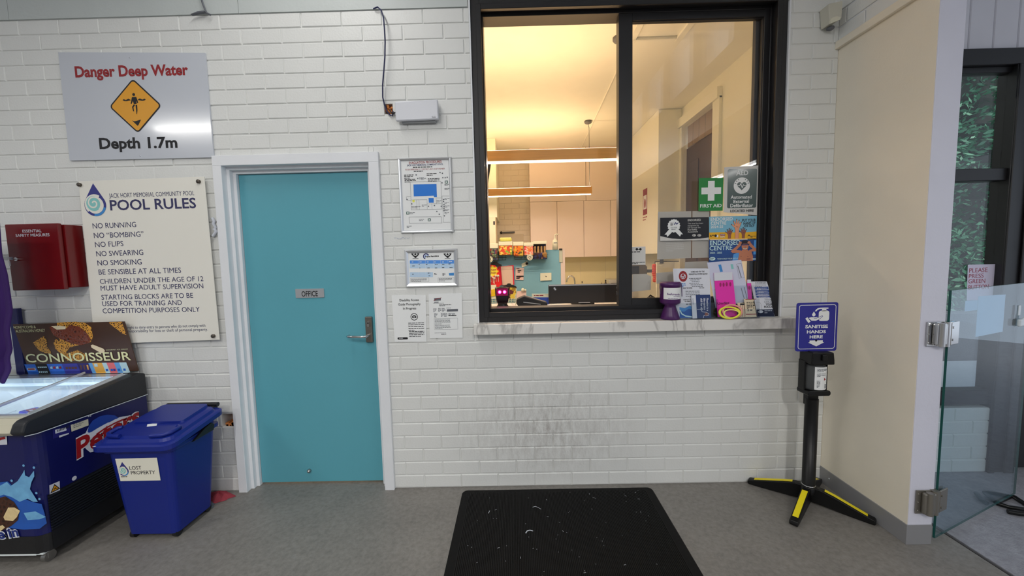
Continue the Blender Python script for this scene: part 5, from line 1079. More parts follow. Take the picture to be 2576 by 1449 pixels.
# ---- collection tin
M_PUR = mat('purple_plastic', (62, 22, 76), .35, k=1.5); M_PURL = mat('purple_lettering', (84, 40, 110), .5, k=1.3)
c = [(-.8663,-.0166)]; tx, ty = -.828, -.008
r = thing('collection_tin', 'dark purple charity tin with white label on the counter', 'tin', (tx, ty, CT))
MB().lathe([(.0, CT+.0005), (.056, CT+.0005), (.058, CT+.006), (.05, CT+.03), (.036, CT+.07), (.031, CT+.085), (.058, CT+.1), (.06, CT+.105), (.06, CT+.145), (.058, CT+.2), (.062, CT+.202), (.062, CT+.222), (.054, CT+.228), (.0, CT+.23)], (tx, ty, 0), 36).build('can', M_PUR, r)
lb = MB(); R = .0605
for i in range(16):
    a0 = math.radians(-150+i*7.5); a1 = a0+math.radians(7.5); lb.add([(tx+R*math.cos(a), ty+R*math.sin(a), z) for a, z in ((a0, CT+.127), (a1, CT+.127), (a1, CT+.196), (a0, CT+.196))], [(0, 1, 2, 3)])
lb.build('label', M_PAPER, r)
t = MB(); t.text('belgravia', [(-.04, CT+.154), (.038, CT+.15)], .012, 0, 0, .02); t.text('foundation', [(-.004, CT+.142), (.04, CT+.141)], .007, 0, 0, 0); t.greek(-.035, CT+.133, .04, 1, .01, .003, 0, 0)
o = MB(); o.add([(tx+R*1.012*math.sin(v[0]/R), ty-R*1.012*math.cos(v[0]/R), v[2]) for v in t.v], t.f); o.build('lettering', M_PURL, r)
MB().tube([(tx+.058, ty-.02, CT+.222), (tx+.061, ty-.02, CT+.2), (tx+.059, ty-.03, CT+.14)], .002, 6).tube([(tx-.058, ty, CT+.222), (tx-.068, ty-.01, CT+.2), (tx-.067, ty-.02, CT+.16)], .002, 6).build('cord', M_PUR, r)

# ---- acrylic holders and their leaflets.  Leaning frame: base line at y0, tilting back
M_ACR = glass('clear_acrylic', (.93, .95, .96), 1.45)
def lean(y0, z0=CT, a=.16): return Matrix.Translation((0, y0, z0)) @ Matrix.Rotation(-a, 4, 'X') @ Matrix.Translation((0, 0, -z0))
def holder(label, x0, x1, h, fh, yb):
    r = thing('leaflet_holder', label, 'leaflet holder', ((x0+x1)/2, yb, CT))
    m = MB(lean(yb, a=.1)); m.box((x0, .022, CT+.004), (x1, .0245, CT+h)); m.build('back_panel', M_ACR, r)
    m = MB(lean(yb, a=.1)); m.box((x0, -.004, CT+.004), (x1, -.0015, CT+fh)); m.build('front_pocket', M_ACR, r)
    m = MB(lean(yb, a=.1)); m.box((x0, -.004, CT+.002), (x1, .0245, CT+.0045)); m.box((x0-.002, -.004, CT+.004), (x0, .0245, CT+h*.6)); m.box((x1, -.004, CT+.004), (x1+.002, .0245, CT+h*.6)); m.build('base_and_sides', M_ACR, r)
    return r
M_FLY = mat('flyer_white', (186, 188, 196), .6, k=1.55); M_FNAV = mat('leaflet_navy', (24, 46, 96), .4, k=1.4); M_PINK = mat('neon_pink', (246, 36, 150), .5, k=1.5); M_YELB = mat('neon_yellow', (222, 222, 60), .5, k=1.5); M_SALM = mat('band_salmon', (232, 140, 130), .5, k=1.5)
ya = -.045
holder('clear acrylic holder with the swim squad flyers and the navy leaflet', (-.8033,1.0758)[0], (-.5654,1.078)[0], .30, .10, ya)
lm = lean(ya+.008, a=.1); yl = 0.
fp = [(-.7932,1.0708),(-.5789,1.0711),(-.5844,1.3692),(-.7918,1.3812)]
x0, x1 = (-.787,1.0738)[0], (-.5891,1.0745)[0]
H0 = .305
r = thing('swim_squad_flyers', 'stack of white swim squad flyers with red round emblem', 'leaflet', ((x0+x1)/2, ya, CT), 'leaflets on the counter')
sh = MB(lm)
for i in range(4): sh.prism([(x0-i*.005, CT+.006), (x1-i*.004, CT+.006), (x1-i*.006, CT+H0+i*.001), (x0-i*.007, CT+H0+i*.002)], .002+i*.002, .003+i*.002)
sh.build('sheet', M_FLY, r)
t = MB(lm); y = .0012; W_ = x1-x0
X = lambda f: x0+f*W_
t.disc(X(.18), CT+.262, .026, y, 0, 24, .033); t.ring(X(.18), CT+.262, .013, .016, y-.0004, 2); t.line([(X(.12), CT+.265), (X(.18), CT+.255), (X(.24), CT+.27)], .005, y-.0006, 2)
t.text('COME AND TRY THE', [(X(.42), CT+.284), (X(.84), CT+.284)], .0085, y, 1, .02); t.text('HEALESVILLE SWIM SQUAD', [(X(.36), CT+.270), (X(.93), CT+.270)], .0085, y, 1, .02)
for i in range(7): t.greek(X(.36+.04*(i % 3)+(.3 if i == 6 else 0)), CT+.248-i*.0098, X(.97), 1, .01, .0036, y, 3)
t.greek(X(.12), CT+.217, X(.25), 3, .009, .005, y, 4)
t.text('WHAT WE OFFER', [(X(.16), CT+.186), (X(.45), CT+.186)], .0075, y, 1, .02); t.greek(X(.24), CT+.170, X(.68), 4, .0105, .0036, y, 3); t.greek(X(.2), CT+.170, X(.215), 4, .0105, .006, y, 1)
t.text('CONTACT OUR MANAGER', [(X(.16), CT+.116), (X(.62), CT+.116)], .0065, y, 1, .02); t.text('VIA EMAIL FOR MORE', [(X(.2), CT+.106), (X(.6), CT+.106)], .0065, y, 1, .02); t.greek(X(.24), CT+.092, X(.62), 1, .01, .005, y, 1)
t.poly([(X(.04), CT+.008), (X(.04), CT+.075), (X(.2), CT+.068), (X(.35), CT+.082), (X(.46), CT+.075), (X(.62), CT+.058), (X(1), CT+.05), (X(1), CT+.008)], y, 5); t.poly([(X(.04), CT+.008), (X(.04), CT+.052), (X(.18), CT+.046), (X(.32), CT+.064), (X(.46), CT+.056), (X(.62), CT+.042), (X(1), CT+.036), (X(1), CT+.008)], y-.0004, 6)
t.line([(X(.05), CT+.055), (X(.1), CT+.034), (X(.22), CT+.02), (X(.45), CT+.013), (X(.7), CT+.01)], .007, y-.0008, 7)
t.build('flyer_print', [M_REDINK, M_INK, M_FLY, M_GREYINK, M_BLUEINK, mat('wave_mid_blue', (60, 128, 190), .4, k=1.4), mat('wave_deep_blue', (22, 78, 152), .4, k=1.4), M_PALEB], r)
x0, x1 = (-.7068,1.0753)[0], (-.5921,1.0801)[0]
lm2 = lean(ya-.005, a=.1); 
r = thing('life_saving_leaflets', 'navy floating leaflets tucked in front of the swim squad flyers', 'leaflet', ((x0+x1)/2, ya, CT), 'leaflets on the counter')
sh = MB(lm2); sh.prism([(x0, CT+.006), (x1, CT+.006), (x1-.004, CT+.148), (x0-.004, CT+.148)], .005, .0075); sh.build('sheet', M_FNAV, r)
t = MB(lm2); y = .0044; t.poly([(x0, CT+.006), (x0+.028, CT+.006), (x0+.024, CT+.147), (x0-.004, CT+.147)], y, 0)
def vtext(mb, s_, x, z0, z1, h, y, m, b):
    q_ = MB(); q_.text(s_, [(0, 0), (z1-z0, 0)], h, 0, m, b); mb.add([(x+v[2], y, z1-v[0]) for v in q_.v], q_.f, m)
vtext(t, 'Floating is a', x0+.088, CT+.05, CT+.128, .0115, y, 0, .02); vtext(t, 'life-saving', x0+.07, CT+.055, CT+.128, .0115, y, 0, .02); vtext(t, 'skill for all!', x0+.052, CT+.055, CT+.128, .0115, y, 0, .02); vtext(t, 'Community', x0+.004, CT+.09, CT+.128, .006, y-.0004, 1, .01)
t.line([(x0+.03, CT+.06), (x0+.05, CT+.062), (x0+.06, CT+.045), (x0+.085, CT+.042), (x0+.1, CT+.034), (x0+.1, CT+.024), (x0+.085, CT+.02), (x0+.07, CT+.024), (x0+.066, CT+.008)], .0025, y, 0); t.disc(x0+.085, CT+.03, .011, y, 2, 16)
t.build('leaflet_print', [M_FLY, M_NAVYINK, M_SKIN2], r)

# second holder: pink wristband sheet, card stacks, wrist bands
hx0, hx1 = (-.558,1.0705)[0], (-.3134,1.0726)[0]
holder('clear acrylic holder with the pink wristbands and card stacks', hx0, hx1, .20, .06, ya-.016)
x0, x1 = (-.5967,1.228)[0], (-.3697,1.1624)[0]
r = thing('tilted_flyer', 'white flyer leaning askew behind the neon pink wristband sheet', 'leaflet', (-.45, ya+.02, CT), 'leaflets on the counter')
lm = lean(ya+.016, a=.08); sh = MB(lm); P_ = [(-.6021,1.4084),(-.3943,1.4205),(-.3494,1.1681),(-.556,1.1286)]; sh.prism(P_, .002, .0035); sh.build('sheet', mat('flyer_lilac_white', (176, 178, 196), .6, k=1.55), r)
t = MB(lm); y = .0014; t.poly([(-.5348,1.3925),(-.5181,1.3945),(-.5076,1.351),(-.5243,1.3489)], y, 0); t.poly([(-.4606,1.3956),(-.4463,1.3953),(-.4408,1.3663),(-.4551,1.3642)], y, 1); t.line([(-.4173,1.385),(-.3964,1.3123)], .004, y, 2); t.line([(-.4247,1.3948),(-.3961,1.399),(-.3772,1.3119),(-.4106,1.3078)], .0012, y, 2, True); t.line([(-.3996,1.2494),(-.3783,1.1687)], .003, y, 2); t.line([(-.3805,1.2539),(-.3642,1.1806)], .003, y, 2)
t.build('flyer_print', [M_BLUEINK, M_TEALINK, M_GREYINK], r)
r = thing('wristband_sheet', 'neon pink sheet of uncut wristbands with white top edge', 'wristbands', (-.49, ya, CT)); lm = lean(ya-.002, a=.1)
P_ = [(-.551,1.0777),(-.4334,1.0776),(-.4541,1.3481),(-.5658,1.3458)]; sh = MB(lm); sh.prism(P_, .008, .0092); sh.build('sheet', M_PINK, r)
t = MB(lm); y = .0072; t.poly([(-.5649,1.2979),(-.453,1.3002),(-.4541,1.3481),(-.5658,1.3458)], y, 0)
for u in (1817, 1825, 1833, 1841):
    pass
for a in [(-.5286,1.2731),(-.5095,1.2727),(-.4905,1.2747),(-.4691,1.2742)]: 
    t.disc(a[0], a[1], .006, y, 1, 14, .013); 
    for dx_ in (-.004, .001, .005): vtext(t, 'IIIIII', a[0]+dx_-.003, a[1]-.072, a[1]-.025, .003, y, 1, .02) if False else t.greek(a[0]+dx_-.0012, a[1]-.026, a[0]+dx_+.0012, 9, .005, .0034, y, 1)
t.text('Under', [(-.5534,1.1507),(-.4776,1.1562)], .016, y-.006, 2, .0); t.text('10', [(-.5265,1.114),(-.498,1.1158)], .016, y-.006, 2, 0)
t.build('wristband_print', [M_FLY, mat('dark_pink_ink', (150, 14, 90), .5, k=1.3), M_INK], r)
r = thing('wristband_strip', 'narrow neon pink wristband strip standing by the focus leaflet', 'wristbands', (-.35, ya, CT)); lm = lean(ya+.004, a=.1)
P_ = [(-.3604,1.1743),(-.3365,1.1787),(-.3396,1.2923),(-.3636,1.2977)]; sh = MB(lm); sh.prism([P_[0], P_[1], P_[2], P_[3]], .008, .009); sh.build('strip', M_PINK, r)
t = MB(lm); q = [(-.3631,1.2784),(-.3392,1.2778),(-.3398,1.2995),(-.3613,1.3)]; t.poly(q, .0072, 0); c = (-.3504,1.2491); t.disc(c[0], c[1], .008, .0072, 1, 12, .012); t.build('strip_print', [M_FLY, bpy.data.materials['dark_pink_ink']], r)
def loop(name, label, c, rx, rz, w, m):
    """a flat wrist band bent into an oval loop, leaning back in the pocket"""
    M = Matrix.Translation(c) @ Matrix.Rotation(-.3, 4, 'X'); vs = []; n_ = 44
    for i in range(n_):
        a = 2*math.pi*i/n_
        for k_ in (0, -w): vs.append(((rx+k_)*math.cos(a), -.004*math.cos(2*a), (rz+k_*.75)*math.sin(a)))
    fs = [(2*i, 2*i+1, (2*i+3) % (2*n_), (2*i+2) % (2*n_)) for i in range(n_)]
    o = MB(M).add(vs, fs, 0, True).build(name, m); md = o.modifiers.new('band_thickness', 'SOLIDIFY'); md.thickness = .005; tag(o, label, 'wristband', 'wristbands in the acrylic holder')
bx = (-.4951,1.124)[0]; bz = CT+.042
loop('wristband', 'yellow rubber wristband in front of the pink sheet, outermost loop', (bx-.006, ya-.026, CT+.040), .066, .0385, .013, M_YELB)
loop('wristband', 'salmon wristband leaning on the yellow band', (bx+.016, ya-.016, CT+.046), .062, .0445, .012, M_SALM)
loop('wristband', 'pale green-yellow wristband nested inside the yellow loop', (bx+.006, ya-.027, CT+.033), .05, .029, .009, mat('band_lime', (206, 216, 110), .5, k=1.5))
# membership cards
M_CARDC = mat('card_cream', (190, 176, 150), .5, k=1.5)
def cards(label, P_, yy, n_):
    r = thing('card_stack', label, 'cards', ((P_[0][0]+P_[1][0])/2, yy, CT), 'card stacks in the acrylic holder'); m = MB(lean(yy, a=.1)); m.prism(P_, .004, .007); m.build('stack', M_CARDC, r)
    t = MB(lean(yy, a=.1)); y = .0032; w_ = P_[1][0]-P_[0][0]; x_ = P_[0][0]; z_ = P_[0][1]; h_ = P_[3][1]-z_
    if n_ == 1:
        t.greek(x_+.006, z_+h_*.8, x_+w_-.008, 4, .009, .004, y, 0); t.textc('S', x_+w_*.22, z_+h_*.33, .02, y, 0); t.greek(x_+w_*.4, z_+h_*.38, x_+w_-.008, 1, .01, .006, y, 0); t.rect(x_, z_+.016, x_+w_, z_+.02, y, 1); t.rect(x_, z_+h_-.005, x_+w_, z_+h_-.002, y, 1)
        for q_ in range(4): t.disc(x_+w_-.016, z_+h_*.82-q_*.012, .0035, y, 0, 8)
    else:
        for q_ in range(3): t.rect(x_+.004+q_*w_/3, z_+.004, x_+.006+q_*w_/3, z_+h_-.012, y, 1); t.greek(x_+.010+q_*w_/3, z_+h_-.03, x_+.013+q_*w_/3, 6, .008, .005, y, 0)
        t.rect(x_+.004, z_+h_-.014, x_+w_-.003, z_+h_-.004, y, 0)
    t.build('card_print', [M_INK, M_REDINK], r)
cards('cream printed cards standing upright at the corner of the clear holder', [(-.3865,1.0733),(-.3221,1.0743),(-.337,1.1809),(-.3941,1.1845)], ya-.008, 1)
cards('edges of cream cards beside the wristbands, lower than the front card', [(-.4223,1.0716),(-.3865,1.0733),(-.3959,1.1605),(-.434,1.1613)], ya-.006, 3)
# focus leaflet
r = thing('focus_leaflets', 'white and navy YOUR CHILD YOUR FOCUS leaflets, last on the counter', 'leaflet', (-.30, -.02, CT), 'leaflets on the counter')
yy = -.012; lm = lean(yy, a=.12); P_ = [(-.2922,1.0675),(-.1879,1.0677),(-.1992,1.1196),(-.2061,1.1858),(-.2178,1.2544),(-.226,1.2837),(-.3224,1.2858)]
sh = MB(lm); sh.prism(P_, .002, .006); sh.build('sheet', M_FLY, r)
t = MB(lm); y = .0012; t.poly([(-.2934,1.0699),(-.1903,1.069),(-.1965,1.1121),(-.2982,1.1119)], y, 0)
for q_ in ([(-.3045,1.2514),(-.2202,1.252),(-.2172,1.2349),(-.3017,1.2343)], [(-.3016,1.2319),(-.2147,1.2324),(-.2142,1.2153),(-.2987,1.2147)], [(-.2986,1.2123),(-.2117,1.2128),(-.2114,1.2006),(-.2983,1.2001)], [(-.2958,1.1976),(-.2088,1.1969),(-.2085,1.1859),(-.293,1.1853)]): t.poly(q_, y, 1); t.greek(q_[3][0]+.012, (q_[0][1]+q_[3][1])/2, q_[1][0]-.01, 2, .006, .0025, y-.0004, 2)
t.text('YOUR', [(-.2466,1.1672),(-.203,1.1662)], .0115, y, 3, 0); t.text('CHILD', [(-.2486,1.1525),(-.2014,1.1527)], .0115, y, 3, 0); t.text('YOUR', [(-.2409,1.1376),(-.1997,1.1367)], .0115, y, 4, .03); t.text('FOCUS', [(-.2501,1.1219),(-.1992,1.122)], .0115, y, 4, .03)
t.greek((-.298,1.278)[0], (-.298,1.278)[1], (-.2306,1.2765)[0], 4, .008, .0028, y, 3); t.disc((-.2736,1.0991)[0], (-.2736,1.0991)[1], .0165, y-.0005, 2, 18, .0085); t.greek((-.2495,1.1035)[0], (-.2495,1.1035)[1], (-.2035,1.1025)[0], 2, .012, .0035, y-.0005, 2)
t.line([(-.2946,1.156),(-.2753,1.1555),(-.2676,1.1431),(-.2644,1.1136)], .0009, y, 3)
t.build('leaflet_print', [mat('leaflet_slate', (38, 44, 62), .4, k=1.4), mat('leaflet_bar_blue', (50, 74, 132), .4, k=1.4), M_FLY, M_GREYINK, M_INK], r)
m = MB(lean(-.02, a=.12)); q = [(-.3008,1.0667),(-.1921,1.0669)]; m.box((q[0][0], -.002, CT+.002), (q[1][0], .0, CT+.05)); m.box((q[0][0], -.002, CT+.001), (q[1][0], .018, CT+.003)); m.box((q[0][0], .016, CT+.003), (q[1][0], .018, CT+.16))
tag(m.build('leaflet_holder', M_ACR), 'narrow clear holder for the focus leaflets at the end of the counter', 'leaflet holder')

# ================================================================ glass gate, entry glazing, outdoors
GM = Matrix.Translation((.27, -.545, 0)) @ Matrix.Rotation(math.radians(22.2), 4, 'Z')
M_GATE = glass('gate_glass', (.86, .94, .98), 1.5); M_GEDGE = mat('green_glass_edge', (20, 70, 66), .2, k=1.3)
r = thing('glass_gate', 'frameless glass pool gate swung open on two hinges', 'gate', (.27, -.545, 0))
MB(GM).box((0, -.004, .034), (.888, .004, 1.264)).build('glass_panel', M_GATE, r)
e = MB(GM); e.box((-.0015, -.0045, .034), (-.0002, .0045, 1.264)); e.box((0, -.0042, .0335), (.888, .0042, .0345)); e.box((0, -.0042, 1.2635), (.888, .0042, 1.2645)); e.box((.8878, -.0042, .034), (.889, .0042, 1.264))
e.build('glass_edge', M_GEDGE, r)
def hinge(z0, z1, m, nm):
    h = MB(GM); h.box((.004, -.012, z0+.004), (.075, -.005, z1-.004), 0, .003).box((.004, .005, z0+.004), (.075, .012, z1-.004), 0, .003)
    for zz in (.25, .75): h.tube([(.015, -.016, z0+(z1-z0)*zz), (.015, -.011, z0+(z1-z0)*zz)], .005, 10)
    h.tube([(-.02, .0, z0), (-.02, .0, z1)], .017, 16).box((-.02, -.008, z0+.01), (.004, .008, z1-.01), 0, .002); h.build('hinge', m, r)
    o = thing('hinge_plate', ('polished' if nm == 'upper' else 'dull')+' steel hinge plate on the end of the stub wall, '+('half way up the gate' if nm == 'upper' else 'just over the grey skirting'), 'hinge', (.21, YE-.01, z0), 'gate hinges')
    w_ = MB(); w_.box((.165, YE-.012, z0), (.252, YE-.0065, z1), 0, .002); w_.box((.185, YE-.032, z0+.006), (.245, YE-.012, z1-.006), 0, .008); w_.tube([(.214, YE-.028, z0+.004), (.214, YE-.028, z1-.004)], .016, 14)
    for zz in (.15, .5, .85): w_.ball((.173, YE-.013, z0+(z1-z0)*zz), (.004, .003, .004), 0, 8)
    w_.build('plate', m, o)
hinge(1.0, 1.118, M_CHROME, 'upper'); hinge(.165, .285, mat('dull_steel', (128, 124, 116), .42, .8, k=1.3), 'lower')
l = MB(GM); l.box((.72, -.008, 1.09), (.745, -.0045, 1.145), 0, .002).box((.715, -.02, 1.03), (.78, -.0045, 1.07), 0, .006).tube([(.75, -.012, 1.06), (.775, -.02, 1.085)], .006, 8); l.build('latch', mat('frosted_latch', (190, 196, 200), .3, k=1.5), r)
r = thing('taped_page', 'white landscape page taped to the glass gate', 'paper', (.65, -.36, 1.01))
MB(GM).prism([(.292, 1.012), (.59, 1.012), (.59, 1.211), (.292, 1.219)], .0045, .0052).build('sheet', mat('pale_blue_paper', (170, 184, 212), .6, k=1.55), r)
r = thing('taped_page', 'small white slip taped to the glass gate beside the bigger page', 'paper', (.45, -.45, 1.15))
MB(GM).prism([(.162, 1.152), (.289, 1.150), (.289, 1.2), (.162, 1.204)], .0045, .0052).build('sheet', bpy.data.materials['pale_blue_paper'], r)

# entry glazing beyond the stub wall, standing in the line of the brick wall
gl = thing('window_2', 'black framed entry sidelight with transom looking onto the hedge', 'window', (1.1, .1, 0)); gl['kind'] = 'structure'
f = MB(); f.box((.262, .06, 2.55), (1.62, .16, 2.645), 0, .003, 1); f.box((.262, .06, .45), (.33, .16, 2.55), 0, .003, 1); f.box((1.262, .06, .0), (1.44, .16, 2.55), 0, .003, 1)
f.box((.33, .075, 1.87), (1.262, .15, 1.945), 0, .003, 1); f.box((.33, .075, .45), (1.262, .15, .545), 0, .003, 1); f.box((1.262, .05, 0), (1.30, .06, 2.55), 0, .003, 1); f.box((1.36, .045, 0), (1.42, .06, 2.55), 0, .004, 1)
f.box((.33, .09, 2.515), (1.262, .14, 2.55), 0, .002, 1)
f.build('frame', M_BLACKAL, gl)
MB().box((.33, .108, .545), (1.262, .114, 1.87)).build('pane', M_GLASS, gl); MB().box((.33, .108, 1.945), (1.262, .114, 2.515)).build('transom_pane', M_GLASS, gl)
d2 = MB(); d2.box((1.44, .08, .02), (2.4, .13, 2.55), 0, .004); d2.box((1.44, .075, 1.87), (2.4, .08, 1.945)); o = d2.build('door_2', M_BLACKAL); struct(o)
bx = MB(); bx.box((1.40, .02, 1.44), (1.475, .045, 1.505), 0, .006); o = thing('door_button', 'white push button box on the black entry post', 'switch', (1.43, .03, 1.44)); bx.build('box', M_SIGNW, o); MB().tube([(1.437, .02, 1.472), (1.437, .012, 1.472)], .014, 16).build('button', M_GREYINK, o)
cl = MB(); x = .26
while x < 2.6: cl.box((x, .095, 2.645), (x+.142, .12, 4.7), 0, .004, 1); x += .1475
struct(cl.build('wall_entry', mat('lilac_white_boards', (190, 188, 198), .45, k=1.7)))
lw = MB(); lw.box((.262, .075, 0), (1.42, .17, .43)); brick_face(lw, .262, 1.42, 0, 5, [], .075, lambda n: (.262+(.12 if n % 2 else 0)+.06, .24)); 
struct(lw.build('wall_low', M_PAINT))
r = thing('button_note', 'handwritten PLEASE PRESS GREEN BUTTON page on the entry glass', 'notice', (1.15, .1, 1.2))
P_ = [(1.0922,1.3535),(1.2936,1.354),(1.3034,1.1312),(1.1009,1.1254)]; MB().prism(P_, .1, .101).build('sheet', mat('lilac_paper', (190, 184, 210), .6, k=1.5), r)
t = MB(); y = .0994
for s_, e_, h_ in (('PLEASE', [(1.1033,1.3029),(1.2177,1.3054)], 0.0278), ('PRESS', [(1.1033,1.2675),(1.1954,1.2705)], 0.0253), ('GREEN', [(1.1032,1.2347),(1.2078,1.2374)], 0.0253), ('BUTTON', [(1.106,1.194),(1.2332,1.1988)], 0.028)): t.text(s_, e_, h_, y, 0, 0)
t.build('handwriting', [mat('red_biro', (150, 60, 80), .6, k=1.3)], r)

# outdoors: paving, a retaining wall and the hedge
struct(MB().box((.27, 1.2, -.12), (10, 6, -.01)).build('ground', mat('path_concrete', (150, 156, 164), .7, k=1.2, bump=.2)))
struct(MB().box((.30, 2.6, -.01), (9.5, 2.8, .62), 0, .01).build('wall_garden', mat('grey_blocks', (86, 88, 94), .7, k=1.2, bump=.3)))
def leafmat():
    m = mat('hedge_leaf', (58, 112, 84), .5, k=1.7, var=.6, vscale=4); return m
M_LEAF = leafmat()
rnd = random.Random(11); h = MB()
for i in range(21000):
    x = rnd.uniform(1.2, 8.4); z = rnd.uniform(.4, 5.4); 
    y = 3.35+.28*math.sin(x*2.3+z)+.25*math.sin(z*3.1-x)+rnd.uniform(-.25, .5)
    s_ = rnd.uniform(.03, .07); a = Vector((rnd.uniform(-1, 1), rnd.uniform(-1, 1), rnd.uniform(-.9, .5))).normalized(); b_ = a.cross(Vector((rnd.uniform(-1, 1), rnd.uniform(-1, 1), rnd.uniform(-1, 1)))).normalized()
    c = Vector((x, y, z)); h.add([c-a*s_, c-b_*s_*.4, c+a*s_, c+b_*s_*.4], [(0, 1, 2, 3)])
hd_ = thing('hedge', 'tall green hedge growing outside behind the entry glass', 'hedge', (5.6, 3.4, 0)); h.build('foliage', M_LEAF, hd_)
core = MB(); n_ = 14  # dark core sheets added behind the leaves to close the gaps
vs = [(.6+8.2*i/n_, 3.85+.15*math.sin(i*1.7+j), .0+5.2*j/n_) for j in range(n_+1) for i in range(n_+1)]; vs += [(v[0], v[1]+.6, v[2]) for v in vs]
N_ = (n_+1)**2; core.add(vs, [(j*(n_+1)+i, j*(n_+1)+i+1, (j+1)*(n_+1)+i+1, (j+1)*(n_+1)+i) for j in range(n_) for i in range(n_)]+[(N_+j*(n_+1)+i, N_+(j+1)*(n_+1)+i, N_+(j+1)*(n_+1)+i+1, N_+j*(n_+1)+i+1) for j in range(n_) for i in range(n_)])
core.build('dark_core', mat('hedge_dark_core', (24, 40, 30), .8, k=1.2), hd_)
# tubular foot of a rack standing past the gate
P_ = [(0.9285,-.2592),(1.0736,-.2046),(1.0955,-.2089),(1.0651,-.2978),(1.047,-.3279),(0.9548,-.2985),(0.9285,-.2592)]
t = MB().tube([(p_[0], p_[1], (.0125)+.0*(i in (1, 2))) for i, p_ in enumerate(P_)], .011, 10); Q_ = [(0.8987,-.3342),(0.9303,-.3515),(1.0005,-.363)]; t.tube([(p_[0], p_[1], .014) for p_ in Q_], .012, 10)
tag(t.build('rack_foot', M_STAND), 'black tubular rack foot on the concrete past the glass gate', 'rack')

# ================================================================ the lit office behind the window
ZC = 3.08; YB = 3.85; XO = .13
M_OCEIL = mat('office_ceiling_white', (226, 216, 206), .6, k=1.3); M_CAB = mat('cabinet_white', (212, 196, 186), .35, k=1.35, var=.01); M_OBR = mat('office_painted_brick', (214, 202, 186), .5, k=1.35, bump=.1)
struct(MB().box((-4.4, .24, ZC), (XO+.12, 4.1, ZC+.1)).build('ceiling_office', M_OCEIL))
ob = MB(); ob.box((-4.4, YB, 0), (XO+.12, YB+.1, ZC)); brick_face(ob, -3.2, -1.3, 14, 36, [], YB, lambda n: (-1.45+(.12 if n % 2 else 0), .24)); struct(ob.build('wall_office_back', M_OBR))
struct(MB().box((-4.4, .24, 0), (-4.3, YB, ZC)).build('wall_office_left', M_CREAM))
ow = MB(); DY0, DY1, DZ = 1.37, 2.04, 2.86
ow.box((XO, .24, 0), (XO+.12, DY0, ZC)); ow.box((XO, DY1, 0), (XO+.12, YB, ZC)); ow.box((XO, DY0, DZ), (XO+.12, DY1, ZC)); struct(ow.build('wall_office_right', M_CREAM))
ob = MB(Matrix.Translation((-.146, 0, 0)) @ Matrix.Rotation(-math.pi/2, 4, 'Z')); ob.box((-.31, .0, 0), (-.24, .27, ZC)); brick_face(ob, -.308, -.19, 12, 34, [], .0, lambda n: (.1+(.06 if n % 2 else 0), .12), dep=.0015, gap=.008); struct(ob.build('trim_5', M_OBR))
c = MB(); c.box((XO-.03, DY0-.12, 0), (XO, DY0, DZ+.02), 0, .003); c.box((XO-.03, DY1, 0), (XO, DY1+.06, DZ), 0, .003); c.prism_y([(DY0-.12, DZ), (DY1+.12, DZ), (DY1+.12, DZ+.10), (DY0-.12, DZ+.10)], XO-.05, XO, 0, .004); struct(c.build('trim_6', M_CREAM))
M_DBR = mat('dark_brown_door', (74, 56, 46), .4, k=1.1); M_SLAT = mat('translucent_slats', (140, 120, 98), .4, k=1.1)
d3 = thing('door_3', 'dark brown door with slatted top light on the far side of the office', 'door', (XO, 1.7, 0)); d3['kind'] = 'structure'
m = MB(); m.box((XO+.03, DY0, 0), (XO+.07, DY1, 2.62), 0, .003); m.box((XO+.022, DY0+.1, 1.2), (XO+.03, DY0+.28, 2.45), 0, .004).box((XO+.022, DY0+.38, 1.2), (XO+.03, DY0+.58, 2.45), 0, .004); m.build('leaf', M_DBR, d3)
m = MB(); 
for i in range(5): m.box((XO+.035, DY0+i*.134, 2.63), (XO+.05, DY0+i*.134+.126, DZ), 0, .002, 1)
m.build('slats', M_SLAT, d3)
sc_ = MB()
for z in (1.3, 1.62, 1.95, 2.28, 2.6, 2.9): sc_.ball((XO-.001, .745, z), (.003, .006, .006), 0, 8)
sc_.box((XO-.004, .742, 0), (XO, .748, ZC)); struct(sc_.build('trim_7', M_GREYINK))
# overhead cupboard on the far wall side with a fire sign
m = MB(); m.box((-.13, 2.1, 1.47), (XO-.002, 3.48, ZC-.002), 0, .003); o = thing('side_cupboard', 'tall cream cupboard end hung above the paper towel holder', 'cupboard', (0, 2.8, 1.47)); m.build('carcass', M_CREAM, o)
SL = MB(Matrix.Translation((-.1305, 0, 0)) @ Matrix.Rotation(-math.pi/2, 4, 'Z')); c = [(2.6914,2.1959),(2.5512,1.9973)]
y0_, y1_ = -2.62, -2.46; SL.rect(y0_, 1.96, y1_, 2.28, 0, 0); SL.rect(y0_+.02, 2.03, y1_-.02, 2.2, -.001, 1); SL.disc((y0_+y1_)/2, 2.1, .03, -.002, 0, 12, .06); SL.greek(y0_, 1.93, y1_, 2, .03, .014, 0, 0)
tag(SL.build('fire_sign', [M_REDINK, M_PAPER]), 'small red fire sign on the cream cupboard end', 'sign')

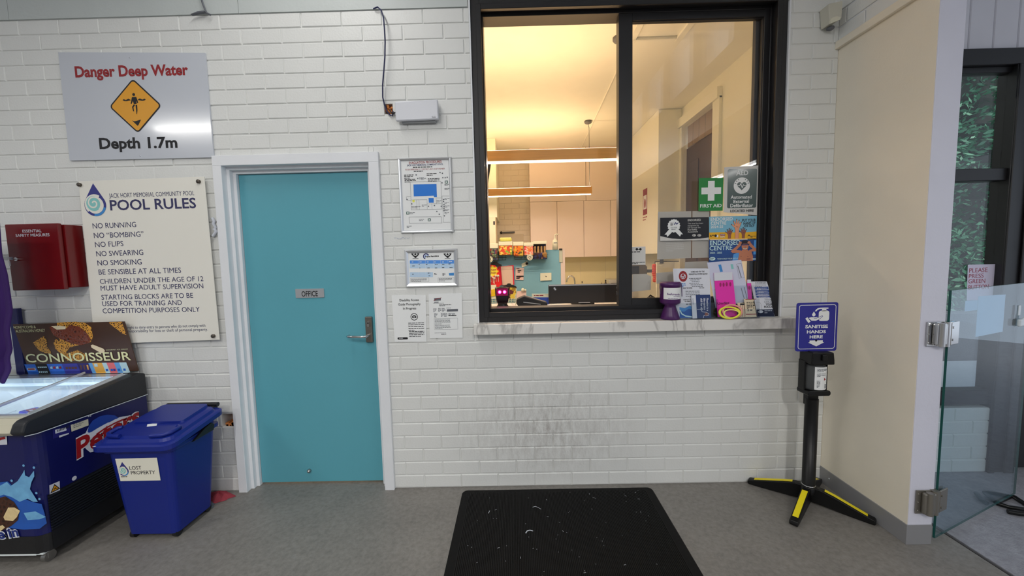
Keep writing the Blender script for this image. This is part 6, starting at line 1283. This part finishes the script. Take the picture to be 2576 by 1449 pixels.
# kitchen run along the back wall
CY = 3.5; cx = [(-1.5313,1.7424)[0], (-1.1289,1.7332)[0], (-.727,1.7239)[0], (-.3255,1.7146)[0]]; w_ = cx[1]-cx[0]; cx = [cx[0]+i*w_ for i in range(5)]
for i in range(4):
    o = thing('wall_cupboard', ('pale kitchen wall cupboard at the brick end of the run', 'pale kitchen wall cupboard above the soap pump, second from the bricks', 'pale kitchen wall cupboard over the tap, third from the bricks', 'pale kitchen wall cupboard half hidden by the window mullion')[i], 'cupboard', (cx[i]+w_/2, CY, 1.445), 'kitchen wall cupboards')
    x1_ = min(cx[i+1], -.135)
    MB().box((cx[i]+.001, CY+.018, 1.445), (x1_-.001, YB-.006, 2.287)).build('carcass', M_CAB, o); MB().box((cx[i]+.0025, CY, 1.447), (x1_-.0025, CY+.018, 2.285), 0, .002, 1).build('door', M_CAB, o)
bh = MB(); bh.box((cx[0], CY+.004, 2.289), ((-.6905,2.607)[0]-.003, YB-.006, ZC-.002)); bh.box(((-.6905,2.607)[0]+.003, CY+.004, 2.289), (-.135, YB-.006, ZC-.002)); struct(bh.build('trim_8', M_CAB))
b = MB(); b.box((cx[0]-.0, 3.2, .89), (-.135, YB-.006, .93), 0, .003); o = thing('kitchen_bench', 'pale kitchen bench along the back wall of the office', 'bench', (-.7, 3.5, 0)); b.build('top', M_MARBLE, o); MB().box((cx[0]+.01, 3.24, 0), (-.14, YB-.006, .89)).build('base', M_CAB, o)
sp = MB(); 
for i in range(4): sp.box((cx[i]+.002, YB-.0055, .931), (min(cx[i+1], -.136)-.002, YB-.001, 1.46))
struct(sp.build('trim_9', mat('splashback_tile', (226, 206, 166), .25, k=1.3)))
t = [(-.8641,1.0186),(-.8635,1.0738),(-.8752,1.1291),(-.9115,1.1605),(-.948,1.1613),(-.9791,1.1131),(-.9918,1.0644)]
o = thing('kitchen_tap', 'chrome gooseneck tap on the kitchen bench', 'tap', (t[0][0], 3.55, .93)); MB().tube([(t[0][0], 3.55, .931)]+[(p_[0], 3.55, p_[1]) for p_ in t], .012, 10).build('spout', M_CHROME, o)
def bottle(name, label, u0, u1, v0, cat, m, y=3.5, z=.931, prof=None, cap=None):
    x = (u0+u1)/2; rr = abs(u1-u0)/2; H_ = v0-z; o = thing(name, label, cat, (x, y, z)); p_ = prof or [(0, 0), (1, .0), (1, .55), (.6, .7), (.35, .75), (.35, .9)]
    MB().lathe([(a*rr, z+.0005+b*H_) for a, b in p_], (x, y, 0), 16).build('bottle', m, o); MB().lathe([(rr*.42, z+.88*H_), (rr*.42, z+H_), (0, z+H_)], (x, y, 0), 12).build('cap', cap or M_BLACK, o)
q = [(-.7805,1.069),(-.7382,1.0681),(-.7684,1.0748),(-.448,1.0373),(-.3753,1.0904),(-.4297,1.0794),(-.4782,1.0502),(-.454,1.0496)]
bottle('soap_bottle', 'small clear soap bottle beside the kitchen tap', q[0][0], q[1][0], q[2][1], 'bottle', M_CHROME)
bottle('sauce_bottle', 'dark bottle on the kitchen bench by the appliance', q[5][0], q[4][0], q[4][1], 'bottle', mat('dark_bottle', (50, 36, 30), .2, k=1.1))
bottle('small_bottle', 'tiny dark bottle on the kitchen bench, shorter than the sauce bottle', q[6][0], q[7][0], q[6][1], 'bottle', bpy.data.materials['dark_bottle'])
q = [(-.3692,1.0963),(-.1699,1.0919),(-.3391,1.0471)]; o = thing('bench_oven', 'small silver oven with dark glass on the kitchen bench', 'oven', (q[0][0]+.1, 3.5, .93)); MB().box((q[0][0], 3.42, .931), (q[1][0], 3.7, q[0][1]), 0, .008).build('case', M_SILVER, o); MB().box((q[2][0], 3.415, .95), (q[1][0]-.02, 3.42, q[2][1]+.0)).build('door_glass', M_BLACK, o)

# ---- pendant lights: two oak beams lit above and below
M_OAK = mat('oak', (206, 150, 80), .45, k=1.3, var=.18, vscale=3)
n = M_OAK.node_tree.nodes; nz = [q_ for q_ in n if q_.type == 'TEX_NOISE'][0]; mp = n.new('ShaderNodeMapping'); mp.inputs['Scale'].default_value = (1, 20, 20); tcn = [q_ for q_ in n if q_.type == 'TEX_COORD'][0]; M_OAK.node_tree.links.new(tcn.outputs['Object'], mp.inputs[0]); M_OAK.node_tree.links.new(mp.outputs[0], nz.inputs['Vector'])
M_LED = mat('warm_led_strip', (255, 236, 205), .5, emit=5)
def pendant(label, y, x0, x1, z0, z1, cz, pu, pd):
    o = thing('pendant_light', label, 'light', ((x0+x1)/2, y, z0), 'oak pendant lights'); 
    MB().box((x0, y-.035, z0), (x1, y+.035, z1), 0, .002, 1).build('beam', M_OAK, o)
    s_ = MB().box((x0+.03, y-.022, z0-.008), (x1-.01, y+.022, z0+.001)); s_.build('led_strip', M_LED, o); MB().box((x0+.03, y-.022, z1-.001), (x1-.01, y+.022, z1+.004)).build('uplight_strip', M_LED, o)
    for cx_ in (cz, x0+.25):
        MB().lathe([(.0, ZC-.03), (.035, ZC-.03), (.045, ZC-.018), (.045, ZC-.0005), (0, ZC-.0005)], (cx_, y, 0), 18).build('canopy', M_GREYINK, o)
        MB().tube([(cx_, y, ZC-.03), (cx_+.012, y, ZC-.08), (cx_+.012, y, z1+.1), (cx_+.012, y, z1)], .003, 6).build('cord', M_GREYINK, o)
    a = area('uplight', ((x0+x1)/2, y, z1+.012), x1-x0-.08, .03, pu, (1, .63, .31), (0, 0, 1)); adopt(a, o)
    a = area('downlight', ((x0+x1)/2, y, z0-.015), x1-x0-.08, .03, pd, (1, .74, .56), (0, 0, -1)); adopt(a, o)
z = [(-1.4394,2.2722),(-1.4405,2.1951)]; zz = [(-1.2492,2.3008),(-1.2503,2.2149)]
pendant('long oak pendant light nearer the window with lit underside', .65, -2.75, -.93, z[1][1], z[0][1], -.965, 18, 20)
pendant('oak pendant light deeper in the office, hanging over the green partition', 2.42, -2.6, (-.8232,2.2524)[0], zz[1][1], zz[0][1], -.86, 19, 20)
m = MB(); c0, c1 = [(-.8469,1.1373),(-.7482,3.5555)]; m.tube([(c0[0], c0[1], ZC-.008), (c1[0]+.0, c1[1], ZC-.008)], .007, 8); struct(m.build('trim_10', M_OCEIL))
h0, h1, h2, h3 = [(-.838,0.6463),(-.5339,0.6407),(-.5099,0.4493),(-.8382,0.4519)]
hx0, hx1, hy0, hy1 = h0[0], h1[0], h3[1], h0[1]
m = MB(); 
for a, b_, c_, d_ in ((hx0-.05, hy0-.3, hx0, hy1+.05), (hx1, hy0-.3, hx1+.05, hy1+.05), (hx0, hy1, hx1, hy1+.05)): m.box((a, max(b_, .25), ZC-.02), (c_, d_, ZC-.0005), 0, .003, 1)
tag(m.build('ceiling_hatch_frame', M_OCEIL), 'raised square hatch frame on the office ceiling', 'hatch')

# ---- inner counter with scanner, terminal and monitor
struct_y = .0
o = thing('office_counter', 'pale inner counter just inside the reception window', 'counter', (-1.1, .4, 0)); MB().box((-2.3, .25, 1.075), (.12, .62, 1.11), 0, .003).build('top', M_MARBLE, o); MB().box((-2.28, .3, 0), (.1, .6, 1.075)).build('front_panel', M_CAB, o)
CI = 1.1105
M_GLOW = mat('red_scan_glow', (255, 40, 140), .3, emit=6); M_GLOW2 = mat('scan_hot_spot', (255, 200, 235), .3, emit=8); M_DKPL = mat('dark_gloss_plastic', (26, 14, 20), .15, k=1.2)
q = [(-1.9193,1.1219),(-1.8201,1.1197),(-1.8649,1.2572)]; x = (q[0][0]+q[1][0])/2; zt_ = q[2][1]; o = thing('barcode_scanner', 'upright black desk scanner with glowing pink eyes', 'scanner', (x, .36, CI))
MB().lathe([(0, CI), (.04, CI), (.042, CI+.012), (.034, CI+.02), (.034, CI+.03)], (x, .36, 0), 20).build('foot', M_BLACK, o)
sq = [(-.036, .03), (.036, .03), (.044, .06), (.05, .1), (.05, .15), (.044, zt_-CI-.012), (.03, zt_-CI), (-.03, zt_-CI), (-.044, zt_-CI-.012), (-.05, .15), (-.05, .1), (-.044, .06)]
MB().prism([(x+a, CI+b_) for a, b_ in sq], .325, .395, 0, .008).build('body', M_DKPL, o)
g_ = MB(); g_.prism([(x-.04, zt_-.058), (x+.04, zt_-.058), (x+.042, zt_-.012), (x+.03, zt_-.006), (x-.03, zt_-.006), (x-.042, zt_-.012)], .322, .326); g_.build('scan_window', mat('crimson_window', (150, 10, 80), .2, k=1.4), o)
g_ = MB(); g_.disc(x-.017, zt_-.032, .012, .3205, 0, 16); g_.disc(x+.017, zt_-.032, .012, .3205, 0, 16); g_.disc(x-.017, zt_-.032, .006, .3202, 1, 12); g_.disc(x+.017, zt_-.032, .006, .3202, 1, 12); g_.build('scan_lights', [M_GLOW, M_GLOW2], o)
q = [(-1.7721,1.113),(-1.5512,1.1082),(-1.7566,1.1753),(-1.7166,1.1915),(-1.5592,1.1426),(-1.5509,1.131)]; o = thing('payment_terminal', 'black card payment terminal leaning on the inner counter', 'terminal', ((q[0][0]+q[1][0])/2, .38, CI))
xa, xb = q[0][0], q[1][0]; MB().prism([(xa+.02, CI), (xb-.01, CI), (xb, q[5][1]-.012), (xb-.002, q[4][1]), (q[3][0], q[3][1]), (q[2][0]-.012, q[2][1]-.006), (xa, CI+.03)], .33, .42, 0, .006).build('body', M_BLACK, o)
MB().prism([(xa+.05, CI+.036), (xb-.05, CI+.02), (xb-.05, CI+.024), (xa+.05, CI+.042)], .327, .331).build('card_slot', M_SILVER, o); MB().add([(q[3][0]+.005, .345, q[3][1]+.0015), (q[4][0]-.004, .345, q[4][1]+.0025), (q[4][0]-.004, .41, q[4][1]+.0025), (q[3][0]+.005, .41, q[3][1]+.0015)], [(0, 1, 2, 3)]).build('screen', M_GREYINK, o)
q = [(-1.5353,1.2597),(-1.018,1.2598),(-1.5376,1.106)]; o = thing('computer_monitor', 'back of a wide black monitor on the inner counter', 'monitor', (q[0][0]+.25, .44, CI))
MB().box((q[0][0], .42, CI+.012), (q[1][0]+.04, .45, q[0][1]), 0, .004).build('shell', mat('monitor_charcoal', (34, 30, 30), .5, k=1.1), o); MB().box((q[0][0]+.17, .455, CI), (q[0][0]+.34, .55, CI+.008), 0, .003).box((q[0][0]+.23, .452, CI+.004), (q[0][0]+.28, .48, CI+.1), 0, .003).build('stand', M_BLACK, o)
MB().box((q[0][0]+.002, .418, q[0][1]-.008), (q[1][0]+.03, .42, q[0][1]-.0005)).build('top_edge', M_SILVER, o); t = MB(); c = (-1.4901,1.2302); t.poly(rrect(c[0]-.009, c[1]-.002, c[0]+.003, c[1]+.011, .002), .4185, 0); t.poly(rrect(c[0]-.002, c[1]-.009, c[0]+.009, c[1]+.003, .002), .418, 0); t.build('maker_mark', M_SIGNW, o)
MB().prism(rrect(q[0][0]+.215, CI+.014, q[0][0]+.3, CI+.018, .002), .416, .42).build('cable_tidy', M_SILVER, o)

# ---- sage partition with sweets and pinned things
YP = 1.64; M_SAGE = mat('sage_partition', (112, 160, 178), .7, k=1.5, var=.02); q = [(-2.1045,1.5435),(-1.3021,1.5334),(-1.2569,1.5323)]; ZP = q[1][1]
o = thing('partition_screen', 'sage green desk partition behind the sweets and monitor', 'partition', (-1.7, YP, 0)); MB().box((-2.6, YP, 0), (q[1][0], YP+.03, ZP), 0, .002, 1).build('panel', M_SAGE, o); MB().box((q[1][0], YP-.004, 0), (q[2][0], YP+.034, ZP+.004), 0, .002, 1).build('end_post', M_CAB, o)
M_TUBP = glass('clear_tub', (.95, .95, .95), 1.3); M_LID = mat('lid_white', (236, 222, 192), .4, k=1.3)
SW = [('dark_sweets', [(60, 56, 52), (120, 40, 36), (60, 66, 96), (110, 130, 90), (40, 36, 34)]), ('snake_sweets', [(210, 150, 40), (200, 60, 40), (220, 190, 90), (190, 90, 30), (120, 160, 60)]), ('orange_sweets', [(236, 110, 20), (214, 120, 20), (160, 60, 20), (190, 170, 60), (90, 70, 30)]), ('pink_sweets', [(230, 110, 110), (240, 150, 110), (210, 60, 60), (240, 180, 160), (220, 120, 60)])]
def tub(label, P_, sw, lidh=.2):
    x0, z0 = P_[0]; x1, z1 = P_[1]; o = thing('sweet_tub', label, 'sweets tub', ((x0+x1)/2, YP-.07, z0), 'tubs of sweets on the partition'); zl_ = z1-(z1-z0)*lidh
    MB().box((x0+.004, YP-.135, z0), (x1-.004, YP-.005, zl_), 0, .006).build('tub', sweets(sw[0], sw[1], 62), o); MB().box((x0, YP-.14, zl_), (x1, YP-.001, z1), 0, .005).build('lid', M_LID, o); return o
t1 = tub('sweets tub of dark chocolates, outermost of the row on the partition', [(-2.0535,1.4366),(-1.9409,1.6092)], SW[0], .3)
t2 = tub('sweets tub of snakes with a yellow packet on its lid', [(-1.9359,1.4898),(-1.7969,1.6257)], SW[1], .3)
t3 = tub('sweets tub of orange and brown chews', [(-1.7923,1.4746),(-1.6854,1.6191)], SW[2], .27)
t4 = tub('sweets tub of pink and peach lollies', [(-1.6842,1.4801),(-1.586,1.6089)], SW[3], .27)
q = [(-1.9284,1.6287),(-1.8,1.6653)]; m = MB(); m.box((q[0][0]+.003, YP-.13, q[0][1]), (q[1][0]-.003, YP-.02, q[1][1]), 0, .015); tag(m.build('sweet_packet', mat('pale_yellow_packet', (240, 214, 110), .4, k=1.3, bump=.5, bscale=40, var=.2)), 'crumpled pale yellow packet lying on a sweets tub', 'packet')
q = [(-1.593,1.4421),(-1.4543,1.6217)]; o = thing('sweet_box', 'open dark display box of bars at the end of the tubs', 'box', ((q[0][0]+q[1][0])/2, YP-.07, q[0][1])); x0, z0 = q[0]; x1, z1 = q[1]
MB().box((x0, YP-.13, z0), (x1, YP-.002, z0+.065), 0, .003).box((x0, YP-.03, z0+.06), (x1, YP-.002, z1-.01)).build('box', sweets('bar_box_print', [(70, 30, 28), (40, 44, 90), (150, 110, 50), (50, 34, 30)], 26), o); MB().box((x0, YP-.135, z1-.03), (x1, YP-.002, z1), 0, .003).build('flap', M_LID, o)
for i in range(4): MB().box((x0+.012+i*.033, YP-.1, z0+.06), (x0+.032+i*.033, YP-.06, z0+.13), 0, .005).build('bar', mat('bar_wrapper', (176, 140, 90), .35, k=1.2, var=.5, vscale=30), o)
def basket(label, P_):
    x0, z0 = P_[0]; x1, z1 = P_[1]; m = MB()
    for z in (z0, (z0+z1)/2, z1):
        k = (z-z0)/(z1-z0)*.012; m.tube([(x0-k, YP-.145-k, z), (x1+k, YP-.145-k, z), (x1+k, YP-.001, z), (x0-k, YP-.001, z), (x0-k, YP-.145-k, z)], .002, 6)
    n_ = 5
    for i in range(n_+1): x = x0+(x1-x0)*i/n_; m.tube([(x, YP-.157, z1), (x, YP-.145, z0), (x, YP-.001, z0)], .0016, 6)
    tag(m.build('wire_basket', M_BLACK), label, 'basket', 'wire baskets on the partition')
basket('black wire basket holding the dark chocolates and snakes', [(-2.0465,1.4407),(-1.867,1.488)]); basket('black wire basket holding the orange and pink tubs and bars', [(-1.777,1.4426),(-1.4558,1.4826)])
for lb, P_ in (('cream and black ring badge under the dark chocolates', (-2.0251,1.4522)), ('cream and black ring badge under the pink lollies', (-1.6269,1.4628))):
    m = MB(); m.disc(P_[0], P_[1], .03, 1.472, 0); m.ring(P_[0], P_[1], .008, .013, 1.4712, 1); m.ring(P_[0], P_[1], .0215, .0245, 1.4712, 1); m.disc(P_[0], P_[1], .03, 1.474, 0)
    tag(m.build('ring_badge', [M_LID, M_BLACK]), lb, 'badge')
q = [(-1.3842,1.5353),(-1.3267,1.5339),(-1.3533,1.6937)]; x = (q[0][0]+q[1][0])/2; rr = (q[1][0]-q[0][0])/2; o = thing('pump_bottle', 'white pump bottle standing on the partition edge', 'bottle', (x, YP+.015, ZP)); h_ = q[2][1]-ZP
MB().lathe([(0, ZP+.001), (rr, ZP+.001), (rr, ZP+h_*.5), (rr*.8, ZP+h_*.62), (rr*.4, ZP+h_*.68), (rr*.4, ZP+h_*.74)], (x, YP+.015, 0), 18).build('bottle', M_LID, o); MB().tube([(x, YP+.015, ZP+h_*.72), (x, YP+.015, ZP+h_*.95), (x+.015, YP+.0, ZP+h_), (x+.03, YP-.01, ZP+h_*.96)], rr*.25, 8).build('pump', M_LID, o); MB().rect(x-rr*.6, ZP+h_*.42, x+rr*.6, ZP+h_*.46, YP+.015-rr-.001).build('label_band', M_GREYINK, o)
def pin(name, label, cat, P_, m, prn=None, y=1.632):
    o = thing(name, label, cat, (P_[0][0], y, min(p_[1] for p_ in P_))); MB().prism(P_, y, y+.004).build('card', m, o)
    if prn: t = MB(); prn(t, P_, y-.001); t.build('print', [M_INK, M_REDINK, M_AMBER], o)
    return o
M_PKP = mat('pink_paper', (226, 190, 182), .6, k=1.3)
pin('pinned_card', 'white name card hanging askew under the sweets', 'card', [(-1.7081,1.3949),(-1.6499,1.4223),(-1.6383,1.3851),(-1.7048,1.3578)], M_LID, lambda t, P_, y: t.disc(P_[0][0]+.055, P_[0][1]+.003, .014, y, 0, 14))
pin('pinned_flyer', 'small pinkish flyer pinned on the partition beside the clipboard', 'flyer', [(-1.7707,1.3593),(-1.6843,1.3532),(-1.691,1.2254),(-1.7776,1.2315)], M_PKP, lambda t, P_, y: (t.greek(P_[0][0]+.008, P_[0][1]-.012, P_[1][0]-.008, 1, .01, .007, y, 0), t.greek(P_[0][0]+.02, P_[0][1]-.032, P_[1][0]-.02, 2, .016, .01, y, 0), t.greek(P_[0][0]+.005, P_[0][1]-.093, P_[1][0]-.005, 2, .018, .014, y, 0), t.greek(P_[0][0]+.03, P_[0][1]-.1, P_[1][0]-.02, 1, .018, .01, y, 1)))
o = pin('switch_plate', 'cream double switch plate on the sage partition', 'switch', [(-1.5163,1.2959),(-1.4009,1.2974),(-1.4021,1.219),(-1.5177,1.2174)], M_LID, lambda t, P_, y: t.line([(P_[0][0]+.052, P_[0][1]-.032), (P_[0][0]+.06, P_[0][1]-.04), (P_[0][0]+.064, P_[0][1]-.034)], .005, y, 0), y=1.622)
o = pin('clipboard', 'red clipboard of blank pages hung on the partition', 'clipboard', [(-1.9555,1.3719),(-1.7907,1.3846),(-1.7869,1.1827),(-1.915,1.1772)], mat('clipboard_red', (206, 30, 60), .4, k=1.3), None, 1.612); MB().prism([(-1.9222,1.3714),(-1.8031,1.3769),(-1.7992,1.1836),(-1.9105,1.182)], 1.607, 1.611).build('pages', mat('paper_warm', (216, 190, 170), .7, k=1.25), o)
M_CHR = mat('display_red', (214, 24, 34), .35, k=1.3)
o = pin('lollipop_display', 'red lollipop display with yellow flower badge by the window frame', 'display', [(-2.0727,1.4045),(-1.9762,1.3862),(-1.937,1.3369),(-1.9164,1.1905),(-1.9494,1.1668),(-2.0786,1.1941)], M_CHR, None, 1.55)
c = (-2.0055,1.3267); t = MB(); fl = [(c[0]+(.056+.008*math.cos(8*a))*math.cos(a), c[1]+(.056+.008*math.cos(8*a))*math.sin(a)) for a in [2*math.pi*i/64 for i in range(64)]]; t.poly(fl, 1.546, 0); t.poly([(c[0]+(x-c[0])*.84, c[1]+(z-c[1])*.84) for x, z in fl], 1.545, 1); t.text('Chupa', [(c[0]-.036, c[1]+.006), (c[0]+.036, c[1]+.01)], .022, 1.544, 2, .02); t.text('Chups', [(c[0]-.034, c[1]-.024), (c[0]+.036, c[1]-.02)], .022, 1.544, 2, .02); t.build('flower_badge', [mat('badge_orange', (226, 150, 20), .4, k=1.3), mat('badge_yellow', (248, 206, 60), .4, k=1.3), M_REDINK], o)
for i, (u, v) in enumerate([(-2.0507,1.2716),(-2.0263,1.2792),(-2.0025,1.2665),(-1.9739,1.282),(-1.9497,1.2815),(-2.0349,1.2592),(-1.9906,1.2582)]): MB().ball((u, 1.53, v), .013, i % 3, 12).tube([(u, 1.53, v), (u+.003, 1.535, v-.06)], .0025, 6, 3).build('lollipop', [M_PKP, M_LID, bpy.data.materials['pink_sweets'], M_LID], o)
MB().prism([(-2.0379,1.3712),(-2.0165,1.4111),(-1.9918,1.4267),(-1.9635,1.4261),(-1.9477,1.4096),(-1.9117,1.3926),(-1.9121,1.3765),(-2.0014,1.3704)], 1.553, 1.56).build('crown', M_BLACK, o)
o = pin('snack_display', 'white wire rack of yellow snack bags at the foot of the partition', 'display', [(-2.0669,1.1894),(-1.9706,1.1953),(-1.9701,1.0584),(-2.0709,1.0485)], M_LID, None, 1.5); MB().prism([(-2.0435,1.1415),(-1.9792,1.1521),(-1.977,1.0838),(-2.0414,1.0731)], 1.49, 1.497, 0, .002).build('bag', mat('snack_yellow', (240, 180, 30), .35, k=1.3), o)
m = MB(); q = [(-2.0652,1.0546),(-1.7664,1.0159)]
for i in range(12): x = q[0][0]+(q[1][0]-q[0][0])*i/11; m.tube([(x, 1.48, q[1][1]), (x, 1.48, q[0][1])], .002, 6)
for i in range(3): z = q[1][1]+(q[0][1]-q[1][1])*i/2; m.tube([(q[0][0], 1.48, z), (q[1][0], 1.48, z)], .002, 6)
m.build('rack_wires', M_LID, o)
o = pin('chocolate_display', 'dark hooded display of chocolates behind the scanner', 'display', [(-1.8831,1.1692),(-1.8505,1.1926),(-1.7948,1.1793),(-1.7632,1.1586),(-1.7737,1.0461),(-1.8862,1.0404)], sweets('choc_bag_print', [(150, 120, 40), (90, 40, 50), (200, 180, 70), (120, 60, 30), (60, 36, 40)], 30), None, 1.5)
MB().prism([(-1.9153,1.1659),(-1.8827,1.1853),(-1.8584,1.1968),(-1.8543,1.2047),(-1.8263,1.2041),(-1.8185,1.1919),(-1.7709,1.1748),(-1.7631,1.1626),(-1.8271,1.168)], 1.492, 1.5).build('hood', M_BLACK, o)
pin('white_box', 'plain white card leaning at the foot of the partition by the terminal', 'card', [(-1.768,1.1225),(-1.6677,1.1283),(-1.6694,1.0438),(-1.77,1.0298)], M_PKP, None, 1.5)
m = MB(); c = (-1.7036,1.1372); m.ball((c[0], 1.49, c[1]), (.016, .016, .02), 0, 10).ball((c[0]+.026, 1.49, c[1]-.004), (.011, .011, .012), 0, 10); tag(m.build('ornament', M_LID), 'tiny pair of white round ornaments on the leaning card', 'ornament')
o = pin('blue_box', 'white and blue packet standing between terminal and monitor', 'packet', [(-1.654,1.191),(-1.5235,1.1882),(-1.525,1.0835),(-1.656,1.0863)], M_LID, lambda t, P_, y: (t.greek(P_[0][0]+.015, P_[0][1]-.014, P_[1][0]-.02, 1, .01, .006, y, 1)), .5); MB().prism([(-1.6456,1.164),(-1.5239,1.1613),(-1.525,1.0865),(-1.5904,1.0879)], .499, .503).build('blue_front', mat('packet_blue', (40, 70, 160), .4, k=1.3), o)
c = [(-1.7718,1.2383),(-1.7666,1.2054),(-1.7791,1.1788),(-1.7707,1.1547),(-1.7775,1.113)]; tag(MB().tube([(p_[0], .45, p_[1]) for p_ in c], .004, 6).build('white_lead', M_LID), 'thin white lead looping down beside the scanner', 'cable')
m = MB(); c = [(-1.2986,1.5325),(-1.3003,1.4025)]; m.box((c[0][0]-.02, 1.625, c[1][1]), (c[0][0]+.015, 1.634, c[0][1]), 0, .003); o = thing('hanging_pouch', 'clear pouch clipped over the partition end', 'pouch', (c[0][0], 1.63, c[1][1])); m.build('pouch', mat('pouch_film', (190, 196, 178), .3, k=1.2), o); MB().box((c[0][0]-.02, 1.61, ZP-.005), (c[0][0]+.012, 1.64, ZP+.012), 0, .004).build('clip', M_BLACK, o)
# wall screen edge, locker, whiteboard and marker on the brick wall
q = [(-2.0054,2.34),(-1.9692,2.3462),(-2.0113,2.128)]; MB_ = MB().prism([(q[0][0]-.5, q[0][1]), (q[1][0], q[1][1]), (q[2][0]+.004, q[2][1]), (q[0][0]-.5, q[2][1])], 1.18, 1.22, 0, .004); tag(MB_.build('wall_screen', M_BLACK), 'edge of a black screen beside the window frame', 'screen')
MB_ = MB(); MB_.tube([(q[0][0]-.2, 1.2, q[0][1]), (q[0][0]-.2, 1.2, ZC)], .015, 10); MB_.build('ceiling_arm', M_BLACK, bpy.data.objects['wall_screen'])
q = [(-2.2763,2.0246),(-2.0288,2.0188)]; o = thing('tall_locker', 'pale tall locker with small dark label, partly behind the window frame', 'locker', (q[0][0], 3.1, 0)); MB().box((q[0][0]-.2, 2.9, 0), (q[1][0], 3.4, q[1][1]), 0, .004).build('body', mat('locker_grey', (206, 192, 168), .4, k=1.25), o); t = MB(); c = (-2.0472,1.9341); t.rect(c[0]-.012, c[1]-.024, c[0]+.012, c[1]+.024, 2.898); t.build('label', M_BLACK, o)
struct(MB().box((q[0][0]-.2, 3.0, q[1][1]+.002), (q[1][0]+.02, YB, ZC-.002)).build('wall_office_nib', M_CREAM))
q = [(-2.0555,1.8329),(-1.6309,1.823),(-2.0636,1.5172)]; o = thing('whiteboard', 'pale board on the office bricks behind the sweets', 'board', (q[0][0], 3.83, q[2][1])); MB().box((q[0][0], 3.825, q[2][1]-.3), (q[1][0], 3.843, q[0][1]), 0, .003).build('panel', mat('board_grey', (196, 184, 162), .4, k=1.25), o)
q = [(-1.9843,1.8614),(-1.7694,1.8627)]; o = thing('marker_pen', 'dark marker pen on the ledge above the pale board', 'pen', (q[0][0], 3.8, q[0][1])); MB().tube([(q[0][0], 3.815, q[0][1]), (q[1][0], 3.815, q[1][1])], .014, 10).build('barrel', M_GREYINK, o); MB().ball((q[0][0], 3.815, q[0][1]), .022, 0, 10).build('cap', M_BLACK, o)
# things low in the fixed pane
q = [(-.2225,1.3394),(-.0946,1.2088)]; o = thing('towel_dispenser', 'grey towel dispenser on the office wall behind the scan sticker', 'dispenser', (q[0][0], 2.6, q[1][1])); MB().prism([(q[0][0]-.1, q[1][1]), (q[1][0], q[1][1]), (q[1][0], q[0][1]-.03), (q[1][0]-.03, q[0][1]), (q[0][0]-.1, q[0][1])], 2.55, 2.75, 0, .01).build('case', mat('dispenser_smoke', (110, 104, 98), .3, k=1.2), o)
MB().prism([(q[0][0]-.1, q[0][1]-.12), (q[0][0]-.1, q[0][1]-.02), (q[0][0]+.02, q[0][1]-.02), (q[0][0]+.02, q[0][1]-.12)], 2.54, 2.551).build('window', M_BLACK, o); MB().box((q[1][0]-.02, 2.6, q[1][1]+.02), (XO-.001, 2.66, q[1][1]+.06)).build('bracket', M_GREYINK, o)
q = [(-.2264,1.3371),(-.176,1.1651)]; m = MB(); n_ = 9; rnd = random.Random(4)
for i in range(n_): 
    z = q[0][1]+(q[1][1]-q[0][1])*i/(n_-1); m.ball(((q[0][0]+q[1][0])/2+rnd.uniform(-.008, .008), 2.0, z), (.026, .02, .02), 0, 10)
o = thing('lanyard_bundle', 'bundle of coral red lanyards hanging in the office', 'lanyards', ((q[0][0]+q[1][0])/2, 2.0, q[1][1])); m.build('bundle', mat('coral_red', (236, 80, 60), .5, k=1.3, bump=.6, bscale=60), o); MB().tube([((q[0][0]+q[1][0])/2, 2.0, q[0][1]), ((q[0][0]+q[1][0])/2+.02, 2.05, q[0][1]+.04), (XO-.001, 2.07, q[0][1]+.04)], .004, 6).build('cord', M_BLACK, o)
o2_ = MB().box((-.55, 2.1, 1.0), (-.131, 2.14, 2.0)); 
q = [(-.1966,1.3736),(-.0016,1.1144)]; o = thing('pin_board', 'cream notice board with small papers behind the purple tin', 'board', (q[0][0], 1.95, q[1][1])); MB().box((q[0][0], 1.94, .0), (q[1][0], 1.97, q[0][1]), 0, .003).build('board', M_CREAM, o); MB().box((q[0][0]+.03, 1.93, 1.36), (q[0][0]+.07, 1.94, 1.44)).build('key_tag', M_GREYINK, o)
q = [(-.7981,1.1335),(-.7452,1.177)]; m = MB(); c = ((q[0][0]+q[1][0])/2, .5); m.tube([(q[0][0], .5, CI+.006), (q[0][0]+.008, .5, CI+.03), (c[0], .5, CI+.05), (q[1][0]+.004, .5, CI+.03), (q[1][0]+.012, .5, CI+.012)], .006, 8).tube([(c[0]-.01, .52, CI+.005), (c[0], .52, CI+.035), (q[1][0], .52, CI+.03)], .005, 8); tag(m.build('headset', M_BLACK), 'coiled black headset lying on the inner counter', 'headset')
